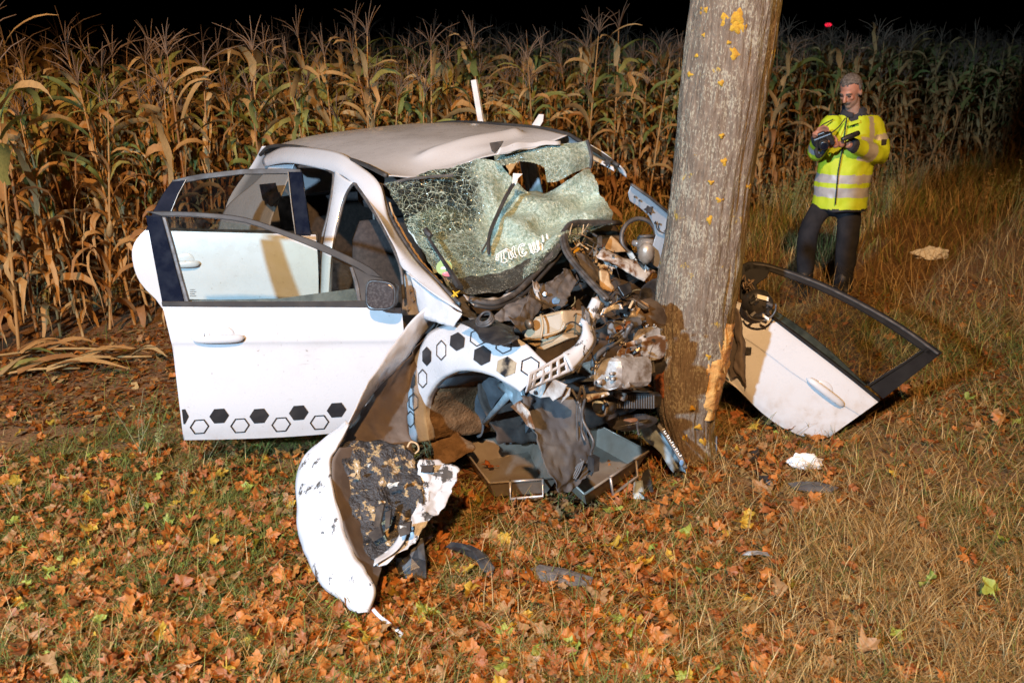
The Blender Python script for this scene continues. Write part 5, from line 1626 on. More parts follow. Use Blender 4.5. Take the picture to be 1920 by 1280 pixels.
for (x, y, r) in ((738, 908, 12), (742, 860, 8), (660, 890, 8), (755, 990, 12), (715, 940, 7), (690, 872, 9)):
    P = []
    for k in range(9):
        a = 2 * math.pi * k / 9; w = r * rb.uniform(.25, 1.15)
        P.append(PY(x + math.cos(a) * w * 1.2, y + math.sin(a) * w * .7, zY(y) - 0.035 + rb.uniform(-.012, .012)))
    mk('foam_scrap', P, [tuple(range(9))], M['tan_foam'] if rb.random() < .65 else M['airbag'], pad)
for pts in (((706, 950), (720, 945), (712, 985), (700, 990)), ((722, 960), (733, 955), (730, 985), (722, 990)), ((745, 985), (770, 978), (768, 1000), (750, 1006)), ((690, 1000), (712, 985), (718, 1005), (700, 1015))):
    plate('pad_fragment', [PY(x, y, zY(y) - .045) for x, y in pts], M['black_plastic'], pad, Vector((0.005, .012, 0)), 0)
sheet('bonnet_flange', [hb([(788, 860, .10), (815, 862, .12), (840, 872, .13), (860, 880, .13)]), hb([(786, 890, .09), (812, 893, .10), (832, 900, .11), (848, 915, .11)]), hb([(784, 925, .08), (805, 928, .08), (822, 935, .09), (838, 945, .09)]), hb([(776, 965, .06), (788, 968, .06), (798, 972, .07), (806, 976, .07)]), hb([(752, 1010, .03), (762, 1012, .03), (768, 1014, .04), (774, 1016, .04)]), hb([(698, 1050, .01), (706, 1056, .01), (712, 1058, .01), (720, 1058, .02)])], 36, 48, M['torn'], BON, amp=0.015, scale=9, crumple=0.022, thick=0.004)
plate('flange_decal', hb([(791, 873, .065), (813, 871, .07), (810, 884, .065), (788, 886, .06)]), M['decal_black'], BON, Vector((0, .004, 0)), 0)
ribbon('bonnet_lip', hb([(700, 1062, -.01), (730, 1042, 0), (756, 1015, .01), (764, 995, .02)]), hb([(702, 1050, .0), (722, 1035, .02), (744, 1012, .03), (756, 990, .03)]), 20, 5, W_, BON, thick=0.005, amp=.008, scale=12)
sheet('trim_strip', [hb([(697, 1143), (712, 1160), (735, 1178), (752, 1195)]), hb([(703, 1139, -.01), (718, 1156, -.01), (741, 1172, -.01), (757, 1186, -.01)])], 20, 4, M['torn'], BON, thick=0.003, amp=.006, scale=12)
mb = MB(); mb.tube(crom(hb([(764, 838, .05), (770, 828, .04), (782, 832, .04), (785, 843, .04), (778, 850, .04)]), 12), 0.004, 5); mb.build('stay_wire', M['tan_foam'], BON)

# ------------------------------------------------------------ engine bay
fw = [vu([(866, 556, -.30), (930, 548, -.34), (1010, 510, -.40), (1080, 450, -.50), (1160, 415, -.55)]),
      vu([(866, 590, -.20), (940, 590, -.22), (1030, 560, -.25), (1110, 500, -.35), (1190, 450, -.45)]),
      vu([(880, 640, -.10), (960, 650, -.08), (1050, 620, -.08), (1140, 570, -.15), (1225, 500, -.30)]),
      vu([(900, 700, -.05), (980, 720, 0.0), (1070, 690, .02), (1160, 650, .02), (1240, 580, -.10)]),
      vu([(930, 780, .0), (1010, 790, .03), (1090, 760, .06), (1180, 730, .06), (1245, 680, 0)]),
      vu([(960, 850, .0), (1030, 845, .03), (1110, 830, .06), (1190, 800, .06), (1250, 760, 0)])]
fw = [[p - CF * 0.16 + CL * 0.04 for p in r] for r in fw]
sheet('engine_bay_floor', fw, 50, 50, M['dark_inside'], CAR, thick=0.01, amp=0.03, scale=6, crumple=0.03)
# cowl seals and hoses
def hose(name, pts, r, mat='rubber', n=8, flat=None, sm=True, res=30):
    if name == 'cowl_seal': pts = [p + (CAMP - p).normalized() * .12 for p in pts]; r *= 1.1
    mb = MB(); mb.tube(crom(pts, res), r, n, flat=flat); return mb.build(name, M[mat], CAR, sm)
for k, dx in enumerate((0, 5, -4)):
    hose('cowl_seal', vu([(1160 + dx, 418 + k, -.62), (1110, 417 + k * 2, -.60), (1072 + dx, 419 + k * 3, -.56), (1057 + dx, 440, -.50), (1062 + dx, 470, -.38), (1080 + dx, 497, -.26), (1100 + dx, 520, -.15), (1120 + dx, 542, -.05), (1140 + dx, 562, .04)]), 0.014 if k == 0 else 0.009)
hose('cowl_seal', vu([(1056, 452, -.50), (1036, 478, -.44), (1010, 507, -.38), (985, 534, -.30), (960, 555, -.24), (925, 568, -.20), (880, 560, -.24)]), 0.014)
hose('cowl_seal', vu([(1062, 462, -.48), (1040, 490, -.42), (1015, 518, -.35), (990, 545, -.27), (960, 566, -.21), (925, 577, -.17), (890, 572, -.2)]), 0.009, 'trim')
hose('cowl_seal', vu([(1052, 448, -.52), (1030, 474, -.46), (1004, 503, -.40), (978, 530, -.32), (950, 548, -.26)]), 0.007, 'trim')
hose('scuttle_strip', vu([(1075, 420, -.56), (1092, 428, -.5), (1108, 436, -.45), (1120, 444, -.42)]), 0.008, 'trim')
sheet('scuttle_tray', [vu([(868, 552, -.20), (900, 558, -.22), (935, 556, -.26), (975, 535, -.32)]), vu([(884, 566, -.14), (910, 570, -.16), (940, 568, -.2), (980, 548, -.26)]), vu([(890, 572, -.12), (915, 578, -.13), (940, 575, -.16), (985, 556, -.22)])], 24, 10, M['paint_dirty'], CAR, amp=.01, scale=12, crumple=.01)
# felt sound-deadening sheets and cowl plastics
sheet('felt_sheet', [vu([(1002, 540, -.14), (1050, 510, -.22), (1090, 495, -.26)]), vu([(950, 575, -.06), (1020, 548, -.12), (1085, 530, -.16)]), vu([(925, 590, -.02), (1000, 575, -.05), (1060, 558, -.08)]), vu([(925, 598, .02), (985, 592, -.0), (1040, 575, -.03)])], 40, 24, M['felt'], CAR, amp=.03, scale=7, crumple=.03)
sheet('felt_flap', [vu([(992, 556, .0), (1006, 562, .0), (1015, 572, .0)]), vu([(980, 580, .05), (992, 588, .05), (1002, 598, .05)]), vu([(968, 598, .09), (982, 608, .09), (992, 610, .09)]), vu([(955, 596, .10), (968, 612, .11), (976, 622, .11)])], 18, 22, M['felt'], CAR, amp=.012, scale=9, crumple=.014)
sheet('felt_panel', [vu([(1076, 474, -.30), (1100, 480, -.30), (1126, 500, -.26)]), vu([(1090, 500, -.2), (1108, 508, -.2), (1122, 520, -.18)]), vu([(1100, 528, -.1), (1112, 524, -.12), (1120, 526, -.12)])], 18, 18, M['felt'], CAR, amp=.015, scale=9, crumple=.012)
plate('felt_corner', vu([(1022, 450, -.56), (1038, 454, -.54), (1026, 480, -.48), (1010, 496, -.44)]), M['felt'], CAR, Vector((0, .01, 0)), 0)
sheet('cowl_plastic', [vv([(856, 562, -.70), (872, 560, -.66), (885, 578, -.62)]), vv([(862, 585, -.74), (880, 585, -.70), (900, 595, -.64)]), vv([(880, 600, -.78), (900, 600, -.74), (925, 608, -.66)])], 20, 20, M['grey_plastic'], CAR, amp=.015, scale=9, crumple=.015)
cp = sheet('strut_cover', [vv([(862, 606, -.89), (890, 598, -.83), (925, 600, -.77), (962, 614, -.73)]), vv([(885, 618, -.91), (905, 612, -.87), (940, 618, -.83), (966, 628, -.79)]), vv([(902, 636, -.92), (925, 640, -.91), (952, 640, -.89), (972, 630, -.85)]), vv([(908, 642, -.92), (932, 648, -.92), (956, 645, -.91), (974, 634, -.87)])], 36, 24, M['black_plastic'], CAR, amp=.01, scale=9, crumple=.006)
mb = MB(); c = PV(906, 606, -.86)
for r_, h_ in ((.050, 0), (.042, .008), (.034, .014)): mb.tube([c + CL * .01 + (CF * math.cos(a) + CL * math.sin(a) * .6) * r_ + UP * (h_ + .012 + .02 * math.sin(a)) for a in [2 * math.pi * k / 24 for k in range(25)]], 0.006, 6, caps=False)
mb.build('strut_ring', M['rubber'], cp, True)
# washer bottle, translucent beige, with its seam
def bottle():
    f = vv([(979, 628, -.72), (1001, 594, -.70), (1030, 586, -.66), (1056, 580, -.62), (1061, 603, -.62), (1054, 624, -.64), (1030, 640, -.68), (1000, 650, -.72), (988, 646, -.72)])
    mb = MB(); mb.prism(f, CL * 0.13 - UP * 0.02); o = mb.build('washer_bottle', M['beige_plastic'], CAR); mod_bevel(o, .014, 3)
    mb = MB(); mb.tube(crom(vv([(981, 637, -.735), (1015, 630, -.72), (1050, 620, -.66), (1060, 606, -.64)]), 14), .006, 6); mb.tube(crom(vv([(1014, 590, -.70), (1018, 610, -.71), (1014, 634, -.73)]), 8), .006, 6); mb.build('bottle_seam', M['beige_plastic'], o, True)
    mb = MB(); mb.prism(vv([(1000, 652, -.70), (1050, 626, -.64), (1068, 634, -.62), (1018, 656, -.70)]), CL * .06); mod_bevel(mb.build('bottle_foot', M['beige_plastic'], o), .008)
    mb = MB(); c = PV(996, 607, -.735); mb.tube([c, c - CL * .02], .022, 12); mb.build('bottle_cap', M['brown_metal'], o, True)
bottle()
# front rail torn off the body: channel-shaped, curving up, with a slotted end plate
rail_a = vv([(1112, 558, -.42), (1098, 585, -.46), (1088, 602, -.50), (1092, 612, -.52), (1090, 628, -.55), (1076, 648, -.60), (1056, 662, -.66)])
rail_b = vv([(1128, 566, -.40), (1122, 582, -.42), (1112, 602, -.46), (1110, 615, -.48), (1112, 640, -.52), (1096, 668, -.58), (1072, 694, -.66)])
RAIL = ribbon('front_rail', [p + (CAMP - p).normalized() * .16 for p in rail_a], [p + (CAMP - p).normalized() * .16 for p in rail_b], 40, 8, M['torn'], CAR, bulge=.022, bdir=Vector((-.2, -.8, .5)), thick=.006, amp=.006, scale=14)
rail_b = [p + (CAMP - p).normalized() * .16 for p in rail_b]
ribbon('rail_flange', rail_b, [p + Vector((.02, .09, -.03)) for p in rail_b], 30, 4, M['torn'], RAIL, thick=.005)
sheet('rail_strap', [vv([(1114, 584, -.43), (1130, 578, -.40), (1148, 572, -.36), (1164, 569, -.34)]), vv([(1118, 595, -.43), (1134, 588, -.40), (1150, 581, -.36), (1169, 580, -.34)])], 16, 5, M['aluminium'], RAIL, thick=.005, amp=.004, scale=14)
def slotted():
    A = vv([(1074, 652, -.70), (1085, 690, -.70)]); B = vv([(992, 700, -.96), (985, 735, -.96)])
    n = 24
    top = [A[0].lerp(B[0], k / n) for k in range(n + 1)]; bot = [A[1].lerp(B[1], k / n) for k in range(n + 1)]
    rows = [[a.lerp(b, t) + Vector((0, -.012 * math.sin(t * math.pi), 0)) for a, b in zip(top, bot)] for t in (0, .3, .6, 1)]
    def msk(s, t): return not ((0.18 < t < 0.40 or 0.58 < t < 0.80) and (s * 6) % 1 > 0.42 and 0.08 < s < .92)
    sheet('slotted_plate', rows, 49, 13, M['paint'], RAIL, thick=.006, mask=msk, amp=.004, scale=12)
slotted()
for pts, v in (([(988, 728), (1010, 716), (1040, 712), (1062, 722), (1052, 742), (1036, 752), (1030, 744), (1012, 746), (994, 738)], -.83), ([(1046, 722), (1068, 728), (1066, 742), (1050, 757), (1056, 742), (1044, 750), (1048, 734)], -.80)):
    o = plate('torn_bracket', vv([(x, y, v) for x, y in pts]), M['paint_dirty'], CAR, CL * .008, .002)
mb = MB(); c = PV(1004, 736, -.84); mb.tube([c, c - CL * .004], .009, 10); mb.build('bracket_hole', M['black_plastic'], CAR)
# gearbox and engine castings
def casting(name, pts, depth, mat, bev=.01, bosses=()):
    o = plate(name, pts, M[mat], CAR, depth, bev)
    for (x, y, v, r) in bosses:
        m = MB(); c = PV(x, y, v); m.tube([c + CL * .01, c - CL * .012], r, 10); m.build('boss', M[mat], o, True)
        m = MB(); m.tube([c - CL * .010, c - CL * .0135], r * .5, 8); m.build('bolt_hole', M['black_plastic'], o)
    return o
casting('gearbox', vv([(1108, 735, -.52), (1112, 700, -.52), (1120, 680, -.50), (1134, 670, -.48), (1158, 672, -.46), (1162, 690, -.46), (1160, 725, -.47), (1138, 732, -.50)]), CL * .2 - UP * .03, 'aluminium', .014, ((1123, 716, -.53, .013), (1140, 708, -.49, .007), (1148, 700, -.49, .007), (1150, 710, -.49, .007)))
casting('gearbox_flange', vv([(1148, 668, -.44), (1160, 674, -.44), (1164, 682, -.44), (1162, 705, -.44), (1170, 720, -.44), (1175, 726, -.43), (1170, 730, -.44), (1160, 722, -.45), (1154, 700, -.46), (1157, 684, -.45)]), CL * .03, 'aluminium', .004)
casting('bell_housing', vv([(1162, 665, -.40), (1172, 668, -.40), (1178, 690, -.40), (1180, 728, -.40), (1174, 730, -.40), (1168, 700, -.41)]), CL * .05, 'aluminium', .006)
casting('gearbox_side', vv([(1078, 700, -.50), (1086, 682, -.48), (1108, 676, -.46), (1110, 700, -.48), (1104, 718, -.50), (1090, 718, -.5)]), CL * .12, 'dull_alu', .012)
casting('mount_bar', vv([(1082, 742, -.56), (1130, 736, -.52), (1135, 741, -.52), (1130, 746, -.52), (1090, 752, -.56)]), CL * .03, 'paint_rusty', .004, ((1131, 741, -.53, .006), (1104, 748, -.56, .012)))
casting('cylinder_block', vv([(1150, 664, -.34), (1170, 640, -.30), (1190, 640, -.26), (1192, 670, -.24), (1182, 690, -.26), (1160, 680, -.33)]), CL * .2, 'paint_rusty', .012)
FIN = casting('finned_cover', vv([(1178, 668, -.24), (1186, 632, -.22), (1196, 616, -.20), (1209, 622, -.16), (1211, 660, -.16), (1200, 678, -.2)]), CL * .1, 'aluminium', .006)
for k in range(9):
    a = PV(1184 + 2.2 * k, 664 - 4.8 * k, -.27 + .012 * k); b = PV(1198 + 1.6 * k, 655 - 4.6 * k, -.24 + .012 * k)
    m = MB(); m.tube([a, b], .006, 5); m.build('fin', M['aluminium'], FIN)
casting('alternator', vv([(1198, 672, -.16), (1222, 668, -.10), (1230, 690, -.08), (1220, 708, -.1), (1202, 704, -.14)]), CL * .08, 'black_plastic', .01)
for k in range(6):
    m = MB(); m.tube([PV(1206 + 3.6 * k, 678 - .8 * k, -.18 + .014 * k), PV(1209 + 3.6 * k, 702 - .8 * k, -.18 + .014 * k)], .004, 5); m.build('vent_rib', M['grey_plastic'], CAR)
casting('timing_cover', vv([(1209, 648, -.10), (1224, 648, -.08), (1230, 676, -.08), (1222, 682, -.08), (1212, 672, -.1)]), CL * .03, 'tan_foam', .004)
hose('timing_belt', vv([(1190, 602, -.16), (1202, 604, -.15), (1209, 616, -.14), (1214, 638, -.12), (1222, 650, -.11)]), .006, 'tan_foam', flat=(CL, .4))
hose('timing_belt', vv([(1208, 612, -.15), (1211, 640, -.14), (1213, 665, -.13)]), .006, 'tan_foam', flat=(CL, .4))
casting('intake', vv([(1188, 560, -.10), (1216, 574, -.06), (1226, 600, -.04), (1222, 622, -.06), (1202, 606, -.10), (1184, 580, -.14)]), CL * .1, 'brown_metal', .016)
casting('intake_bracket', vv([(1178, 560, -.12), (1186, 560, -.12), (1214, 578, -.1), (1208, 584, -.1)]), CL * .02, 'brown_metal', .004)
for p in ((1192, 592), (1180, 578)):
    m = MB(); m.tube([PV(*p, -.17), PV(p[0] + 7, p[1] - 14, -.15)], .006, 6); m.build('stud', M['tan_foam'], CAR)
mb = MB(); mb.tube(crom([PV(1182, 588, -.18), PV(1192, 594, -.16), PV(1204, 600, -.12)], 8), .022, 12); mb.build('intake_pipe', M['dull_alu'], CAR, True)
casting('relay_box', vv([(1136, 612, -.32), (1148, 600, -.30), (1176, 598, -.26), (1182, 612, -.26), (1162, 624, -.30), (1138, 628, -.32)]), CL * .08, 'grey_plastic', .006)
casting('relay_lid', vv([(1152, 614, -.33), (1176, 602, -.30), (1180, 612, -.29), (1154, 624, -.33)]), CL * .02, 'rust', .003)
casting('bay_cover', vu([(1158, 536, -.02), (1182, 530, -.04), (1186, 548, .0), (1170, 556, .02)]), Vector((0, .05, -.02)), 'black_plastic', .005)
casting('foam_block', vu([(1124, 504, -.10), (1142, 508, -.10), (1146, 530, -.04), (1154, 540, -.02), (1150, 548, 0), (1126, 540, -.04)]), Vector((0, .06, -.02)), 'tan_foam', .01)
# left inner wing rail, dirty white, and bits round it
R2 = ribbon('inner_wing_rail', vu([(1128, 466, -.42), (1160, 478, -.36), (1200, 494, -.32), (1230, 508, -.30)]), vu([(1118, 482, -.36), (1150, 496, -.30), (1185, 515, -.26), (1208, 528, -.24)]), 30, 8, M['paint_rusty'], CAR, bulge=.02, bdir=Vector((0, -.7, .6)), thick=.006, amp=.01, scale=12, crumple=.008)
for x, y in ((1150, 480), (1197, 516), (1214, 518)):
    m = MB(); c = PU(x, y, -.30); m.tube([c, c + Vector((0, -.004, .003))], .008, 8); m.build('rail_hole', M['black_plastic'], R2)
casting('tan_bracket', vu([(1134, 466, -.44), (1146, 442, -.50), (1158, 452, -.48), (1174, 472, -.42), (1150, 474, -.42)]), Vector((0, .03, 0)), 'tan_foam', .006)
casting('brown_bracket', vu([(1150, 444, -.54), (1174, 441, -.52), (1174, 466, -.48), (1160, 456, -.5)]), Vector((0, .03, 0)), 'brown_metal', .004)
casting('blue_bracket', vu([(1176, 476, -.42), (1186, 472, -.4), (1196, 490, -.36), (1184, 490, -.38)]), Vector((0, .03, 0)), 'galv', .004)
casting('small_box', vu([(1121, 444, -.42), (1130, 444, -.42), (1130, 464, -.38), (1120, 464, -.38)]), Vector((0, .03, 0)), 'grey_plastic', .004)
casting('red_connector', vu([(1124, 459, -.44), (1131, 459, -.44), (1130, 465, -.42), (1124, 465, -.42)]), Vector((0, .02, 0)), 'red_plastic', .003)
casting('yellow_connector', vu([(1074, 473, -.34), (1084, 464, -.36), (1088, 468, -.36), (1078, 476, -.33)]), Vector((0, .012, 0)), 'yellow_plastic', .003)
casting('blue_cap', vu([(1034, 564, .02), (1042, 558, .02), (1052, 562, .02), (1050, 570, .03), (1038, 572, .03)]), Vector((0, .03, 0)), 'blue_plastic', .006)
casting('pale_fin', vu([(1118, 555, .05), (1128, 552, .04), (1146, 566, .06), (1140, 575, .08), (1122, 568, .08)]), Vector((0, .02, 0)), 'galv', .003)
ribbon('bent_sheet', vu([(1110, 562, .06), (1100, 580, .1), (1090, 598, .14)]), vu([(1122, 552, .04), (1126, 570, .08), (1120, 588, .12)]), 14, 6, M['paint_dirty'], CAR, thick=.004, amp=.006, scale=14)
# dark shell of the left front wing folded against the trunk
sheet('left_wing_remains', [vu([(1196, 556, -.10), (1215, 530, -.16), (1240, 515, -.2)]), vu([(1205, 580, -.06), (1225, 556, -.12), (1250, 540, -.16)]), vu([(1218, 606, -.04), (1235, 590, -.08), (1255, 575, -.12)])], 20, 16, M['black_plastic'], CAR, amp=.02, scale=8, crumple=.012)
ribbon('bay_edge_trim', vu([(1180, 470, -.44), (1215, 490, -.38), (1245, 508, -.34)]), vu([(1186, 478, -.42), (1212, 500, -.34), (1240, 516, -.30)]), 16, 5, M['black_plastic'], CAR, thick=.01)
# air filter box, pulley, subframe
AF = casting('air_filter_box', vv([(1150, 742, -.34), (1160, 738, -.33), (1222, 738, -.15), (1229, 746, -.13), (1227, 764, -.13), (1216, 768, -.15), (1168, 768, -.32), (1152, 760, -.34)]), CL * .05, 'black_plastic', .008)
for k in range(16):
    t = k / 15
    m = MB(); m.tube([PV(1158 + 68 * t, 741, -.355 + .19 * t), PV(1158 + 68 * t, 765, -.355 + .19 * t)], .004, 4); m.build('filter_rib', M['grey_plastic'], AF)
m = MB(); c = PV(1163, 741, -.36); m.tube([c - CF * .03, c + CF * .03], .018, 12); m.build('filter_neck', M['steel'], AF, True)
m = MB(); c = PV(1126, 760, -.42); m.tube([c, c + CL * .05], .052, 24); PL_ = m.build('pulley', M['black_plastic'], CAR, True)
m = MB(); m.tube([c - CL * .004 + (CF * math.cos(a) + UP * math.sin(a)) * .046 for a in [2 * math.pi * k / 28 for k in range(29)]], .007, 6, caps=False); m.build('pulley_rim', M['dull_alu'], PL_, True)
m = MB(); m.ball(c, .035, .02, .035, fn=lambda d: 1 + .2 * nz(d, 3)); m.build('pulley_hub', M['galv'], PL_, True)
casting('subframe', vv([(1130, 790, -.3), (1165, 776, -.26), (1212, 774, -.15), (1218, 786, -.14), (1200, 796, -.18), (1150, 806, -.28)]), CL * .07 - UP * .03, 'black_plastic', .01)
casting('subframe_link', vv([(1162, 788, -.34), (1180, 784, -.30), (1192, 788, -.28), (1184, 794, -.3)]), CL * .03, 'rust', .006)
hose('subframe_wire', vv([(1196, 790, -.3), (1195, 800, -.32), (1198, 815, -.34)]), .005)
# wiring and hoses
for pts, r in ((((1060, 690), (1078, 700), (1078, 716), (1092, 722), (1108, 715), (1114, 698), (1112, 680), (1120, 666), (1140, 650), (1166, 636), (1182, 610)), .012), (((1112, 672), (1135, 655), (1160, 640), (1178, 620), (1186, 606)), .009), (((1132, 668), (1140, 650), (1150, 632), (1168, 618)), .005), (((1118, 668), (1150, 640), (1172, 622)), .006)):
    hose('wiring_loom', [PV(x, y, -.56 + .26 * smooth01(1060, 1190, x)) for x, y in pts], r)
for pts in (((1092, 722), (1097, 745), (1092, 770), (1094, 790), (1106, 812), (1113, 830), (1108, 850), (1113, 862)), ((1090, 724), (1085, 745), (1082, 770), (1084, 840), (1090, 862), (1100, 866), (1106, 860)), ((1072, 730), (1083, 750), (1090, 775), (1091, 808), (1097, 826)), ((1096, 742), (1088, 755), (1086, 790)), ((1112, 862), (1114, 876), (1108, 890))):
    hose('dangling_cable', [PV(x, y, -.66) for x, y in pts], .006)
for k in range(4): hose('dangling_cable', [PV(1086 + k * 3, 868 - 2 * k, -.68), PV(1076 + k * 4, 882, -.70), PV(1070 + k * 3, 895 + k, -.72)], .004)
m = MB(); m.box(PV(1113, 868, -.68), CF * .02, CL * .015, UP * .03); m.build('cable_plug', M['black_plastic'], CAR)
rr = random.Random(12)
# small broken pieces filling the bay: brackets, clips, lengths of pipe
kinds = ('black_plastic', 'grey_plastic', 'brown_metal', 'dull_alu', 'rust', 'black_plastic', 'galv', 'black_plastic', 'paint_dirty', 'dark_inside', 'grey_plastic')
def in_poly(x, y, P):
    c = False
    for (x0, y0), (x1, y1) in zip(P, P[1:] + P[:1]):
        if (y0 > y) != (y1 > y) and x < (x1 - x0) * (y - y0) / (y1 - y0) + x0: c = not c
    return c
BAY = [(880, 570), (980, 555), (1060, 480), (1080, 430), (1150, 430), (1235, 510), (1228, 640), (1232, 735), (1150, 735), (1085, 650), (1060, 640), (1060, 585), (990, 590)]
n = 0
while n < 45:
    x, y = rr.uniform(880, 1240), rr.uniform(425, 760)
    if not in_poly(x, y, BAY): continue
    u = -.56 + .50 * smooth01(430, 640, y) + rr.uniform(-.05, .03)
    c = PU(x, y, u); mt = M[rr.choice(kinds)]
    d = Vector((rr.uniform(-1, 1), rr.uniform(-1, 1), rr.uniform(-1, 1))).normalized(); e = d.orthogonal().normalized(); f = d.cross(e)
    m = MB(); k = rr.random()
    if k < .40: m.box(c, d * rr.uniform(.008, .032), e * rr.uniform(.004, .014), f * rr.uniform(.002, .008)); nm = 'broken_bracket'
    elif k < .72: m.tube(crom([c, c + d * .05 + e * rr.uniform(-.03, .03), c + d * .10 + f * rr.uniform(-.04, .04)], 7), rr.uniform(.002, .006), 6); nm = 'pipe_piece'
    else:
        P = [c + (d * math.cos(a) + e * math.sin(a)) * rr.uniform(.008, .03) for a in [2 * math.pi * q / 6 for q in range(6)]]; m.prism(P, f * .006); nm = 'plastic_shard'
    m.build(nm, mt, CAR); n += 1
# cream tangle of torn harness by the windscreen foot
for k in range(26):
    c = PU(rr.uniform(1068, 1104), rr.uniform(432, 470), -.42 + rr.uniform(-.04, .04)); d = Vector((rr.uniform(-1, 1), rr.uniform(-.6, .6), rr.uniform(-1, 1))).normalized()
    m = MB(); m.tube(crom([c, c + d * .03 + nz3(c, 40, k) * .02, c + d * .07 + nz3(c, 60, k) * .03], 6), rr.uniform(.002, .005), 5); m.build('torn_harness', M['tan_foam' if k % 3 else 'brown_metal'], CAR)
# tangle of cut cables and thin pipes across the bay, bolts and torn sheet edges
BAYP = []
while len(BAYP) < 90:
    x, y = rr.uniform(900, 1236), rr.uniform(440, 770)
    if in_poly(x, y, BAY): BAYP.append((x, y))
def bayp(x, y, k=.10):
    if y > 590: return PV(x, y, -.60 + .46 * smooth01(1050, 1225, x) - k)
    return PU(x, y, -.54 + .62 * smooth01(430, 660, y) + k)
for k in range(40):
    x, y = BAYP[k]
    a = bayp(x, y, rr.uniform(.04, .13)); ang = rr.uniform(0, 6.28); L = rr.uniform(20, 75)
    x2, y2 = x + math.cos(ang) * L, y + math.sin(ang) * L * .7
    if not in_poly(x2, y2, BAY): x2, y2 = (x + 1080) / 2, (y + 600) / 2
    b = bayp(x2, y2, rr.uniform(.04, .14)); mid = a.lerp(b, .5) + Vector((rr.uniform(-.03, .03), rr.uniform(-.04, .01), rr.uniform(-.07, .04)))
    m = MB(); m.tube(crom([a, a.lerp(mid, .5) + nz3(a, 20, k) * .03, mid, mid.lerp(b, .5) + nz3(b, 20, k) * .03, b], 14), rr.choice((.002, .0028, .0035, .005)), 5); m.build('cut_cable', M[rr.choice(('black_plastic', 'black_plastic', 'rubber', 'trim', 'brown_metal', 'tan_foam'))], CAR, True)
for k in range(46, 66):
    c = bayp(*BAYP[k], rr.uniform(.03, .10)); d = Vector((rr.uniform(-.6, .3), -1, rr.uniform(-.2, .9))).normalized()
    m = MB(); r0 = rr.uniform(.005, .011); m.tube([c, c + d * .012], r0, 6); m.tube([c + d * .012, c + d * .03], r0 * .55, 6); m.build('bolt', M[rr.choice(('steel', 'dull_alu', 'rust', 'aluminium'))], CAR)
for k in range(82, 90):
    c = bayp(*BAYP[k], rr.uniform(.02, .09)); e1 = Vector((rr.uniform(-1, 1), rr.uniform(-.5, .5), rr.uniform(-1, 1))).normalized() * rr.uniform(.03, .07); e2 = e1.orthogonal().normalized() * rr.uniform(.012, .03)
    sheet('torn_sheet_metal', [[c - e1 - e2, c - e2 * 1.3, c + e1 - e2 * .5], [c - e1 * .8, c + Vector((0, -.02, .01)), c + e1 * 1.1], [c - e1 * 1.1 + e2, c + e2 * .8, c + e1 * .7 + e2]], 9, 7, M[rr.choice(('paint_dirty', 'paint_rusty', 'grey_plastic', 'felt', 'dull_alu', 'galv', 'brown_metal'))], CAR, amp=.015, scale=25, crumple=.02, smooth=False, thick=.002)
# ribs and bolts on the gearbox
for k in range(7):
    m = MB(); a = PV(1122 + 6 * k, 676 + k * .5, -.50 + .035 * k); b = PV(1120 + 6 * k, 730 - k, -.50 + .035 * k); m.tube([a - CL * .012, a.lerp(b, .5) - CL * .018, b - CL * .012], .0045, 5); m.build('gearbox_rib', M['aluminium'], CAR, True)
for x, y in ((1115, 690), (1117, 705), (1113, 728), (1135, 673), (1156, 690), (1158, 720), (1172, 676), (1176, 700), (1178, 722), (1190, 652), (1200, 640)):
    c = PV(x, y, -.50 + .0028 * (x - 1112)) - CL * .014; m = MB(); m.tube([c + CL * .02, c - CL * .008], .009, 6); m.build('bolt', M['steel'], CAR)
# yellow leaf caught at the pillar foot
for a, b in (((846, 556), (862, 545)), ((849, 545), (858, 556)), ((854, 550), (850, 558))):
    m = MB(); p, q = PV(*a, -.86), PV(*b, -.86); m.tube([p, p.lerp(q, .5), q], [.002, .006, .002], 5); m.build('orange_clip', M['yellow_plastic'], CAR)
# bumper skin and number plate carrier lying against the foot of the tree
BP = sheet('bumper_piece', [vy([(1196, 790, 4.52), (1215, 785, 4.50), (1238, 795, 4.46)]), vy([(1208, 820, 4.50), (1228, 815, 4.46), (1254, 825, 4.40)]), vy([(1235, 845, 4.46), (1252, 845, 4.42), (1272, 860, 4.34)]), vy([(1262, 885, 4.40), (1272, 882, 4.36), (1286, 886, 4.30)])], 20, 24, M['galv'], CAR, amp=.012, scale=9, crumple=.012)
NPL = ribbon('plate_carrier', vy([(1226, 792, 4.42), (1248, 822, 4.36), (1268, 855, 4.30), (1282, 880, 4.26)]), vy([(1236, 790, 4.42), (1258, 820, 4.36), (1279, 852, 4.30), (1290, 877, 4.26)]), 24, 5, M['black_plastic'], BP, thick=.008)
for k in range(13):
    t = .16 + .046 * k
    x, y = 1230 + 58 * t, 791 + 90 * t
    a = PY(x + 3, y, 4.40 - .17 * t); b = PY(x + 7 - (k % 3), y - 2, 4.40 - .17 * t)
    m = MB(); m.tube([a, b], .0028, 4)
    if k % 2: m.tube([a, PY(x + 5, y + 3, 4.40 - .17 * t)], .0022, 4)
    m.build('plate_lettering', M['letter_white'], NPL)
m = MB(); c = PY(1278, 867, 4.25); m.ball(c, .011, .004, .016); m.build('plate_emblem', M['blue_plastic'], NPL, True)

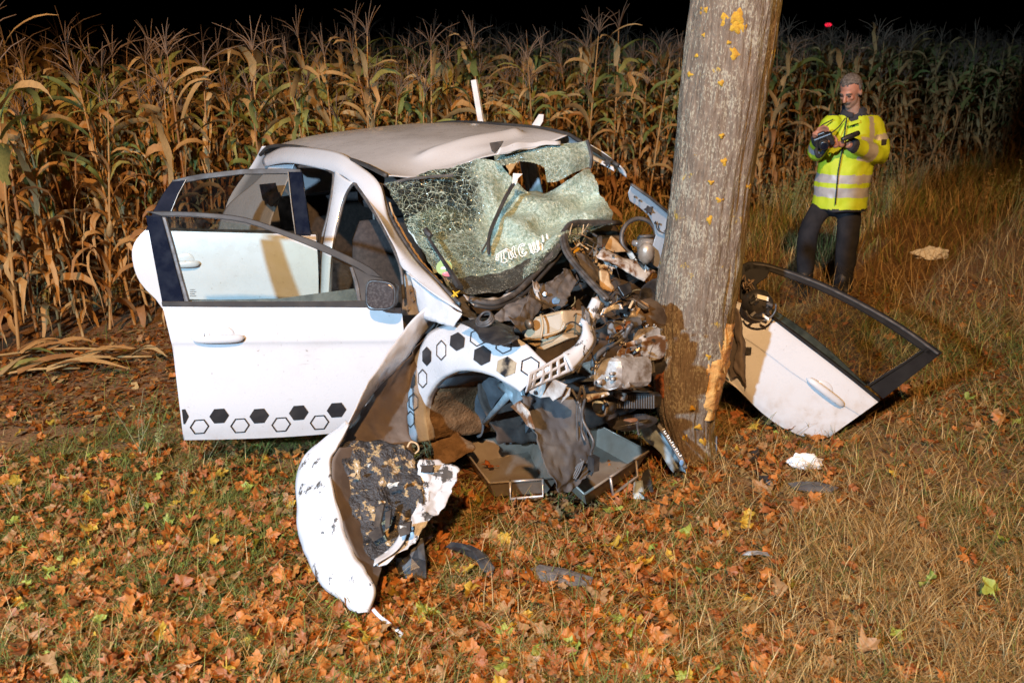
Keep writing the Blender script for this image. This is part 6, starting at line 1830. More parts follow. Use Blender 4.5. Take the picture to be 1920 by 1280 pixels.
# ------------------------------------------------------------ driver's door torn off, leaning behind the tree on the right
def torn_door():
    G = PZ(1548, 822, 0.0)
    n = Vector((-.10, -.97, .20)).normalized()
    root = empty('detached_car_door', G, 'torn-off white car door standing on its corner right of the trunk', 'car door')
    f = lambda x, y, o=0.0: PP(x, y, G + n * o, n)
    rows = []
    top = [(1360, 560), (1405, 575), (1448, 597), (1500, 636), (1550, 674), (1600, 713), (1648, 752)]
    bot = [(1352, 706), (1385, 730), (1420, 765), (1461, 797), (1503, 816), (1530, 820), (1554, 819)]
    for t, b in ((0, 0), (.08, .012), (.36, .022), (.42, .016), (.75, .016), (.92, .004), (1, -.012)):
        rows.append([f(a[0] + (c[0] - a[0]) * t, a[1] + (c[1] - a[1]) * t, b) for a, c in zip(top, bot)])
    def hinge_dents(s, t):
        return Vector((0, 1, 0)) * (0.05 * smooth01(.22, 0, s) * (0.5 + 0.5 * math.sin(t * 9)))
    skin = sheet('door_skin', rows, 48, 36, W_, root, thick=.0, fn=hinge_dents, mask=lambda s, t: s > 0.045 + 0.05 * math.sin(t * 11) ** 2)
    sheet('door_card', [[p - n * .09 for p in r[1:]] for r in rows], 12, 12, M['grey_plastic'], root, thick=.03)
    sheet('door_edge', [rows[-1], [p - n * .09 for p in rows[-1]]], 20, 4, M['paint_dirty'], root, thick=.004)
    sheet('door_edge', [[r[-1] for r in rows], [r[-1] - n * .09 for r in rows]], 12, 4, M['paint_dirty'], root, thick=.004)
    # torn inner flange curling out at the hinge side
    sheet('torn_flange', [[f(1372, 572, .05), f(1384, 580, .08), f(1390, 600, .06)], [f(1376, 610, .05), f(1390, 622, .08), f(1396, 640, .05)], [f(1380, 650, .05), f(1392, 665, .08), f(1398, 685, .05)], [f(1372, 690, .03), f(1388, 705, .06), f(1397, 726, .04)]], 14, 24, M['brown_inner'], root, amp=.012, scale=12, crumple=.01)
    plate('hinge_gap', [f(1366, 600, .028), f(1378, 612, .028), f(1384, 650, .028), f(1394, 700, .028), f(1372, 708, .028), f(1360, 670, .028)], M['dark_inside'], root, n * .004, 0)
    m = MB(); m.box(f(1401, 657, .02), Vector((.02, 0, 0)), n * .02, UP * .02); m.build('door_catch', M['black_plastic'], root)
    def bar(name, A, B, mat, th=.035, o=0.0, k=24):
        a, b = crom([f(*p, o) for p in A], k), crom([f(*p, o) for p in B], k)
        V = a + b + [p - n * th for p in a] + [p - n * th for p in b]; F = []
        for i in range(k - 1):
            F += [(i, i + 1, k + i + 1, k + i), (2 * k + i, 3 * k + i, 3 * k + i + 1, 2 * k + i + 1), (i, 2 * k + i, 2 * k + i + 1, i + 1), (k + i, k + i + 1, 3 * k + i + 1, 3 * k + i)]
        F += [(0, k, 3 * k, 2 * k), (k - 1, 3 * k - 1, 4 * k - 1, 2 * k - 1)]
        return mod_bevel(mk(name, V, F, mat, root), .004, 1)
    bar('window_frame', [(1392, 496), (1412, 490), (1452, 497), (1541, 528), (1626, 570), (1696, 611), (1768, 661)], [(1396, 512), (1414, 505), (1450, 512), (1538, 545), (1620, 586), (1688, 628), (1750, 672)], M['trim_dark'])
    bar('frame_seal', [(1412, 493), (1452, 500), (1541, 532), (1626, 574), (1696, 615), (1762, 662)], [(1412, 497), (1452, 504), (1540, 536), (1624, 578), (1694, 619), (1758, 665)], M['rubber'], .012, .008)
    plate('pillar_applique', [f(1742, 654), f(1766, 662), f(1656, 748), f(1632, 726)], M['trim_dark'], root, -n * .03)
    bar('applique_edge', [(1741, 652), (1700, 681), (1660, 706), (1630, 725)], [(1738, 650), (1697, 678), (1657, 703), (1627, 722)], M['trim_dark'], .02, .004, 10)
    bar('belt_moulding', [(1444, 590), (1500, 630), (1550, 668), (1600, 707), (1652, 748)], [(1448, 598), (1500, 638), (1550, 676), (1600, 715), (1648, 754)], M['trim_dark'], .03, .010)
    plate('mirror_sail', [f(1390, 498), f(1412, 492), f(1446, 502), f(1438, 520), f(1418, 534), f(1428, 560), f(1446, 592), f(1405, 576), f(1388, 560)], M['trim_dark'], root, -n * .03)
    g = [(1436, 520), (1462, 517), (1540, 546), (1622, 587), (1690, 629), (1738, 654), (1626, 724), (1600, 706), (1500, 628), (1448, 590), (1424, 545)]
    mk('window_glass', [f(*p, -.012) for p in g], [tuple(range(len(g)))], M['torn_glass'], root)
    bar('inner_belt', [(1448, 578), (1500, 612), (1560, 660), (1626, 722)], [(1448, 592), (1500, 630), (1560, 676), (1622, 724)], M['black_plastic'], .02, -.03, 14)
    # mirror torn open: bare motor in a broken shell
    c = f(1420, 568, .10)
    m = MB(); m.ball(c, .085, .055, .075, nu=20, nv=14, fn=lambda d: 1 + .10 * nz(d, 2.5)); sh = m.build('mirror_shell', M['black_plastic'], root, True)
    m = MB(); m.tube([c + Vector((math.cos(a) * .082 + .010, -.040 + .01 * math.sin(a), math.sin(a) * .074 - .012)) for a in np.linspace(-2.9, .25, 16)], .006, 6); m.build('mirror_rim', M['rubber'], sh, True)
    m = MB(); m.box(c + Vector((.012, -.055, .045)), Vector((.030, 0, -.008)), Vector((0, .003, 0)), Vector((0, .004, .010))); m.build('mirror_tag', M['letter_white'], sh)
    m = MB(); m.box(c + Vector((.035, -.06, -.062)), Vector((.018, 0, -.012)), Vector((0, .003, 0)), Vector((0, .002, .007))); m.build('glass_sliver', M['letter_white'], sh)
    r_ = random.Random(2)
    for k in range(14):
        p = c + Vector((r_.uniform(-.06, .05), -.05 + r_.uniform(-.01, .01), r_.uniform(-.05, .05))); d = Vector((r_.uniform(-1, 1), r_.uniform(-.4, .1), r_.uniform(-1, 1))).normalized()
        m = MB(); m.box(p, d * r_.uniform(.006, .018), d.orthogonal().normalized() * .007, d.cross(d.orthogonal()).normalized() * .004); m.build('mirror_part', M[r_.choice(('black_plastic', 'black_plastic', 'grey_plastic'))], sh)
    q = f(1400, 532, .05)
    for k in range(9):
        m = MB(); p = q + Vector((r_.uniform(-.03, .03), -.01, r_.uniform(-.04, .03))); m.tube(crom([p, p + nz3(p, 50, k) * .05, p + nz3(p, 70, k) * .08 + Vector((.02, -.01, -.05))], 7), .004, 5); m.build('mirror_wire', M['brown_metal'], sh, True)
    # handle with key lock
    L0, L1 = f(1512, 707, .024), f(1582, 761, .024)
    rings = []
    up2 = n.cross((L1 - L0).normalized())
    for i in range(19):
        t = i / 18; p = L0.lerp(L1, t); s = (1 - abs(2 * t - 1) ** 6) ** .5 if 0 < i < 18 else .06
        rings.append([p + n * (.010 + .022 * math.sin(math.pi * t) ** .7) + up2 * (math.sin(a) * .020 * s) + n * (math.cos(a) * .012 * s) for a in [2 * math.pi * q_ / 10 for q_ in range(10)]])
    m = MB(); m.loft(rings); hd = m.build('door_handle', W_, root, True)
    m = MB(); m.ball(f(1546, 727, .018), .055, .010, .036, nu=18, nv=10, ax=((L1 - L0).normalized(), n, up2)); m.build('handle_bowl', W_, hd, True)
    m = MB(); c2 = f(1567, 752, .052); m.tube([c2, c2 + n * .006], .009, 12); m.build('key_lock', M['trim_dark'], hd)
    # faint grass stem scratched against the skin is left to the weeds
    return root
TD = torn_door()

# ------------------------------------------------------------ person photographing the scene
pmat('hivis', (0.42, 0.56, 0.015), 0.65, col2=(0.50, 0.62, 0.03), scale=7, bmp=0.35, bscale=26, bdist=0.01)
pmat('reflective', (0.40, 0.40, 0.40), 0.4, col2=(0.32, 0.31, 0.32), scale=12, bmp=0.2)
pmat('navy_cloth', (0.018, 0.020, 0.028), 0.85, col2=(0.03, 0.032, 0.04), scale=14, bmp=0.3)
pmat('trouser_cloth', (0.016, 0.016, 0.019), 0.9, spec=0.2, col2=(0.026, 0.025, 0.028), scale=9, bmp=0.5, bscale=22, bdist=0.012)
pmat('skin', (0.36, 0.155, 0.10), 0.55, col2=(0.42, 0.20, 0.13), scale=18)
pmat('stubble', (0.28, 0.15, 0.105), 0.75, col2=(0.33, 0.22, 0.17), scale=60)
pmat('grey_hair', (0.07, 0.058, 0.05), 0.8, spec=0.15, col2=(0.17, 0.145, 0.125), scale=70, bmp=0.7, bscale=120)
pmat('eye_dark', (0.03, 0.02, 0.015), 0.4)
pmat('boot', (0.012, 0.012, 0.013), 0.6)
pmat('camera_black', (0.012, 0.012, 0.013), 0.35, col2=(0.03, 0.03, 0.03), scale=30)
PYB = 8.18
def q(px, py, dy=0.0): return PY(px, py, PYB + dy)
def remeshed(mb, voxel, smooth=4):
    me = bpy.data.meshes.new('tmp'); me.from_pydata([tuple(v) for v in mb.v], [], mb.f); me.update()
    o = bpy.data.objects.new('tmp', me); COL.objects.link(o)
    m = o.modifiers.new('r', 'REMESH'); m.mode = 'VOXEL'; m.voxel_size = voxel
    if smooth:
        s = o.modifiers.new('s', 'SMOOTH'); s.factor = .5; s.iterations = smooth
    dg = bpy.context.evaluated_depsgraph_get()
    out = bpy.data.meshes.new_from_object(o.evaluated_get(dg))
    bpy.data.objects.remove(o); bpy.data.meshes.remove(me)
    return out
def limb(mb, pts, rs, n=14): mb.tube(crom(pts, 12), [rs[0] + (np.interp(i / 11, np.linspace(0, 1, len(rs)), rs) - rs[0]) for i in range(12)], n)
def seg_t(p, a, b):
    ab = b - a; t = (p - a).dot(ab) / ab.length_squared
    return t, (p - (a + ab * min(1, max(0, t)))).length
def person():
    foot = PZ(1562, 548, 0.0)
    root = empty('person', foot, 'person in yellow high-visibility jacket looking down at a camera in his hands', 'person')
    # joints
    shL, elL, wrL = q(1636, 234, .02), q(1650, 288, -.06), q(1588, 270, -.26)
    shR, elR, wrR = q(1560, 232, -.02), q(1531, 284, -.12), q(1533, 258, -.30)
    hipR, knR, anR = q(1548, 384, .02), q(1517, 432, -.06), q(1509, 518, .02)
    hipL, knL, anL = q(1592, 384, .02), q(1589, 450, -.03), q(1581, 534, .04)
    # head frame
    hc = q(1595, 171, -.05)
    fw = Vector((-.62, -.62, -.42)).normalized(); sd = fw.cross(UP).normalized(); hu = sd.cross(fw).normalized()   # sd = person's right... along the face
    AX = (sd, fw, hu)
    b = MB()
    b.ball(hc + hu * .035 - fw * .012, .080, .100, .100, 18, 14, ax=AX)            # cranium
    b.ball(hc - hu * .045 + fw * .022, .062, .070, .085, 16, 12, ax=AX)            # jaw
    b.ball(hc - hu * .098 + fw * .060, .030, .026, .026, 12, 8, ax=AX)             # chin
    b.ball(hc + hu * .018 + fw * .083, .058, .018, .016, 12, 8, ax=AX)             # brow
    b.tube([hc + hu * .012 + fw * .095, hc - hu * .016 + fw * .114, hc - hu * .034 + fw * .120, hc - hu * .046 + fw * .100], [.010, .014, .018, .012], 8)   # nose
    for s in (-1, 1):
        b.ball(hc - hu * .012 + sd * (s * .080) - fw * .012, .012, .022, .034, 10, 8, ax=AX)   # ears
        b.ball(hc - hu * .020 + sd * (s * .040) + fw * .072, .022, .018, .018, 10, 8, ax=AX)   # cheekbones
    b.ball(hc - hu * .072 + fw * .083, .028, .010, .007, 10, 6, ax=AX)             # lips
    neck0 = q(1601, 222, .02)
    b.tube([hc - hu * .06 - fw * .015, hc.lerp(neck0, .6), neck0], [.058, .060, .068], 14)
    # core of the body under the clothes
    b.ball(q(1596, 262, .02), .15, .10, .20, 16, 12); b.ball(q(1582, 330, .01), .14, .10, .22, 16, 12); b.ball(q(1568, 380, .01), .15, .10, .09, 16, 12)
    limb(b, [shL, elL, wrL], [.055, .045, .032]); limb(b, [shR, elR, wrR], [.055, .045, .032])
    limb(b, [hipR, knR, anR], [.08, .06, .045]); limb(b, [hipL, knL, anL], [.08, .06, .045])
    # hands closing round the camera: palm, four fingers, thumb
    cam_c = q(1545, 264, -.36)
    def hand(wr, palm, dirf, across, curl, thumb):
        b.ball(wr.lerp(palm, .55), .030, .040, .026, 10, 8, ax=(across, dirf, across.cross(dirf).normalized()))
        b.ball(palm, .034, .042, .020, 10, 8, ax=(across, dirf, across.cross(dirf).normalized()))
        for k, ln in enumerate((.074, .082, .078, .062)):
            a = palm + across * (.027 - .018 * k) + dirf * .030
            b.tube([a, a + dirf * ln * .4 + curl * .008, a + dirf * ln * .68 + curl * .030, a + dirf * ln * .72 + curl * .052], [.0105, .010, .0095, .008], 8)
        t0 = palm + across * .032 - dirf * .012
        b.tube([t0, t0 + thumb * .03, t0 + thumb * .055 + curl * .008], [.013, .012, .009], 8)
    hand(wrL, q(1566, 271, -.34), Vector((-.93, -.30, .12)).normalized(), Vector((.05, -.2, .95)).normalized(), Vector((.0, -.9, -.1)), Vector((-.6, -.1, .75)).normalized())
    hand(wrR, q(1531, 252, -.34), Vector((.55, -.35, .72)).normalized(), Vector((-.75, -.1, .6)).normalized(), Vector((.35, -.8, -.2)), Vector((.6, -.6, -.3)).normalized())
    me = remeshed(b, .0085, 3)
    me.materials.append(M['skin']); me.materials.append(M['stubble'])
    for p in me.polygons:
        p.use_smooth = True
        d = p.center - hc
        x, f, u = d.dot(sd), d.dot(fw), d.dot(hu)
        if d.length < .2 and u < -.052 and f > -.02 and abs(x) < .075: p.material_index = 1
        if d.length < .2 and -.052 <= u < -.01 and abs(x) > .055 and f < .045 and f > -.01: p.material_index = 1
    link('body', me, root)
    # eyes looking down, eyebrows, mouth line
    for s in (-1, 1):
        m = MB(); m.ball(hc - hu * .002 + sd * (s * .034) + fw * .088, .014, .007, .006, 10, 6, ax=AX); m.build('eye', M['eye_dark'], root, True)
        m = MB(); m.tube([hc + hu * .022 + sd * (s * .014) + fw * .104, hc + hu * .027 + sd * (s * .036) + fw * .098, hc + hu * .020 + sd * (s * .056) + fw * .084], [.005, .006, .003], 6); m.build('eyebrow', M['grey_hair'], root, True)
    m = MB(); m.tube([hc - hu * .070 + sd * -.026 + fw * .086, hc - hu * .069 + fw * .096, hc - hu * .070 + sd * .026 + fw * .086], [.002, .004, .002], 6); m.build('mouth', M['eye_dark'], root, True)
    m = MB(); m.tube([hc - hu * .060 + sd * -.034 + fw * .080, hc - hu * .056 + fw * .100, hc - hu * .060 + sd * .034 + fw * .080], [.004, .007, .004], 6); m.build('moustache', M['grey_hair'], root, True)
    # hair: short crop, receding at the temples
    h = MB(); h.ball(hc + hu * .036 - fw * .014, .086, .104, .104, 36, 28, ax=AX, fn=lambda d: 1 + .05 * nz(d, 7) + .02 * nz(d, 17))
    V, F = h.v, []
    for f in h.f:
        c = sum((V[i] for i in f), Vector()) / len(f) - hc
        x, fr, u = c.dot(sd), c.dot(fw), c.dot(hu)
        if u > .050 + .60 * max(0, fr + .02) - .02 * (abs(x) < .03) + .012 * nz(c, 60) or (fr < .004 and u > -.055): F.append(f)
    o = mk('hair', V, F, M['grey_hair'], root, True); mod_solid(o, .006, 0)
    # trousers
    t = MB()
    t.ball(q(1568, 378, .01), .170, .125, .13, 18, 12)
    limb(t, [hipR + UP * .03, knR, anR, q(1507, 530, .02)], [.090, .086, .074, .076]); limb(t, [hipL + UP * .03, knL, anL, q(1580, 545, .04)], [.112, .092, .078, .080])
    me = remeshed(t, .014, 4); me.materials.append(M['trouser_cloth'])
    for v in me.vertices: v.co += nz3(v.co, 9, 4) * .012
    for p in me.polygons: p.use_smooth = True
    link('trousers', me, root)
    for a in (q(1506, 531, -.02), q(1578, 547, -.01)):
        c = Vector((a.x, a.y, .05)); m = MB()
        m.ball(c + Vector((-.015, -.05, 0)), .052, .13, .055, 14, 10); m.tube([c, c + UP * .14], [.05, .055], 12); m.build('boot', M['boot'], root, True)
    # jacket
    j = MB()
    rings = []
    for px, py, hw, dep, dy in ((1573, 392, 50, .180, .0), (1575, 372, 50, .175, .0), (1579, 345, 52, .17, .0), (1584, 318, 52, .165, .0), (1590, 290, 51, .16, .0), (1596, 264, 51, .155, .01), (1600, 244, 50, .145, .02), (1602, 231, 46, .13, .03), (1602, 221, 34, .11, .03), (1601, 212, 23, .085, .03), (1600, 203, 19, .078, .02)):
        c = q(px, py, dy); w = hw / 222.0
        rings.append([c + Vector((math.copysign(abs(math.cos(a)) ** .85, math.cos(a)) * w, math.sin(a) * dep, 0)) for a in [2 * math.pi * k / 28 for k in range(28)]])
    j.loft(rings)
    limb(j, [shL, elL, elL.lerp(wrL, .5), elL.lerp(wrL, .93)], [.088, .085, .072, .056]); limb(j, [shR, elR, elR.lerp(wrR, .5), elR.lerp(wrR, .9)], [.085, .080, .068, .054])
    j.ball(shL, .085); j.ball(shR, .08)
    me = remeshed(j, .010, 4)
    for k in ('hivis', 'reflective', 'navy_cloth'): me.materials.append(M[k])
    for v in me.vertices:
        v.co += nz3(v.co, 6, 2) * .014 + nz3(v.co, 15, 7) * .007
    zl = lambda py: q(1590, py).z
    for p in me.polygons:
        p.use_smooth = True
        c = p.center; mi = 0
        tuL, duL = seg_t(c, shL, elL); tfL, dfL = seg_t(c, elL, wrL); tuR, duR = seg_t(c, shR, elR); tfR, dfR = seg_t(c, elR, wrR)
        on = None
        if dfL < .098 and tfL > .12: on = ('f', tfL)
        elif duL < .10 and tuL > .15 and c.x > shL.x - .065: on = ('u', tuL)
        elif dfR < .09 and tfR > .1: on = ('f', tfR)
        elif duR < .092 and tuR > .2 and c.x < shR.x + .03: on = ('u', tuR)
        if on:
            k, t_ = on
            if k == 'u' and .42 < t_ < .62: mi = 1
            if k == 'f' and .30 < t_ < .55: mi = 1
            if k == 'f' and t_ > .80: mi = 2
        else:
            if zl(340) < c.z < zl(324) or zl(366) < c.z < zl(348): mi = 1
            if c.z < zl(387): mi = 2
            if c.z > zl(216): mi = 2
            fx = c.x - q(1592, 230).x
            if c.y < PYB and c.z > zl(236) and abs(c.x - q(1594, 225).x) < .05 * (c.z - zl(236)) / .10 + .006: mi = 2
            if c.z < zl(312) and q(1629, 330).x < c.x < q(1636, 330).x and c.y < PYB: mi = 2
            # shoulder stripe
            if zl(262) < c.z < zl(218) and q(1622, 240).x < c.x < q(1633, 240).x: mi = 1
        p.material_index = mi
    jk = link('jacket', me, root)
    m = MB(); m.tube([q(1588, 218, -.14), q(1583, 260, -.18), q(1572, 320, -.19), q(1566, 384, -.19)], .006, 6, flat=(Vector((0, 1, 0)), .5)); m.build('jacket_placket', M['navy_cloth'], jk, True)
    m = MB(); c = q(1657, 272, -.12); m.prism([c + Vector((-.022, 0, .045)), c + Vector((.022, 0, .045)), c + Vector((.022, .01, -.02)), c + Vector((0, .005, -.05)), c + Vector((-.022, 0, -.02))], Vector((.004, .010, 0))); m.build('sleeve_badge', M['navy_cloth'], jk)
    m = MB(); c = q(1601, 230, -.15); m.box(c, Vector((.045, .0, .015)), Vector((0, .006, 0)), Vector((-.004, 0, .012))); m.build('chest_flap', M['hivis'], jk)
    # collar, turned up
    m = MB(); cc = q(1601, 212, .01)
    r0 = [cc + Vector((math.cos(a) * .088, math.sin(a) * .085, -.045)) for a in np.linspace(-1.25, 4.39, 26)]
    r1 = [cc + Vector((math.cos(a) * .096, math.sin(a) * .090, .035 - .03 * math.sin(a) * -1)) for a in np.linspace(-1.25, 4.39, 26)]
    V = r0 + r1; F = [(i, i + 1, 27 + i, 26 + i) for i in range(25)]
    o = mk('collar', V, F, M['navy_cloth'], jk, True); mod_solid(o, .012, 0)
    # still camera held in front of the chest
    cr = empty('camera', cam_c, 'black still camera with lens, held in both hands by the person', 'camera')
    fx, fy, fz = Vector((.86, -.28, .40)).normalized(), Vector((-.38, -.85, -.30)).normalized(), None
    fz = fx.cross(fy).normalized()
    if fz.z < 0: fz = -fz
    fy = (fy - fx * fy.dot(fx)).normalized()
    m = MB(); m.box(cam_c, fx * .075, fy * .035, fz * .052); o = m.build('camera_body', M['camera_black'], cr); mod_bevel(o, .010, 2)
    m = MB(); m.box(cam_c + fz * .062, fx * .03, fy * .03, fz * .018); mod_bevel(m.build('prism_hump', M['camera_black'], cr), .008, 2)
    c = cam_c + fy * .035 - fx * .008
    m = MB(); m.tube([c, c + fy * .03, c + fy * .032, c + fy * .085, c + fy * .088], [.040, .040, .037, .037, .034], 20); ln = m.build('lens', M['camera_black'], cr, True)
    m = MB(); m.tube([c + fy * .0885, c + fy * .089], .028, 20); m.build('front_glass', M['gloss_black'], ln)
    m = MB(); m.tube([c + fy * .045, c + fy * .060], .0385, 20); m.build('zoom_ring', M['rubber'], ln, True)
    m = MB(); m.tube(crom([cam_c + fx * .075 + fz * .04, q(1573, 238, -.26), q(1585, 222, -.16)], 10), .005, 5); m.tube(crom([cam_c - fx * .075 + fz * .04, q(1538, 238, -.22), q(1562, 224, -.14)], 10), .005, 5); m.build('strap', M['navy_cloth'], cr, True)
    m = MB(); m.tube(crom([cam_c - fx * .06 - fz * .05, q(1530, 282, -.42), q(1535, 294, -.40), cam_c - fz * .06], 14), .016, 8); m.build('strap_loop', M['navy_cloth'], cr, True)
    a, bb = q(1578, 262, -.36), q(1611, 249, -.34)
    m = MB(); m.tube([a, a.lerp(bb, .1), a.lerp(bb, .5), a.lerp(bb, .9), bb], [.016, .019, .022, .022, .018], 12)
    t_ = m.build('torch', M['camera_black'], None, True, a); tag(t_, 'slim black torch clamped across the jacket beside the camera', 'torch')
person()

# ------------------------------------------------------------ drip trays under the engine
def tray(name, corners, label, hand, hdir_out, hz=.115):
    """steel tray: four rim corners on the ground plan (front-left, front-right, back-right, back-left)"""
    cen = sum(corners, Vector()) / 4
    root = empty(name, Vector((cen.x, cen.y, 0)), label, 'tray', 'drip trays under the wreck')
    rim = [Vector((c.x, c.y, hz)) for c in corners]
    ins = [r + (Vector((cen.x, cen.y, hz)) - r).normalized() * .010 for r in rim]
    bi = [Vector((c.x, c.y, .025)) + (Vector((cen.x, cen.y, 0)) - Vector((c.x, c.y, 0))) * .22 for c in corners]
    bo = [b - UP * .012 for b in bi]
    nm = ('wall', 'wall', 'wall', 'wall')
    for k in range(4):
        j = (k + 1) % 4
        V = [rim[k], rim[j], ins[j], ins[k], bi[k], bi[j], bo[k], bo[j]]
        mk('tray_wall', V, [(0, 1, 2, 3), (3, 2, 5, 4), (0, 6, 7, 1), (4, 5, 7, 6)], M['tray_metal'], root)
    mk('tray_bottom', bi + bo, [(0, 1, 2, 3), (7, 6, 5, 4)], M['tray_metal'], root)
    m = MB(); m.tube(rim + [rim[0]], .006, 6); m.build('rim_roll', M['tray_metal'], root, True)
    a, b = rim[0], rim[1]
    p, q = a.lerp(b, hand[0]), a.lerp(b, hand[1])
    drop = Vector((hdir_out.x * .03, hdir_out.y * .03, -.075))
    m = MB()
    m.tube([p, p + hdir_out * .012 + UP * .004, p + drop, q + drop, q + hdir_out * .012 + UP * .004, q], .0075, 8)
    m.tube([p, q], .0065, 6)
    m.build('handle', M['steel'], root, True)
    return root
hz = .115
c1 = [PZ(918, 905, hz), PZ(1046, 896, hz), PZ(1000, 806, hz), PZ(864, 834, hz)]
tray('drip_tray', c1, 'square steel drip tray below the wheel arch, long handle facing forward', (.30, .78), Vector((0, -1, 0)))
c2 = [PZ(1096, 926, hz), PZ(1216, 846, hz), PZ(1120, 795, hz), PZ(1020, 856, hz)]
tray('drip_tray', c2, 'oil-stained steel drip tray beside the foot of the tree', (.36, .76), Vector((.55, -.8, 0)))
# orange leaf caught in the tray
def one_leaf(p, size, mat, label, grp, rot=0.0, k=3, tilt=.3):
    V, F = LEAFP[k]
    me = bpy.data.meshes.new('fallen_leaf'); me.from_pydata(V.tolist(), [], F); me.materials.append(M[mat])
    for q in me.polygons: q.use_smooth = True
    o = bpy.data.objects.new('fallen_leaf', me); COL.objects.link(o)
    o.location = p; o.rotation_euler = (tilt, 0, rot); o.scale = (size,) * 3
    return tag(o, label, 'leaf', grp)
one_leaf(PZ(920, 872, .055), .055, 'leaf_orange', 'orange maple leaf lying in the drip tray', None, 1.9)
one_leaf(PZ(1883, 1012, .05), .05, 'leaf_green', 'bright yellow-green leaf lying alone at the right edge', None, 2.4, 5, .1)

# ------------------------------------------------------------ loose wreckage on the grass
def slab(name, pts, mat, label, cat, th=.012, amp=.006, lift=.02, tilt=None):
    P = [PZ(x, y, (t[0] if t else lift)) for x, y, *t in pts]
    cen = sum(P, Vector()) / len(P)
    n = len(P); V = []
    # triangulated fan with raised middle, given thickness
    ring2 = [cen + (p - cen) * .55 + UP * (amp * 2) for p in P]
    V = [cen + UP * amp * 2.5] + ring2 + P
    F = [(0, 1 + i, 1 + (i + 1) % n) for i in range(n)] + [(1 + i, 1 + n + i, 1 + n + (i + 1) % n, 1 + (i + 1) % n) for i in range(n)]
    V = [v + nz3(v, 14, 3) * amp for v in V]
    o = mk(name, V, F, mat, None, False, Vector((cen.x, cen.y, 0)))
    mod_solid(o, th, 0)
    return tag(o, label, cat)
slab('plastic_shard', [(836, 1026, .05), (848, 1018, .07), (880, 1024, .07), (912, 1042, .06), (926, 1068, .03), (920, 1082, .01), (904, 1070, .02), (895, 1050, .04), (868, 1036, .04)], M['black_plastic'], 'jagged black plastic shard lying on leaves near the drip trays', 'plastic', .014, .012)
slab('felt_scrap', [(985, 1072, .03), (1012, 1058, .04), (1060, 1066, .04), (1112, 1082, .03), (1108, 1096, .015), (1050, 1100, .015), (1010, 1088, .015)], M['felt'], 'flat grey felt scrap lying among the leaves', 'scrap', .008, .004)
slab('plastic_box_piece', [(742, 1085, .01), (745, 1045, .06), (760, 1020, .14), (792, 1008, .16), (800, 1050, .10), (800, 1082, .02), (770, 1092, .01)], M['black_plastic'], 'black plastic piece lying beneath the folded bonnet', 'plastic', .012, .008)
slab('rubber_strip', [(1478, 906, .02), (1500, 903, .035), (1540, 906, .035), (1572, 914, .02), (1560, 922, .01), (1520, 922, .01), (1490, 916, .01)], M['liner'], 'long dark rubber strip on the grass right of the tree', 'strip', .010, .006)
slab('rubber_flap', [(1422, 892, .02), (1440, 893, .04), (1458, 905, .03), (1450, 912, .01), (1430, 908, .01)], M['black_plastic'], 'small black rubber flap left of the long dark strip', 'scrap', .010, .006)
slab('curved_sliver', [(1392, 1040, .02), (1402, 1033, .04), (1420, 1032, .05), (1440, 1036, .04), (1444, 1042, .02), (1425, 1038, .03), (1408, 1040, .03)], M['steel'], 'curved grey plastic sliver stuck in dry grass at lower right', 'sliver', .004, .002)
slab('bark_splinter', [(1334, 858, .0), (1332, 836, .06), (1338, 816, .12), (1345, 818, .12), (1345, 840, .06), (1342, 862, .0)], M['rubber'], 'black splinter standing against the right foot of the trunk', 'splinter', .012, .004)
slab('plastic_scrap', [(1398, 866, .01), (1404, 848, .04), (1420, 838, .06), (1424, 850, .03), (1418, 864, .01), (1408, 870, .01)], M['black_plastic'], 'crumpled black plastic scrap beside a green leaf right of the trunk', 'scrap', .008, .006)
slab('lamp_shard', [(1186, 935, .0), (1190, 905, .05), (1204, 902, .06), (1210, 935, .01)], M['galv'], 'glossy broken lamp shard in front of the right drip tray', 'shard', .006, .006)
slab('bumper_shard', [(1198, 920, .0), (1206, 886, .10), (1216, 876, .13), (1222, 905, .05), (1226, 922, .0)], M['black_plastic'], 'black bumper shard standing beside the right drip tray', 'shard', .010, .006)
# crumpled white plastic bags
def bag(p, sx, sy, sz, label, seed):
    m = MB()
    m.ball(Vector((0, 0, 0)), sx, sy, sz, nu=36, nv=22, fn=lambda d: 1 + .45 * nz(d, 2.2, seed) + .30 * abs(nz(d, 5, seed + 3)) - .1)
    V = [v + p + UP * sz * .45 for v in m.v]
    V = [Vector((v.x, v.y, max(v.z, .004))) for v in V]
    o = mk('plastic_bag', V, m.f, M['white_bag'], None, False, Vector((p.x, p.y, 0)))
    tag(o, label, 'plastic bag')
bag(PZ(1508, 874, 0), .085, .05, .045, 'crumpled translucent white plastic in leaves below the torn-off door', 1)
bag(PZ(1744, 484, 0), .17, .09, .075, 'crumpled white plastic bag on the dry grass right of the person', 5)

# ------------------------------------------------------------ roadside post behind the car, tiny far light
def delineator():
    a, b = PY(903, 232, 8.4), PY(889, 150, 8.4)
    d = (b - a).normalized()
    foot = a - d * (a.z / d.z)
    root = empty('roadside_post', foot, 'slanting white roadside marker post standing behind the car roof', 'post')
    s = Vector((1, 0, -d.x)).normalized() * .027; t = s.cross(d).normalized() * .022
    m = MB()
    L = (b - foot).length
    rings = []
    for h in np.linspace(0, L, 10):
        c = foot + d * h
        rings.append([c - s - t * .6, c + s - t * .2, c + s * .6 + t, c - s + t])
    m.loft(rings); m.build('post_body', M['white_bag'], root)
    m = MB(); c = foot + d * (L - .065) - t * .72; m.box(c, s * .35, t * .05, d * .05); m.build('reflector', M['gloss_black'], root)
    m = MB(); c = foot + d * (L - .2) - t * .5 + s * .9; m.box(c, s * .12, t * .3, d * .18); m.build('orange_edge', M['yellow_plastic'], root)
delineator()
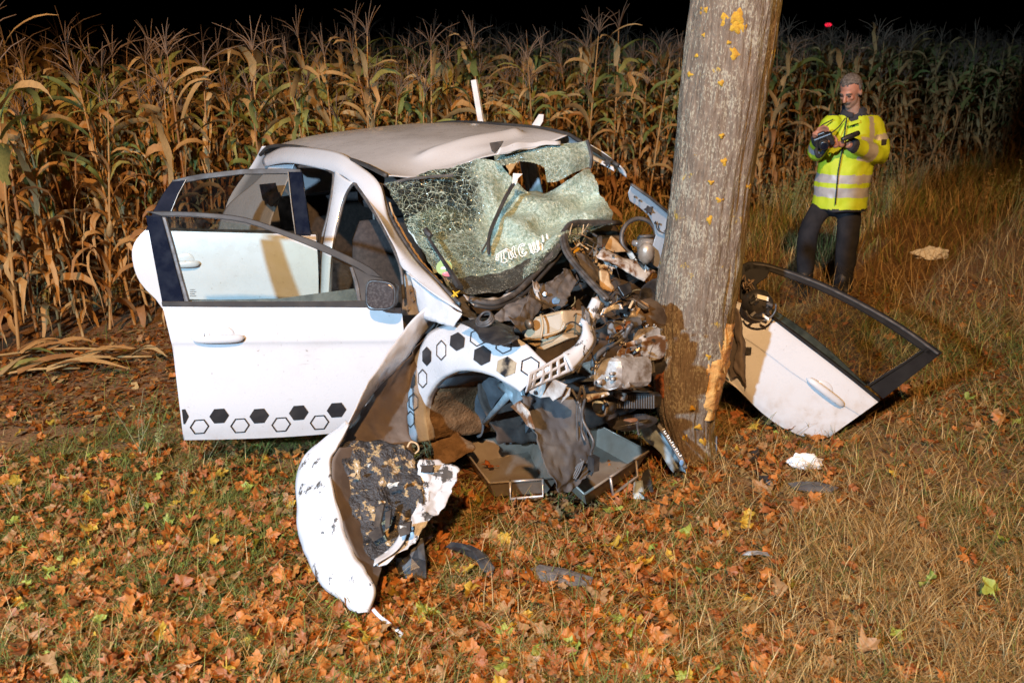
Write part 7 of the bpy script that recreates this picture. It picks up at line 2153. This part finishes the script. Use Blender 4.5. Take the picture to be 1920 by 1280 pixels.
def broken_slat():
    a, b = PY(1002, 240, 7.9), PY(1016, 218, 7.9)
    d = (b - a).normalized(); foot = a - d * (a.z / d.z) * 1.0
    m = MB(); s = Vector((d.z, 0, -d.x)) * .035
    m.prism([foot - s, foot + s, b + s * .9 - d * .03, b + s * .2 + d * .02, b - s * .8], Vector((0, .02, 0)))
    o = m.build('broken_slat', M['white_bag'], None, False, foot); mod_bevel(o, .003, 1)
    tag(o, 'broken pale slat poking up behind the front of the roof', 'slat')
broken_slat()
def far_light():
    p = PY(1553, 47, 160)
    root = empty('distant_mast', (p.x, p.y, 0), 'far mast with a tiny red lamp in the black sky', 'mast')
    m = MB(); m.tube([Vector((p.x, p.y, 0)), Vector((p.x, p.y, p.z))], [.25, .08], 8); m.build('mast_pole', M['trim'], root)
    mt, n, l = nt('red_lamp'); b = n['Principled BSDF']; b.inputs['Base Color'].default_value = (.3, .01, .02, 1)
    b.inputs['Emission Color'].default_value = (1, .02, .06, 1); b.inputs['Emission Strength'].default_value = 1.2
    m = MB(); m.ball(p, .55, .3, .3, nu=10, nv=6); m.build('warning_lamp', mt, root, True)
far_light()

# ------------------------------------------------------------ weeds
def weed_proto(seed, tall=.5):
    r_ = random.Random(seed); st, lv = MB(), MB()
    for k in range(r_.randint(4, 7)):
        az = r_.uniform(0, 6.28); ln = r_.uniform(.05, .45); L = tall * r_.uniform(.6, 1.1)
        d = Vector((math.cos(az) * math.sin(ln), math.sin(az) * math.sin(ln), math.cos(ln)))
        pts = [d * (L * t) + Vector((0, 0, -.12 * L * t * t)) + nz3((k, t, seed), 1.7) * .04 for t in (0, .25, .5, .75, 1)]
        st.tube(pts, [.0035, .003, .0026, .002, .001], 4)
        for q in range(26):
            t = r_.uniform(.25, 1); i = min(3, int(t * 4)); p = pts[i].lerp(pts[i + 1], t * 4 - i)
            e = Vector((r_.uniform(-1, 1), r_.uniform(-1, 1), r_.uniform(-.1, 1))).normalized() * r_.uniform(.010, .032); s = e.orthogonal().normalized() * e.length * .22
            lv.add([p, p + e * .5 + s, p + e, p + e * .5 - s], [(0, 1, 2, 3)])
    return st, lv
pmat('weed_stem', (0.16, 0.17, 0.06), 0.7, col2=(0.22, 0.17, 0.08), scale=20, objvar=.4)
pmat('weed_leaf', (0.14, 0.18, 0.05), 0.7, col2=(0.20, 0.19, 0.07), scale=20, objvar=.5)
pmat('weed_dry', (0.26, 0.18, 0.08), 0.8, col2=(0.18, 0.11, 0.05), scale=20, objvar=.5)
def weeds():
    protos = []
    for s in range(6):
        st, lv = weed_proto(s, .5)
        ms = []
        for nm, mb, mt in (('stem', st, 'weed_stem'), ('leaves', lv, 'weed_leaf' if s % 3 else 'weed_dry')):
            me = bpy.data.meshes.new(nm); me.from_pydata([tuple(v) for v in mb.v], [], mb.f); me.materials.append(M[mt]); ms.append((nm, me))
        protos.append(ms)
    def put(px, py, sc, label, grp, k):
        p = PZ(px, py, 0)
        e = empty('weed_plant', (p.x, p.y, -.01), label, 'weed', grp)
        e.scale = (sc,) * 3; e.rotation_euler = (0, 0, random.uniform(0, 6.28))
        for nm, me in protos[k % 6]:
            o = bpy.data.objects.new(nm, me); COL.objects.link(o); o.parent = e
    put(262, 850, .85, 'tall yellow-green weed in front of the open door, left of its bottom corner', None, 1)
    put(300, 862, .6, 'shorter green weed between the tall weed and the door corner', None, 2)
    put(505, 828, .55, 'thin dry weed standing before the hexagon decals of the door', None, 0)
    put(545, 830, .5, 'spindly dry weed below the right end of the door decals', None, 3)
    put(640, 828, .5, 'thin green weed where the door meets the folded bonnet', None, 4)
    put(808, 862, .62, 'spindly weed standing in front of the wheel arch', None, 0)
    put(740, 880, .4, 'small weed tucked behind the folded bonnet', None, 5)
    put(1462, 800, .4, 'weed bending against the lower edge of the torn-off door', None, 1)
    random.seed(77)
    for k in range(30):
        px = random.uniform(1420, 1910); t = (px - 1420) / 500
        put(px, random.uniform(345, 430) - 10 * t, random.uniform(.9, 1.7), 'bushy weed in the rough grass at the foot of the corn on the right', 'weeds along the corn on the right', k)
    for k in range(24):
        px = random.uniform(0, 280)
        put(px, random.uniform(520, 640) - .25 * px, random.uniform(.5, 1.25), 'scrubby weed at the foot of the corn left of the car', 'weeds along the corn on the left', k)
    for k in range(14):
        px = random.uniform(20, 620)
        put(px, random.uniform(860, 1010), random.uniform(.2, .38), 'small weed sprout in the leafy grass at lower left', 'weed sprouts at lower left', k)
weeds()
# corn stalks knocked flat on the bare soil at the left
def flat_stalk(a, b, label, seed):
    r_ = random.Random(seed); p, q = PZ(*a, .03), PZ(*b, .03)
    root = empty('fallen_corn_stalk', Vector((p.x, p.y, 0)), label, 'corn stalk', 'corn stalks lying on the soil')
    m = MB(); m.tube(crom([p, p.lerp(q, .5) + UP * .03, q], 8), .009, 6); m.build('stalk', M['corn_pale'], root, True)
    d = (q - p).normalized(); s = Vector((-d.y, d.x, 0))
    for k in range(7):
        t = r_.uniform(.1, .9); c = p.lerp(q, t) + UP * .02; e = (d * r_.uniform(.5, 1) + s * r_.uniform(-.6, .6)).normalized(); L = r_.uniform(.25, .5); w = r_.uniform(.018, .034); n_ = Vector((-e.y, e.x, r_.uniform(-.5, .5))).normalized()
        A, B = [], []
        for i in range(7):
            f = i / 6; c2 = c + e * (L * f) + UP * (.05 * math.sin(f * 3) + .01) + s * (.04 * math.sin(f * 4 + k)); ww = w * (1 - f ** 2) + .002
            A.append(c2 - n_ * ww); B.append(c2 + n_ * ww)
        mb = MB(); mb.add([v for ab in zip(A, B) for v in ab], [(2 * i, 2 * i + 1, 2 * i + 3, 2 * i + 2) for i in range(6)])
        mb.build('leaf', M['corn_green' if r_.random() < .25 else ('corn_pale' if r_.random() < .5 else 'corn_dry')], root, True)
flat_stalk((-20, 668), (230, 655), 'flattened corn stalk lying farthest from the verge, at the left edge', 1)
flat_stalk((10, 690), (285, 668), 'flattened corn stalk with a green leaf on the bare soil', 2)
flat_stalk((-40, 712), (150, 690), 'flattened corn stalk nearest the verge, at the left edge', 3)
